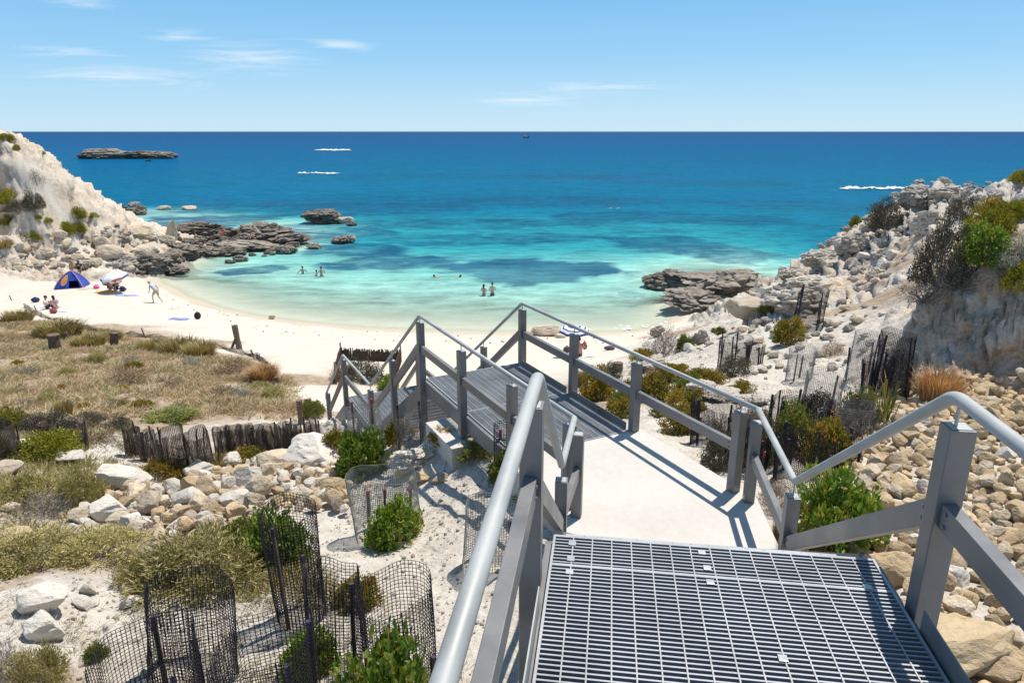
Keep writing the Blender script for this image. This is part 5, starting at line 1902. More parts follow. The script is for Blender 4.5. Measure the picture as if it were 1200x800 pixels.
scatter_blades('scrub_grass', [(GP1, (-14, -3, 7, 18), 900, 0.16, 0.17, 22, 0.010), (GP2, (-9, -1, 5, 9), 420, 0.15, 0.15, 26, 0.007), (GP3, (-5, .5, 3, 7), 150, 0.09, 0.10, 24, 0.005)], 'leaf_olive', 'thin olive scrub grass on the pale ground at the lower left', 4)
scatter_blades('dry_twigs', [(GP1, (-14, -3, 7, 18), 420, 0.09, 0.22, 9, 0.009), (GP2, (-9, -1, 5, 9), 320, 0.08, 0.2, 14, 0.006), (GP3, (-5, .5, 3, 7), 420, 0.05, 0.16, 11, 0.004)], 'twig_grey', 'grey dry twigs lying on the pale ground at the lower left', 6)
# crumbs of soil, shell and twig on the white soil
LPOLY = [(-40, 640), (150, 690), (400, 600), (430, 520), (560, 520), (620, 600), (560, 830), (-40, 830)]
crumbs = scatter(LPOLY, (-5, 1.0, 3.2, 10), ((0.028, 60), (0.018, 350), (0.011, 1500)), 1.0, 2200)
rock_stuff('gravel', crumbs, None, 'small crumbs of stone and dry litter on the white soil', 1, 'grey', 9)

SW = scatter([(150, 330), (215, 352), (300, 374), (420, 388), (600, 394), (770, 388), (780, 398), (700, 410), (420, 402), (300, 388), (200, 362)], (-32, 12, 36, 58), ((0.10, 60), (0.06, 160), (0.035, 260)), 1.0, 2500)
SW = [s for s in SW if 0.12 < s[2] < 1.0 and mnoise.noise(Vector((s[0] * .5, s[1] * .5, 3))) > -.05]
rock_stuff('seaweed', [(x, y, z - .02, r * .6) for x, y, z, r in SW], None, 'dark scraps of seaweed along the strand line of the beach', 2, 'weed', 12)

n = 0
for _ in range(600):
    u, v = rnd.uniform(0, 330), rnd.uniform(400, 485)
    if not inside((u, v), [(0, 412), (160, 415), (250, 425), (330, 455), (350, 484), (0, 484)]): continue
    kd, lab = rnd.choice((('deadbrown', 'low brown bush scattered in the dry grass of the dune'), ('olive', 'low olive bush scattered in the dry grass of the dune'), ('dead', 'low grey twiggy bush scattered in the dry grass of the dune'), ('orange', 'low yellowish bush scattered in the dry grass of the dune')))
    w = rnd.uniform(14, 34)
    pbush(kd, u, v, w, w * rnd.uniform(.28, .42), lab, 'dune_bush', 'low bushes scattered on the dune')
    n += 1
    if n >= 34: break

n = 0
RSL = [(690, 440), (740, 425), (800, 425), (860, 470), (900, 500), (880, 560), (820, 520), (770, 490), (720, 500)]
for _ in range(900):
    u, v = rnd.uniform(690, 900), rnd.uniform(425, 560)
    if not inside((u, v), RSL): continue
    kd, lab = rnd.choice((('orange', 'low orange green succulent shrub on the white slope behind the right railing'), ('orange', 'low orange green succulent shrub on the white slope behind the right railing'),
                          ('mid', 'low green shrub on the white slope behind the right railing'), ('deadbrown', 'low dry brown shrub on the white slope behind the right railing'), ('dead', 'low grey twiggy shrub on the white slope behind the right railing')))
    w = rnd.uniform(18, 42)
    pbush(kd, u, v, w, w * rnd.uniform(.4, .65), lab, 'slope_shrub', 'low shrubs on the white slope')
    n += 1
    if n >= 30: break
for a in (('mid', 890, 545, 46, 44, 'leafy shrub squeezed between the double railing post and the guards'), ('dead', 880, 520, 50, 60, 'grey twigs behind the double railing post'),
          ('dark', 955, 500, 60, 40, 'dark scrub at the back of the cluster of guards'), ('dead', 1000, 520, 60, 60, 'grey twigs at the right of the cluster of guards'),
          ('deadbrown', 905, 600, 50, 40, 'dry brown scrub at the foot of the sloping railing'), ('straw', 925, 668, 40, 40, 'dry grass between the concrete edge and the low railing post'),
          ('dark', 860, 440, 44, 26, 'dark scrub among the old stakes of the white slope'), ('dark', 1050, 455, 40, 50, 'dark scrub inside the tall guard left of the rusty bush')):
    pbush(*a)
RS2 = [(690, 440), (860, 400), (1050, 400), (1060, 480), (1000, 560), (980, 640), (920, 650), (860, 560), (770, 495), (720, 505)]
scatter_blades('dry_litter', [(RS2, (1, 9, 5, 22), 620, 0.09, 0.2, 10, 0.008)], 'twig_grey', 'dry twigs and litter strewn over the white slope right of the stairs', 14)
# ------------------------------------------------------------------ mesh plant guards
M['mesh_black'] = simple('black_plastic_mesh', (0.020, 0.018, 0.024), 0.8, 0, 0.2, 20, 0, .2)
M['mesh_row'] = simple('old_brown_black_mesh', (0.075, 0.06, 0.05), 0.8, 0, 0.4, 6)
M['mesh_grey'] = simple('weathered_grey_green_mesh', (0.20, 0.22, 0.21), 0.7, 0, 0.2, 12)
M['mesh_pale'] = simple('pale_grey_fine_mesh', (0.30, 0.29, 0.29), 0.8, 0, 0.2, 12)
M['stake'] = simple('weathered_hardwood_stake', (0.16, 0.12, 0.10), 0.9, 0, 0.35, 14, 0.004)
M['stake_row'] = simple('brown_old_stake', (0.095, 0.07, 0.055), 0.9, 0, 0.35, 14, 0.004)
M['stake_dark'] = simple('dark_hardwood_stake', (0.05, 0.042, 0.045), 0.9, 0, 0.3, 14, 0.004)
M['tip_blue'] = simple('dark_blue_stake_paint', (0.035, 0.032, 0.075), 0.7, 0, 0.25, 20)
M['tip_red'] = simple('dull_red_stake_paint', (0.30, 0.035, 0.03), 0.6, 0, 0.25, 20)
M['wood'] = simple('grey_brown_post_timber', (0.15, 0.115, 0.085), 0.9, 0, 0.35, 9, 0.006)


def netting_mesh(key, rad_, h, pitch, wire, seed, sx=1.0, square=0.0, arc=1.0, crumple=0.06, sides=4):
    """a tube of square netting; wires are thin prisms"""
    g = random.Random(seed)
    ph = [g.uniform(0, 6.28) for _ in range(6)]
    circ = 2 * PI * rad_ * arc
    nv = max(8, int(circ / pitch)); nh = max(4, int(h / pitch))

    def pt(i, j):
        a = 2 * PI * arc * i / nv
        z = h * j / nh
        ca_, sa = math.cos(a), math.sin(a)
        q = 1.0
        if square:
            q = (1 - square) + square / max(abs(ca_), abs(sa))
        r = rad_ * q * (1 + crumple * math.sin(2 * a + ph[0] + z * 2) + crumple * .6 * math.sin(3 * a + ph[1] - z * 3.1) + crumple * .35 * math.sin(7 * a + ph[2] + z * 5))
        zz_ = z + (0.035 * math.sin(a + ph[3]) + .02 * math.sin(3 * a + ph[4])) * (z / h)
        lean = 0.05 * z
        return Vector((r * ca_ * sx + lean * math.cos(ph[5]), r * sa + lean * math.sin(ph[5]), zz_))
    closed = arc >= 0.999
    cols = nv if closed else nv + 1
    G = np.array([[pt(i, j)[:] for j in range(nh + 1)] for i in range(cols)])
    VV, FF, o = [], [], 0
    w = wire / 2

    def strip(line, close):
        nonlocal o
        n = len(line)
        d = np.roll(line, -1, 0) - np.roll(line, 1, 0)
        if not close:
            d[0] = line[1] - line[0]; d[-1] = line[-1] - line[-2]
        d /= np.linalg.norm(d, axis=1, keepdims=True) + 1e-9
        rad0 = line.copy(); rad0[:, 2] = 0
        rad0 /= np.linalg.norm(rad0, axis=1, keepdims=True) + 1e-9
        t = np.cross(d, rad0)
        q = np.stack([line + (rad0 * w), line + t * w, line - rad0 * w, line - t * w], 1)
        VV.append(q.reshape(-1, 3))
        m_ = n if close else n - 1
        i = np.arange(m_)[:, None]; i2 = (i + 1) % n
        k = np.arange(4)[None]; k2 = (k + 1) % 4
        FF.append((np.stack([i * 4 + k, i * 4 + k2, i2 * 4 + k2, i2 * 4 + k], -1).reshape(-1, 4)) + o)
        o += n * 4
    for i in range(cols):
        strip(G[i], False)
    for j in range(nh + 1):
        strip(G[:, j], closed)
    return np_mesh(key, np.vstack(VV), np.vstack(FF), False)


def stake(parent, x, y, zb, h, mat, tip=None, w=0.03, lean=(0, 0)):
    mb = MB()
    R = Matrix.Translation((x, y, zb)) @ Euler((lean[0], lean[1], rnd.uniform(0, 1.5))).to_matrix().to_4x4()
    mb.box((-w / 2, -w / 2, 0), (w / 2, w / 2, h), R)
    o = mb.build('stake', mat, parent, bevel=0.002)
    if tip is not None:
        t = MB()
        t.box((-w / 2 - .0015, -w / 2 - .0015, h - 0.07), (w / 2 + .0015, w / 2 + .0015, h + 0.0015), R)
        t.build('painted_tip', tip, o)
    return o


NETS = {}


def guard(loc, rad_, h, label, mat='mesh_black', pitch=0.028, wire=0.0052, stakes=3, tip='tip_blue', smat='stake_dark', sx=1.0, square=0.0, arc=1.0, rz=0.0, group='mesh plant guards', crumple=0.06, share=None, stake_h=None, inner=0.9, sw=0.027, lean=.06):
    root = empty('plant_guard', loc, rz)
    tag(root, label, 'plant guard', group)
    key = share or (round(rad_, 3), round(h, 3), mat, pitch, square, arc, sx)
    if key not in NETS:
        me = netting_mesh('netting', rad_, h, pitch, wire, len(NETS) * 7 + 3, sx, square, arc, crumple)
        me.materials.append(M[mat])
        NETS[key] = me
    n = bpy.data.objects.new('netting', NETS[key])
    COL.objects.link(n); n.parent = root
    n.location = (0, 0, -0.06)
    if isinstance(stakes, int):
        stakes = [(2 * PI * (k + .3) / max(1, stakes) + rnd.uniform(-.3, .3), rnd.uniform(.6, 1.03)) for k in range(stakes)]
    for a, f in stakes:
        stake(root, math.cos(a) * rad_ * inner * sx, math.sin(a) * rad_ * inner, -0.15, (stake_h or h) * f + .15, M[smat], M[tip] if tip else None, sw, (rnd.uniform(-lean, lean), rnd.uniform(-lean, lean)))
    return root


def on_ray(u, v, d, drop=None):
    """ground point below a spot seen at (u, v), d metres deep"""
    p = PD(u, v, d)
    return Vector((p.x, p.y, gz(p.x, p.y))), p.z


for (u, vt, d, wpx, lab, kw) in (
        (213, 688, 4.95, 96, 'large round topped black mesh guard with blue tipped stakes at the lower left', dict(stakes=[(-1.9, .92), (-.9, .62)])),
        (165, 752, 4.35, 116, 'low wide black mesh guard overlapping the large one at the bottom left', dict(stakes=[(-.6, .75)])),
        (313, 742, 4.35, 104, 'square black mesh guard at the bottom with a white soil patch showing through it', dict(square=0.6, stakes=[(-.6, .80), (.3, .95)])),
        (342, 592, 5.7, 60, 'tall narrow black mesh guard around the bright green bush', dict(stakes=[(-1.9, .85), (-1.1, .66)], tip='tip_blue', smat='stake')),
        (383, 672, 4.9, 58, 'black mesh guard with a single dark stake right of the tall narrow one', dict(stakes=[(-.3, .86)], square=.4)),
        (466, 692, 4.75, 88, 'short wide black mesh guard beside the near handrail', dict(stakes=[(-.4, .4)])),
        (574, 590, 6.6, 66, 'grey green mesh guard partly behind the near handrail', dict(mat='mesh_grey', stakes=[(-1.7, .55), (-.6, .75), (1.4, .7)], smat='stake')),
        (450, 556, 7.9, 76, 'weathered grey mesh guard behind the green and yellow shrub', dict(mat='mesh_grey', stakes=[(-2.0, .85), (-1.45, .9), (-.3, .75)], tip='tip_red', smat='stake', pitch=.022))):
    g, zt = on_ray(u, vt, d)
    k = d / 815
    guard(g, wpx * k / 2, max(0.35, zt - g.z + .06), lab, **kw)
for (u, vt, d, wpx, h, lab, kw) in (
        (595, 498, 8.3, 30, None, 'dark mesh guard tight against the walkway railing', dict(mat='mesh_black', stakes=3, smat='stake', tip='tip_red')),
        (480, 488, 10.4, 32, None, 'thin mesh guard between two tall stakes under the lower landing', dict(mat='mesh_pale', stakes=[(-2.6, 1.25), (-.4, 1.35)], smat='stake', tip='tip_blue')),
        (428, 478, 10.6, 40, None, 'mesh guard with two red tipped stakes by the lower stairs', dict(mat='mesh_pale', stakes=[(-2.2, 1.12), (-.9, 1.18)], smat='stake', tip='tip_red')),
        (842, 470, 9.3, 54, None, 'dark brushy mesh guard beside the concrete path', dict(mat='mesh_black', stakes=4, pitch=.02)),
        (905, 500, 8.5, 52, None, 'dark mesh guard right behind the double railing post', dict(mat='mesh_black', stakes=4, tip='tip_blue', pitch=.022)),
        (950, 470, 9.6, 60, None, 'mesh guard full of dark stakes in the middle of the cluster behind the railing', dict(mat='mesh_black', stakes=5, tip=None, pitch=.022)),
        (945, 535, 7.9, 66, None, 'nearest black mesh guard of the cluster behind the railing', dict(mat='mesh_black', stakes=3, tip=None, pitch=.022)),
        (995, 480, 9.8, 52, None, 'mesh guard with red tipped stakes at the right of the cluster', dict(mat='mesh_pale', stakes=4, tip='tip_red', smat='stake')),
        (940, 408, 14.0, 30, None, 'pale mesh guard standing alone on the white slope', dict(mat='mesh_pale', stakes=2, tip=None, pitch=.03)),
        (965, 445, 12.0, 40, None, 'pale wide mesh guard above the cluster behind the railing', dict(mat='mesh_pale', stakes=3, tip=None, pitch=.03)),
        (1016, 392, 13.2, 34, None, 'pale mesh guard with leaning stakes below the earth wall', dict(mat='mesh_pale', stakes=3, tip=None, pitch=.03)),
        (1054, 388, 11.4, 40, None, 'tall dark mesh guard left of the rusty bush', dict(mat='mesh_black', stakes=5, tip=None, pitch=.025)),
        (862, 396, 17.0, 36, None, 'old dark mesh guard among stakes on the left of the white slope', dict(mat='mesh_black', stakes=6, tip=None, pitch=.03, stake_h=.95)),
        (886, 408, 16.4, 20, None, 'narrow old mesh guard beside the old dark one on the white slope', dict(mat='mesh_black', stakes=3, tip=None, pitch=.03)),
        (953, 332, 19.0, 34, None, 'dark mesh guard with stakes against the grey boulder of the right slope', dict(mat='mesh_black', stakes=4, tip=None, pitch=.03))):
    g, zt = on_ray(u, vt, d)
    hh_ = min(1.25, max(0.55, zt - g.z + .06))
    guard(g, wpx * d / 815 / 2, hh_, lab, **kw)
for (u, vt, d, wpx, lab, kw) in (
        (876, 520, 8.4, 46, 'dark mesh guard touching the back of the double railing post', dict(stakes=4, tip='tip_red', pitch=.024)),
        (925, 468, 10.2, 46, 'brushy dark guard at the back left of the cluster behind the railing', dict(stakes=5, tip=None, pitch=.024)),
        (985, 520, 8.6, 50, 'dark guard at the front right of the cluster behind the railing', dict(stakes=4, tip=None, pitch=.024)),
        (1032, 420, 11.8, 34, 'leaning dark guard between the pale one and the tall one', dict(stakes=4, tip=None, pitch=.026, lean=.16))):
    g, zt = on_ray(u, vt, d)
    guard(g, wpx * d / 815 / 2, min(1.1, max(0.5, zt - g.z + .06)), lab, 'mesh_black', crumple=.10, **kw)
# the row of old guards along the dune
ROW = [(8, 540, 30, 52, 'dark old guard cut by the left edge of the picture'), (52, 512, 26, 26, 'low dark old guard behind the yellow green bush'), (85, 525, 28, 36, 'dark old guard right of the yellow green bush'),
       (158, 534, 17, 42, 'thin old guard at the gap in the row of old guards'), (176, 540, 18, 44, 'second thin old guard at the gap in the row'),
       (208, 556, 32, 66, 'tallest old guard of the row, in front of the flat green shrub'), (240, 556, 28, 62, 'tall old guard next to the tallest one of the row'),
       (262, 532, 18, 38, None), (276, 530, 18, 38, None), (290, 530, 18, 38, None), (304, 532, 18, 42, None), (318, 534, 20, 44, None), (333, 534, 20, 46, None), (347, 528, 18, 42, None),
       (366, 518, 16, 32, 'last low old guard at the right end of the row')]
for (u, vb, w, h, lab) in ROW:
    p = place(u, vb)
    k = px(p)
    guard(p, w * k / 2, h * k * .92, lab or 'dark old mesh guard standing close between its like in the row along the dune', 'mesh_row', 0.024, 0.0095, 3, None, 'stake_row', sw=0.024, lean=.13, crumple=.13, group='old plant guards along the dune', share=('row', w, h), stake_h=h * k * 1.0)
    bush('deadbrown', p, (w * k * .42, w * k * .42, h * k * .6), 'dry_shrub', 'dry brown twigs standing inside an old guard of the row along the dune', 'dry shrubs in the old guards')
# brush fence beside the lower stairs
pa, pb = place(392, 452), place(470, 452)
root = empty('brush_fence', (pa + pb) / 2)
tag(root, 'low dark brush fence round the bushes beside the lower stairs', 'fence')
cor = [place(394, 450), place(400, 421), place(470, 424), place(462, 455)]
r_ = random.Random(77)
mb = MB()
for a, b_ in ((0, 1), (1, 2), (2, 3)):
    n = int((cor[b_] - cor[a]).length / 0.016)
    for i in range(n):
        q = cor[a].lerp(cor[b_], (i + r_.random() * .6) / n)
        z = gz(q.x, q.y)
        mb.tube([(q.x, q.y, z - .1), (q.x + r_.uniform(-.03, .03), q.y + r_.uniform(-.03, .03), z + r_.uniform(.42, .60))], .02, 4)
mb.build('brush', M['stake_row'], root)
for q in cor:
    mb = MB(); z = gz(q.x, q.y); mb.tube([(q.x, q.y, z - .2), (q.x, q.y, z + .8)], .035, 8); mb.build('stake', M['stake'], root, smooth=True)
reparent_keep(root)

# ------------------------------------------------------------------ posts and the sagging beach fence
def wood_post(u, v, hpx, wpx, label, lean=0.0, name='wooden_post', brace=False, shape=8):
    p = place(u, v); k = px(p)
    root = empty(name, p)
    tag(root, label, 'post', None)
    mb = MB()
    h = hpx * k; r = wpx * k / 2
    g = [r * rnd.uniform(.92, 1.06) for _ in range(5)]
    mb.tube([(math.sin(lean) * h * t, rnd.uniform(-.01, .01), -.2 + (h + .2) * t) for t in (0, .25, .5, .75, 1)], r, shape, True, g)
    o = mb.build('shaft', M['wood'], root)
    if brace:
        b2 = MB(); b2.tube([(-.45, .1, 0), (-.02, 0, h * .62)], r * .45, 6); b2.build('brace', M['wood'], root)
    return root


wood_post(281, 409, 29, 7, 'weathered round post with a slanting brace at the edge of the beach', -0.10, brace=True)
wood_post(65, 411, 20, 13, 'short thick grey cut post standing in the dry dune grass', 0.05)
wood_post(133, 407, 18, 9, 'slanting short cut post in the dune grass', 0.22)
wood_post(353, 497, 30, 7, 'thick dark wooden post at the end of the row of old guards', 0.0)
wood_post(79, 398, 9, 5, 'small pale cut post between the straw tussocks', 0.0)
wood_post(724, 436, 12, 11, 'pale grey wooden stump behind the walkway railing', 0.0)
wood_post(325, 453, 12, 5, 'dark stub of a post in the rust brown scrub', 0.0)
fpts = [(28, 360), (50, 372), (95, 385), (130, 392), (170, 396), (215, 403), (262, 409), (300, 420), (318, 433)]
F3 = [place(*q) for q in fpts]
root = empty('sagging_fence', F3[3])
tag(root, 'low sagging netting fence with thin pickets along the edge of the beach', 'fence')
VV, FF = [], []
mb = MB()
line = []
for a, b_ in zip(F3[:-1], F3[1:]):
    n = 10
    for i in range(n):
        q = a.lerp(b_, i / n); q.z = gz(q.x, q.y)
        line.append(q)
for j, hz in enumerate((0.0, .05, .10, .15, .20)):
    mb.tube([(q.x + .05 * math.sin(i * 1.7 + j), q.y + .06 * math.sin(i * 2.3), q.z + hz * (1 + .5 * math.sin(i * .9))) for i, q in enumerate(line)], .016, 4, False)
for i, q in enumerate(line):
    for t in (0, .33, .66):
        q2 = q if i + 1 >= len(line) else q.lerp(line[i + 1], t)
        mb.tube([(q2.x, q2.y, q2.z), (q2.x + .03, q2.y + .03, q2.z + .22)], .010, 4, False)
mb.build('netting', M['stake'], root)
for (u, v, h) in ((44, 366, 8), (93, 383, 9), (170, 394, 10), (298, 418, 9), (14, 352, 6)):
    p = place(u, v); k = px(p)
    q = MB(); q.tube([(p.x, p.y, p.z - .1), (p.x - .12, p.y, p.z + h * k)], .035, 6); q.build('picket', M['wood'], root)
reparent_keep(root)

# ------------------------------------------------------------------ people
def skin_mat(name, col):
    m, nt, b = new_mat(name)
    n = noise_(nt, objvec(nt), 9, 4)
    r = ramp(nt, [(0.3, tuple(c * .85 for c in col)), (0.7, col)])
    L(nt, n, r.inputs[0]); L(nt, r.outputs[0], b.inputs['Base Color'])
    b.inputs['Roughness'].default_value = 0.55
    b.inputs['Subsurface Weight'].default_value = 0.05
    return m


M['skin'] = skin_mat('tanned_skin', (0.50, 0.30, 0.21))
M['skin_pale'] = skin_mat('pale_skin', (0.62, 0.42, 0.33))
M['skin_red'] = skin_mat('sunburnt_skin', (0.48, 0.24, 0.17))
M['hair_dark'] = simple('dark_hair', (0.03, 0.022, 0.018), 0.6, 0, 0.3, 40)
M['hair_grey'] = simple('grey_hair', (0.42, 0.40, 0.38), 0.7, 0, 0.3, 40)
M['hair_brown'] = simple('brown_hair', (0.12, 0.07, 0.04), 0.6, 0, 0.3, 40)


def cloth(name, col):
    if name not in M:
        M[name] = simple(name, col, 0.9, 0, 0.12, 14, 0.003)
    return M[name]


def sphere(mb, c, r, sx=1, sy=1, sz=1, nu=12, nv=8, cut=None):
    o = []
    vs, fs = [], []
    for j in range(nv + 1):
        t = PI * j / nv
        for i in range(nu):
            p = 2 * PI * i / nu
            vs.append((c[0] + r * sx * math.sin(t) * math.cos(p), c[1] + r * sy * math.sin(t) * math.sin(p), c[2] + r * sz * math.cos(t)))
    for j in range(nv):
        for i in range(nu):
            i2 = (i + 1) % nu
            fs.append((j * nu + i, (j + 1) * nu + i, (j + 1) * nu + i2, j * nu + i2))
    mb.add(vs, fs)


def skin_mesh(joints, bones, radii, root, sub=1):
    """one continuous surface grown round a skeleton"""
    names = list(joints)
    me = bpy.data.meshes.new('body')
    me.from_pydata([joints[n] for n in names], [(names.index(a), names.index(b)) for a, b in bones], [])
    o = bpy.data.objects.new('tmp_body', me)
    COL.objects.link(o)
    md = o.modifiers.new('s', 'SKIN')
    md.use_smooth_shade = True
    for i, n in enumerate(names):
        r = radii[n]
        r = (r, r) if not isinstance(r, tuple) else r
        me.skin_vertices[0].data[i].radius = r
        me.skin_vertices[0].data[i].use_root = (n == root)
    ms = o.modifiers.new('u', 'SUBSURF'); ms.levels = sub; ms.render_levels = sub
    dg = bpy.context.evaluated_depsgraph_get()
    dg.update()
    ev = o.evaluated_get(dg)
    out = bpy.data.meshes.new_from_object(ev)
    bpy.data.objects.remove(o)
    bpy.data.meshes.remove(me)
    out.polygons.foreach_set('use_smooth', [True] * len(out.polygons))
    return out


POSE = {}
# figures face +y, metres for a 1.72 m adult
POSE['stand'] = dict(pelvis=(0, 0, .93), belly=(0, .01, 1.08), chest=(0, 0, 1.28), neck=(0, .0, 1.46), head0=(0, .02, 1.55), head1=(0, .03, 1.65),
                     shL=(-.17, 0, 1.40), elL=(-.24, -.02, 1.13), wrL=(-.25, .08, .89), haL=(-.25, .11, .81), shR=(.17, 0, 1.40), elR=(.24, -.02, 1.13), wrR=(.25, .08, .89), haR=(.25, .11, .81),
                     hiL=(-.09, 0, .88), knL=(-.11, .02, .50), anL=(-.11, -.02, .09), toL=(-.12, .13, .035), hiR=(.09, 0, .88), knR=(.11, .02, .50), anR=(.11, -.02, .09), toR=(.12, .13, .035))
POSE['walk'] = dict(pelvis=(0, -.05, .90), belly=(0, .06, 1.04), chest=(0, .20, 1.21), neck=(0, .34, 1.34), head0=(0, .42, 1.40), head1=(0, .48, 1.48),
                    shL=(-.18, .25, 1.31), elL=(-.27, .20, 1.04), wrL=(-.24, .33, .84), haL=(-.23, .36, .77), shR=(.18, .22, 1.31), elR=(.30, .06, 1.09), wrR=(.30, .02, .86), haR=(.30, .04, .78),
                    hiL=(-.09, -.05, .86), knL=(-.11, .22, .52), anL=(-.12, .16, .10), toL=(-.13, .31, .04), hiR=(.09, -.05, .86), knR=(.11, -.10, .48), anR=(.11, -.40, .14), toR=(.12, -.28, .04))
POSE['sit'] = dict(pelvis=(0, 0, .13), belly=(0, -.03, .27), chest=(0, -.02, .46), neck=(0, .02, .64), head0=(0, .05, .73), head1=(0, .07, .83),
                   shL=(-.17, 0, .58), elL=(-.26, .10, .36), wrL=(-.16, .30, .40), haL=(-.11, .36, .42), shR=(.17, 0, .58), elR=(.26, .10, .36), wrR=(.16, .30, .40), haR=(.11, .36, .42),
                   hiL=(-.09, .05, .12), knL=(-.15, .44, .40), anL=(-.12, .62, .08), toL=(-.13, .77, .035), hiR=(.09, .05, .12), knR=(.15, .44, .40), anR=(.12, .62, .08), toR=(.13, .77, .035))
POSE['wade'] = dict(POSE['stand'], elL=(-.26, -.01, 1.16), wrL=(-.14, .16, 1.05), haL=(-.08, .20, 1.05), elR=(.26, -.01, 1.16), wrR=(.14, .16, 1.05), haR=(.08, .20, 1.05))
POSE['arms'] = dict(POSE['stand'], elL=(-.36, .02, 1.22), wrL=(-.44, .16, 1.08), haL=(-.46, .22, 1.05), elR=(.36, .02, 1.22), wrR=(.44, .16, 1.08), haR=(.46, .22, 1.05))
POSE['swim'] = dict(pelvis=(0, -.35, -.06), belly=(0, -.18, -.03), chest=(0, .02, .0), neck=(0, .22, .06), head0=(0, .31, .11), head1=(0, .40, .15),
                    shL=(-.18, .14, .0), elL=(-.30, .40, .02), wrL=(-.22, .64, .0), haL=(-.20, .72, .0), shR=(.18, .14, .0), elR=(.33, -.08, .06), wrR=(.36, .12, -.02), haR=(.36, .20, -.04),
                    hiL=(-.09, -.40, -.07), knL=(-.12, -.80, -.06), anL=(-.11, -1.2, .0), toL=(-.11, -1.35, .02), hiR=(.09, -.40, -.07), knR=(.12, -.80, -.10), anR=(.11, -1.2, -.08), toR=(.11, -1.35, -.1))
BONES = [('pelvis', 'belly'), ('belly', 'chest'), ('chest', 'neck'), ('neck', 'head0'), ('head0', 'head1')]
for s in 'LR':
    BONES += [('chest', 'sh' + s), ('sh' + s, 'el' + s), ('el' + s, 'wr' + s), ('wr' + s, 'ha' + s), ('pelvis', 'hi' + s), ('hi' + s, 'kn' + s), ('kn' + s, 'an' + s), ('an' + s, 'to' + s)]
RAD = dict(pelvis=(.135, .105), belly=(.125, .095), chest=(.145, .105), neck=.055, head0=(.075, .085), head1=(.078, .092))
for s in 'LR':
    RAD.update({'sh' + s: .062, 'el' + s: .042, 'wr' + s: .030, 'ha' + s: .034, 'hi' + s: .088, 'kn' + s: .058, 'an' + s: .040, 'to' + s: .034})


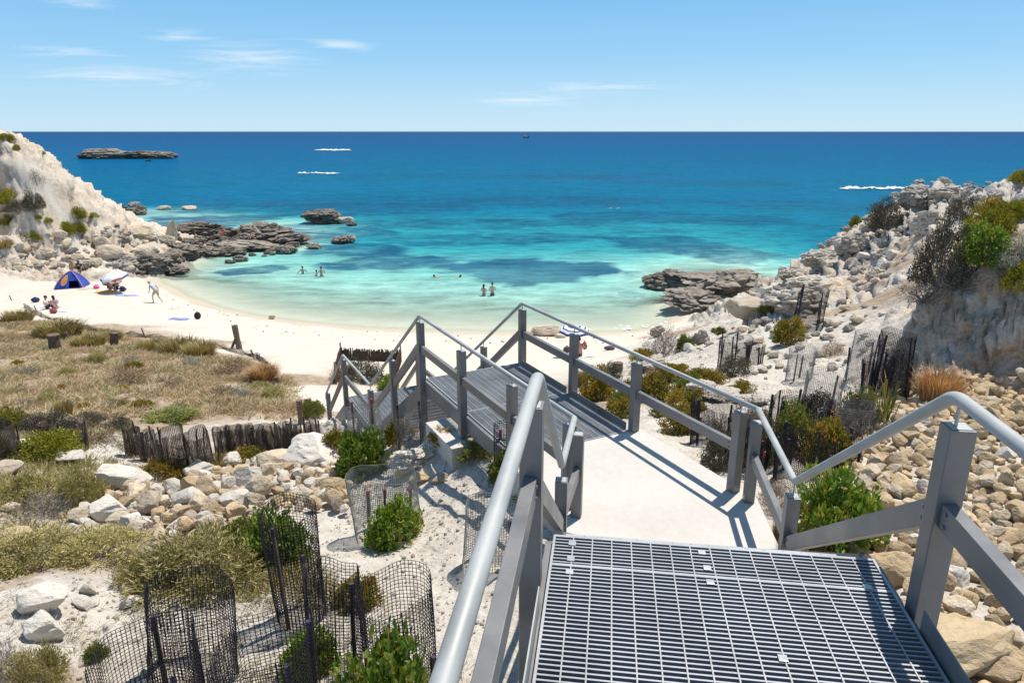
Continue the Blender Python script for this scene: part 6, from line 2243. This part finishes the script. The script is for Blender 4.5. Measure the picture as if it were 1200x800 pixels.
def person(pose, loc, rz, label, skin='skin', hair='hair_dark', shirt=None, shorts=None, scale=1.0, hat=None, group=None, bikini=None, longhair=False):
    J = POSE[pose]
    root = empty('person', loc, rz)
    root.scale = (scale,) * 3
    tag(root, label, 'person', group)
    me = skin_mesh({k: J[k] for k in RAD}, BONES, RAD, 'pelvis')
    # fingers, nose and ears are grown onto the same body mesh
    mb = MB()
    for s, sg in (('L', -1), ('R', 1)):
        w_, h_ = Vector(J['wr' + s]), Vector(J['ha' + s])
        d = (h_ - w_).normalized()
        side = d.cross(Vector((0, 1, .01)) if abs(d.y) < .8 else Vector((0, 0, 1))).normalized()
        nrm = side.cross(d)
        for i, (o_, ln) in enumerate(((-.027, .062), (-.009, .075), (.009, .070), (.026, .055))):
            a = h_ + side * o_
            mb.tube([a - d * .02, a + d * ln * .55, a + d * ln * .9 + nrm * .018 * sg], .009, 6, True, [.010, .009, .006])
        a = h_ - d * .03 + side * .03 * (-sg)
        mb.tube([a, a + (d * .5 + side * (-sg)).normalized() * .04, a + d * .05 + side * (-sg) * .038], .01, 6, True, [.012, .010, .007])
    h0, h1 = Vector(J['head0']), Vector(J['head1'])
    upv = (h1 - h0).normalized()
    fwd = (Vector((0, 1, 0)) - upv * upv.y).normalized() if abs(upv.y) < .95 else Vector((0, 0, -1))
    mid = h0.lerp(h1, .45)
    mb.tube([mid + fwd * .07 + upv * .02, mid + fwd * .105 - upv * .015, mid + fwd * .08 - upv * .022], .012, 6, True, [.006, .014, .010])
    rt = fwd.cross(upv)
    for sg in (-1, 1):
        sphere(mb, mid + rt * .083 * sg - fwd * .005, .022, .5, .8, 1.2, 8, 5)
    off = len(me.vertices)
    bm = bmesh.new(); bm.from_mesh(me)
    tmp = mb.mesh('tmp', True)
    bm.from_mesh(tmp)
    bm.to_mesh(me); bm.free(); bpy.data.meshes.remove(tmp)
    body = link('body', me, M[skin], root)
    # face: eyes and mouth
    fb = MB()
    for sg in (-1, 1):
        sphere(fb, mid + rt * .032 * sg + fwd * .083 + upv * .022, .010, 1, .6, .7, 8, 5)
    fb.tube([mid - rt * .022 + fwd * .086 - upv * .052, mid + fwd * .093 - upv * .054, mid + rt * .022 + fwd * .086 - upv * .052], .005, 5)
    fb.build('face', M['hair_dark'], body)
    # hair: a cap over the back and top of the head
    hb = MB()
    sphere(hb, mid + upv * .035 - fwd * .022, .102, .93, 1.0, 1.0, 14, 9)
    if longhair:
        sphere(hb, mid - upv * .09 - fwd * .06, .085, .95, .7, 1.5, 12, 8)
    hb.build('hair', M[hair], root, smooth=True)
    if hat:
        tb = MB()
        c = mid + upv * .075
        M4 = Matrix.Translation(c) @ upv.to_track_quat('Z', 'Y').to_matrix().to_4x4()
        pts = []
        prof = [(0.17, -.01), (.16, .005), (.108, .012), (.10, .07), (.07, .10), (0.001, .108)]
        n = 16
        vs = [tuple(M4 @ Vector((r * math.cos(2 * PI * i / n), r * math.sin(2 * PI * i / n), z))) for r, z in prof for i in range(n)]
        fs = [(j * n + i, j * n + (i + 1) % n, (j + 1) * n + (i + 1) % n, (j + 1) * n + i) for j in range(len(prof) - 1) for i in range(n)]
        tb.add(vs, fs)
        tb.build('hat', M[hat], root, smooth=True)
    if shirt:
        keep = ['belly', 'chest', 'neck2', 'pelvis', 'shL', 'shR', 'slL', 'slR']
        j2 = dict(J)
        j2['neck2'] = Vector(J['chest']).lerp(Vector(J['neck']), .62)
        j2['slL'] = Vector(J['shL']).lerp(Vector(J['elL']), .62); j2['slR'] = Vector(J['shR']).lerp(Vector(J['elR']), .62)
        rr = dict(belly=(.150, .120), chest=(.165, .125), neck2=(.075, .07), pelvis=(.155, .125), shL=.080, shR=.080, slL=.068, slR=.068)
        link('shirt', skin_mesh({k: j2[k] for k in keep}, [('pelvis', 'belly'), ('belly', 'chest'), ('chest', 'neck2'), ('chest', 'shL'), ('chest', 'shR'), ('shL', 'slL'), ('shR', 'slR')], rr, 'belly'), shirt, root)
    if shorts:
        j2 = dict(J)
        j2['waist'] = Vector(J['pelvis']).lerp(Vector(J['belly']), .55)
        j2['lgL'] = Vector(J['hiL']).lerp(Vector(J['knL']), .8); j2['lgR'] = Vector(J['hiR']).lerp(Vector(J['knR']), .8)
        rr = dict(waist=(.142, .112), pelvis=(.152, .122), hiL=.108, hiR=.108, lgL=.092, lgR=.092)
        link('shorts', skin_mesh({k: j2[k] for k in ('pelvis', 'waist', 'hiL', 'hiR', 'lgL', 'lgR')}, [('pelvis', 'waist'), ('pelvis', 'hiL'), ('pelvis', 'hiR'), ('hiL', 'lgL'), ('hiR', 'lgR')], rr, 'pelvis'), shorts, root)
    if bikini:
        j2 = dict(J)
        j2['c0'] = Vector(J['chest']) + Vector((0, 0, -.05)); j2['c1'] = Vector(J['chest']) + Vector((0, 0, .04))
        a = link('swimsuit_top', skin_mesh({'c0': j2['c0'], 'c1': j2['c1']}, [('c0', 'c1')], {'c0': (.150, .112), 'c1': (.152, .115)}, 'c0'), bikini, root)
        j2['p0'] = Vector(J['pelvis']) + Vector((0, 0, -.04)); j2['p1'] = Vector(J['pelvis']) + Vector((0, 0, .06))
        link('swimsuit_bottom', skin_mesh({'p0': j2['p0'], 'p1': j2['p1']}, [('p0', 'p1')], {'p0': (.158, .125), 'p1': (.150, .118)}, 'p0'), bikini, root)
    return root


def pperson(pose, u, v, rz, label, **kw):
    p = place(u, v)
    if kw.pop('water', False):
        p = P(u, v, 0.0)
        p.z = -kw.pop('deep')
    dz = kw.pop('dz', 0)
    p.z += dz
    return person(pose, p, rz, label, **kw)


white_ = cloth('white_cotton', (0.78, 0.77, 0.75))
pperson('walk', 184, 355, 1.25, 'man in pale grey shirt and khaki shorts walking bent forward along the sand', skin='skin_pale', hair='hair_grey', shirt=cloth('pale_lilac_shirt', (0.50, 0.52, 0.62)), shorts=cloth('khaki_shorts', (0.42, 0.36, 0.27)), hat=None, scale=1.03)
pperson('sit', 55, 362, -1.4, 'person in a white shirt and dark cap sitting on the sand', skin='skin', hair='hair_dark', shirt=white_, shorts=cloth('dark_shorts', (0.04, 0.045, 0.06)))
pperson('sit', 65, 362, 0.9, 'dark haired person sitting on the sand facing the one in white', skin='skin_red', hair='hair_dark', shirt=cloth('lilac_top', (0.45, 0.38, 0.48)), shorts=cloth('dark_shorts', (0.04, 0.045, 0.06)), longhair=True)
pperson('stand', 86, 323, 2.6, 'person with a pink swimsuit standing behind the tent', skin='skin_red', hair='hair_brown', bikini=cloth('pink_swimsuit', (0.55, 0.16, 0.22)), scale=.92)
pperson('sit', 94, 322, 0.2, 'person with thick black hair sitting behind the tent', skin='skin', hair='hair_dark', shirt=cloth('black_top', (0.02, 0.02, 0.025)), longhair=True, dz=.35)
pperson('sit', 128, 340, -1.2, 'person in a dark red top sitting under the white umbrella', skin='skin_red', hair='hair_dark', shirt=cloth('dark_red_top', (0.22, 0.05, 0.05)), longhair=True)
pperson('sit', 137, 341, 1.3, 'person in black sitting among the bags under the white umbrella', skin='skin_red', hair='hair_brown', shirt=cloth('black_top', (0.02, 0.02, 0.025)))
pperson('sit', 678, 418, .15, 'bare backed person sitting under the blue and white umbrella', skin='skin_red', hair='hair_dark', shorts=cloth('dark_shorts', (0.04, 0.045, 0.06)), scale=1.15)
for (u, v, dp, ps, rz, lab, kw) in ((355, 321, .98, 'arms', .6, 'bather with hands spread, leftmost of the three in the shallows', dict(scale=1.0)),
                                    (371, 323, .92, 'wade', -1.2, 'small bather beside the tall one in the shallows', dict(scale=.85)),
                                    (377, 324, .88, 'arms', .9, 'tall bather on the right of the three in the shallows', dict(scale=1.05)),
                                    (567, 346.5, .72, 'wade', -.5, 'bather with a dark swimsuit standing waist deep beside another', dict(bikini=cloth('black_top', (0.02, 0.02, 0.025)), scale=.98, longhair=True)),
                                    (577, 346.5, .70, 'wade', .4, 'bare backed bather with green shorts standing waist deep beside another', dict(shorts=cloth('green_shorts', (0.05, 0.14, 0.14)), skin='skin_pale', scale=1.05))):
    pperson(ps, u, v, rz, lab, water=True, deep=dp, **kw)
for (u, v, rz, lab) in ((513, 325, 1.2, 'swimmer lying flat, the left one by the dark reef patch'), (535, 325, -1.3, 'swimmer lying flat at the edge of the dark reef patch'),
                        (715, 244, 1.0, 'far snorkeller in the turquoise water, the left of two'), (725, 244, -1.4, 'far snorkeller in the turquoise water, the right of two')):
    pperson('swim', u, v, rz, lab, water=True, deep=0.02)
pperson('stand', 231, 290, 1.8, 'person with bare legs and a pink top standing on the rock shelf', skin='skin_red', bikini=cloth('pink_swimsuit', (0.55, 0.16, 0.22)), hair='hair_brown')
pperson('sit', 235, 291, .3, 'person with blue shorts crouching on the rock shelf', skin='skin', shorts=cloth('bright_blue_shorts', (0.03, 0.18, 0.5)), hair='hair_dark')
pperson('sit', 263, 285, 2.6, 'person in a red top sitting on the rock shelf', skin='skin_red', shirt=cloth('red_top', (0.5, 0.05, 0.06)), dz=.9)
pperson('sit', 271, 285, 2.9, 'person in a pale blue top sitting on the rock shelf', skin='skin', shirt=cloth('pale_blue_top', (0.35, 0.45, 0.6)), dz=.9)
pperson('sit', 297, 285, 2.9, 'bare skinned person sitting in front of the largest grey block', skin='skin_pale', dz=.6)

# ------------------------------------------------------------------ beach things
# tent
tp = place(86, 336)
k = px(tp)
tent = empty('beach_tent', tp, 0.25)
tag(tent, 'blue dome beach tent with an orange mesh window', 'tent')
HW, TH = 0.95, 1.3
blue = cloth('royal_blue_nylon', (0.025, 0.075, 0.42)); navy = cloth('dark_blue_nylon', (0.02, 0.035, 0.22)); orange = cloth('orange_mesh_fabric', (0.62, 0.28, 0.06)); edge = cloth('pale_orange_piping', (0.6, 0.35, 0.22))
C4 = [Vector((-HW * 1.15, -HW * .9, 0)), Vector((HW, -HW * .9, 0)), Vector((HW, HW * .9, 0)), Vector((-HW * 1.15, HW * .9, 0))]


def arc_pt(c, t):
    r = 1 - t ** 1.25
    return Vector((c.x * r, c.y * r, TH * (1 - (1 - t) ** 1.35)))


for q in range(4):
    a, b_ = C4[q], C4[(q + 1) % 4]
    nseg, ns = 14, 10
    vs, fs = [], []
    for j in range(nseg + 1):
        pa_, pb_ = arc_pt(a, j / nseg), arc_pt(b_, j / nseg)
        for i in range(ns + 1):
            p = pa_.lerp(pb_, i / ns)
            sag = 4 * (i / ns) * (1 - i / ns) * .10 * math.sin(PI * j / nseg)
            c_ = ((a + b_) / 2).normalized()
            vs.append(tuple(p - c_ * sag))
    for j in range(nseg):
        for i in range(ns):
            if q == 0 and 4 < i < 9 and j < 5:   # doorway at the front right
                continue
            fs.append((j * (ns + 1) + i, j * (ns + 1) + i + 1, (j + 1) * (ns + 1) + i + 1, (j + 1) * (ns + 1) + i))
    mb = MB(); mb.add(vs, fs)
    mb.build('wall_panel', blue if q in (0, 1) else navy, tent, smooth=True)
    pl_ = MB(); pl_.tube([arc_pt(a, j / 14) * 1.012 for j in range(14)], .03, 6); pl_.build('pole', edge, tent, smooth=True)
# dark left half of the front and its orange window
mb = MB()
vs = []
for j in range(9):
    for i in range(9):
        pass
mid_a, mid_b = C4[3], C4[0]
win = []
for i in range(20):
    t = 2 * PI * i / 20
    s_ = .5 + .26 * math.cos(t); h_ = .42 + .27 * math.sin(t)
    p = arc_pt(C4[0], h_).lerp(arc_pt(C4[1], h_), s_ * .55 + .02) + Vector((0, -.03, .02))
    win.append(p)
cen = sum(win, Vector()) / 20
mb = MB()
mb.add([cen + Vector((0, -.02, 0))] + win, [(0, i + 1, (i + 1) % 20 + 1) for i in range(20)])
wo_ = mb.build('window', orange, tent)
mb = MB(); mb.tube(win + [win[0]], .018, 5, False); mb.build('window_trim', edge, wo_)
mb = MB(); mb.add([tuple(C4[i] + Vector((0, 0, .03))) for i in range(4)], [(0, 1, 2, 3)]); mb.build('floor_sheet', navy, tent)


def umbrella(u, v, wpx, top_px, label, stripes, tilt=(0, 0), rzz=0.0):
    p = place(u, v); k = px(p)
    root = empty('beach_umbrella', p, rzz)
    tag(root, label, 'umbrella')
    r = wpx * k / 2; h = top_px * k
    ht = r * .42
    R = Matrix.Translation((0, 0, h - ht)) @ Euler((tilt[0], tilt[1], 0)).to_matrix().to_4x4()
    for i in range(8):
        a0, a1 = 2 * PI * i / 8, 2 * PI * (i + 1) / 8
        vs, fs = [], []
        n, m_ = 10, 6
        mats = []
        for j in range(n + 1):
            t = j / n
            rr = r * math.sin(t * PI / 2 * .98); z = ht * math.cos(t * PI / 2)
            for q in range(m_ + 1):
                a = a0 + (a1 - a0) * q / m_
                sc = 1 - .05 * (4 * (q / m_) * (1 - q / m_)) * t
                flat = math.cos(PI / 8) / math.cos((q / m_ - .5) * PI / 4)
                vs.append(tuple(R @ Vector((rr * flat * math.cos(a), rr * flat * math.sin(a), z * (1 if t < .99 else 1) + (1 - sc) * r * .4))))
        for j in range(n):
            for q in range(m_):
                fs.append((j * (m_ + 1) + q, (j + 1) * (m_ + 1) + q, (j + 1) * (m_ + 1) + q + 1, j * (m_ + 1) + q + 1))
                mats.append(j)
        mb = MB(); mb.add(vs, fs)
        o = mb.build('canopy_panel', None, root, smooth=True)
        pal = stripes(i)
        ml = []
        for j in range(n):
            if pal[j] not in ml: ml.append(pal[j])
        for x in ml: o.data.materials.append(x)
        o.data.polygons.foreach_set('material_index', [ml.index(pal[j]) for j in mats])
        rb = MB(); rb.tube([R @ Vector((0, 0, ht - .02)), R @ Vector((r * .97 * math.cos(a0), r * .97 * math.sin(a0), -.02))], .008, 5); rb.build('rib', M['tube'], root)
    mb = MB(); mb.tube([(0, 0, -.3), R @ Vector((0, 0, ht + .08))], .018, 8); mb.build('pole', M['tube'], root, smooth=True)
    return root


wht = cloth('white_umbrella_cloth', (0.75, 0.75, 0.77)); rd = cloth('red_umbrella_cloth', (0.60, 0.06, 0.05)); nv_ = cloth('navy_umbrella_cloth', (0.03, 0.06, 0.30)); bl_ = cloth('pale_blue_umbrella_cloth', (0.55, 0.60, 0.78))
umbrella(137, 343, 31, 24, 'white beach umbrella with a red and blue border beside the tent', lambda i: [wht if i % 4 else bl_] * 8 + [(rd if i % 3 == 0 else nv_ if i % 3 == 1 else wht)] * 2, (0.12, -0.15), .3)
umbrella(672, 417, 36, 37, 'navy and white ringed beach umbrella behind the walkway railing', lambda i: [nv_, wht, nv_, wht, wht, nv_, wht, wht, nv_, nv_], (0.10, 0.0), .2)


def towel(u, v, wpx, dpx, col, label, rz=0.0):
    p = place(u, v); k = px(p)
    lx, ly = wpx * k, dpx
    n, m_ = 12, 8
    vs, fs = [], []
    for j in range(m_ + 1):
        for i in range(n + 1):
            x, y = (i / n - .5) * lx, (j / m_ - .5) * ly
            c, s = math.cos(rz), math.sin(rz)
            X_, Y_ = p.x + x * c - y * s, p.y + x * s + y * c
            vs.append((X_ - p.x, Y_ - p.y, gz(X_, Y_) - p.z + .025 + .02 * math.sin(x * 7 + y * 5) * math.cos(y * 6)))
    nn = (n + 1)
    for j in range(m_):
        for i in range(n):
            fs.append((j * nn + i, j * nn + i + 1, (j + 1) * nn + i + 1, (j + 1) * nn + i))
    mb = MB(); mb.add(vs, fs)
    o = mb.build('towel', col, None, smooth=True)
    o.location = p
    md = o.modifiers.new('thickness', 'SOLIDIFY'); md.thickness = .012
    tag(o, label, 'towel')
    return o


towel(53, 359, 24, 1.2, white_, 'white towel under the sitting pair on the sand', .2)
towel(76, 365, 20, .9, cloth('pale_blue_towel', (0.62, 0.70, 0.78)), 'pale blue towel to the right of the sitting pair', .1)
towel(150, 346, 22, 1.0, cloth('periwinkle_towel', (0.30, 0.34, 0.62)), 'blue towel spread in front of the white umbrella', .1)
towel(210, 374, 20, .9, cloth('striped_blue_towel', (0.20, 0.24, 0.55)), 'blue towel beside the lone black backpack', .15)
towel(122, 342, 18, .8, cloth('orange_towel', (0.72, 0.33, 0.05)), 'orange towel beside the people under the white umbrella', .2)
towel(100, 338, 14, .8, cloth('peach_towel', (0.70, 0.45, 0.32)), 'peach coloured towel at the mouth of the tent', .1)
towel(688, 417, 18, .8, cloth('pale_blue_towel', (0.62, 0.70, 0.78)), 'pale towel beside the person under the ringed umbrella', .1)


def bag(u, v, wpx, hpx, col, label, name='backpack'):
    p = place(u, v); k = px(p)
    root = empty(name, p, rnd.uniform(0, 3))
    tag(root, label, 'bag')
    w, h = wpx * k, hpx * k
    mb = MB(); sphere(mb, (0, 0, h * .48), .5, w, w * .7, h, 14, 10); mb.build('body', col, root, smooth=True)
    mb = MB(); sphere(mb, (0, -w * .30, h * .34), .5, w * .65, w * .3, h * .5, 12, 8); mb.build('pocket', col, root, smooth=True)
    mb = MB(); mb.tube([(-.06, 0, h * .92), (-.05, 0, h * 1.04), (.05, 0, h * 1.04), (.06, 0, h * .92)], .014, 6); mb.build('handle', col, root, smooth=True)
    return root


blk_ = cloth('black_nylon', (0.015, 0.015, 0.02)); nvb = cloth('navy_nylon', (0.02, 0.03, 0.12)); pkb = cloth('dark_pink_fabric', (0.35, 0.07, 0.12)); gyb = cloth('charcoal_fabric', (0.06, 0.06, 0.065)); brn = cloth('red_brown_fabric', (0.30, 0.12, 0.08))
bag(232, 374, 8, 9, blk_, 'lone black backpack standing on the sand')
bag(42, 354, 9, 6, nvb, 'round navy bag behind the person in white')
bag(63, 367, 9, 6, pkb, 'dark pink bag in front of the sitting pair')
bag(113, 338, 8, 5, cloth('bright_pink_fabric', (0.75, 0.15, 0.42)), 'bright pink bag beside the tent')
bag(132, 334, 22, 9, cloth('mottled_grey_fabric', (0.34, 0.34, 0.33)), 'mottled grey bundle of bags under the white umbrella', 'bag')
bag(144, 341, 9, 6, nvb, 'navy bag right of the people under the white umbrella')
bag(664, 413, 9, 8, gyb, 'charcoal bag left of the person under the ringed umbrella', 'bag')
bag(714, 410, 13, 5, gyb, 'flat charcoal bag lying right of the ringed umbrella', 'bag')
bag(685, 409, 7, 10, brn, 'red brown folding seat back beside the person under the ringed umbrella', 'bag')

# boat on the horizon
bp_ = P(616.5, 155.2, 0)
ang_ = math.atan2(bp_.x, bp_.y)
sc_ = 1500.0
d_ = Vector((math.sin(ang_) * sc_, math.cos(ang_) * sc_, 0))
boat = empty('fishing_boat', d_, .2)
tag(boat, 'tiny dark fishing boat with masts on the horizon', 'boat')
bm = bmesh.new()
secs = [(-7, .8, 1.9), (-5, 2.0, 1.6), (0, 2.3, 1.5), (4, 1.9, 1.9), (7.2, .15, 2.8)]
rings = []
for x, w, t in secs:
    rings.append([bm.verts.new((x, -w, t)), bm.verts.new((x, -w * .6, -.4)), bm.verts.new((x, w * .6, -.4)), bm.verts.new((x, w, t))])
for a, b_ in zip(rings[:-1], rings[1:]):
    for i in range(3):
        bm.faces.new((a[i], b_[i], b_[i + 1], a[i + 1]))
    bm.faces.new((a[3], b_[3], b_[0], a[0]))
bm.faces.new(rings[0]); bm.faces.new(rings[-1][::-1])
bmesh.ops.recalc_face_normals(bm, faces=list(bm.faces))
me = bpy.data.meshes.new('hull'); bm.to_mesh(me); bm.free()
link('hull', me, cloth('dark_red_hull_paint', (0.12, 0.03, 0.03)), boat)
mb = MB(); mb.box((-4, -1.4, 1.5), (1, 1.4, 4.4)); mb.build('cabin', white_, boat, bevel=.1)
for x, h in ((-1, 9), (4.5, 7.5)):
    mb = MB(); mb.tube([(x, 0, 1.5), (x, 0, h)], .16, 6); mb.tube([(x, 0, 3), (x + (3 if x < 0 else -3), 0, h * .8)], .1, 6); mb.build('mast', M['post'], boat)

# ------------------------------------------------------------------ white water
m, nt, b = new_mat('sea_foam')
b.inputs['Base Color'].default_value = (0.8, 0.82, 0.83, 1)
b.inputs['Roughness'].default_value = .9
bump(nt, b, noise_(nt, worldpos(nt), 1.5, 5), .8, .3)
M['foam'] = m


def surf(u0, u1, v, deep, h, label, seed, dens=.15):
    a, b_ = P(u0, v, 0), P(u1, v, 0)
    Ls = (b_ - a).length
    n, q = 320, 44
    d = (b_ - a).normalized(); e = Vector((-d.y, d.x, 0))
    I, Jj = np.meshgrid(np.arange(n + 1) / n, np.arange(q + 1) / q, indexing='ij')
    env = np.clip(np.minimum(I, 1 - I) * 6, 0, 1) ** .6
    wob = fbm(I * 5 + seed, I * 0, I * 0, 3, seed) * deep * .25
    off = (Jj - .35) * deep * (0.35 + .65 * env) + wob
    nz = fbm(I * Ls / 1.3, Jj * deep / 1.1, I * 0 + seed, 4, seed, False, .7)
    prof = np.exp(-((Jj - .3) / .10) ** 2) * env * h * (.6 + nz) + .03 + np.clip(nz, 0, 1) * .25 * h
    X_ = a.x + d.x * I * Ls + e.x * off; Y_ = a.y + d.y * I * Ls + e.y * off
    V = np.stack([X_, Y_, prof], -1).reshape(-1, 3)
    i = np.arange(n)[:, None] * (q + 1); j = np.arange(q)[None]
    F_ = np.stack([i + j, i + q + 1 + j, i + q + 2 + j, i + j + 1], -1)
    keep = (nz[:-1, :-1] + 1.1 * np.exp(-((Jj[:-1, :-1] - .3) / .11) ** 2) * env[:-1, :-1] - dens) > 0.12
    F_ = F_[keep]
    o = link('breaking_wave', np_mesh('breaking_wave', V, F_.reshape(-1, 4), True), M['foam'])
    return tag(o, label, None, None, 'stuff')


surf(983, 1072, 222, 11, .6, 'white line of a breaking wave in front of the right cliff', 3, .38)
surf(342, 402, 203.5, 12, .45, 'white foam of a wave breaking on the reef far out', 5, .5)
surf(366, 417, 176.5, 26, .9, 'farthest white breaking wave on the left', 9, .42)

# thin broken swash line at the right end of the beach
def swash(pts, wid, label, seed, th):
    Q = [P(u, v, 0) for u, v in pts]
    n = 260; q = 14
    seg = [(a, b_) for a, b_ in zip(Q[:-1], Q[1:])]
    V = []
    I, Jj = np.meshgrid(np.arange(n + 1), np.arange(q + 1), indexing='ij')
    C_ = []
    for i in range(n + 1):
        t = i / n * len(seg); k_ = min(int(t), len(seg) - 1)
        C_.append(seg[k_][0].lerp(seg[k_][1], t - k_)[:])
    C_ = np.array(C_)
    dirv = np.gradient(C_, axis=0); dirv /= np.linalg.norm(dirv, axis=1, keepdims=True)
    nn_ = np.stack([-dirv[:, 1], dirv[:, 0]], 1)
    off = (Jj / q - .5) * wid + .5 * fbm(I * .08, I * 0. + seed, I * 0., 3, seed)
    X_ = C_[I, 0] + nn_[I, 0] * off; Y_ = C_[I, 1] + nn_[I, 1] * off
    nz = fbm(X_ * 5, Y_ * 5, X_ * 0, 4, seed + 2)
    Z_ = 0.012 + .012 * np.clip(nz, 0, 1)
    F_ = np.stack([I[:-1, :-1] * (q + 1) + Jj[:-1, :-1], I[1:, :-1] * (q + 1) + Jj[1:, :-1], I[1:, 1:] * (q + 1) + Jj[1:, 1:], I[:-1, 1:] * (q + 1) + Jj[:-1, 1:]], -1)
    keep = nz[:-1, :-1] > th
    o = link('swash', np_mesh('swash', np.stack([X_, Y_, Z_], -1).reshape(-1, 3), F_[keep].reshape(-1, 4), True), M['foam'])
    return tag(o, label, None, None, 'stuff')


swash([(722, 385), (745, 383), (768, 381), (790, 377)], 1.0, 'thin broken foam of the swash at the right end of the beach', 4, .26)
#swash([(215, 343), (260, 357), (330, 370), (430, 380), (560, 384)], .7, 'faint broken foam line along the water edge of the cove', 7, .30)
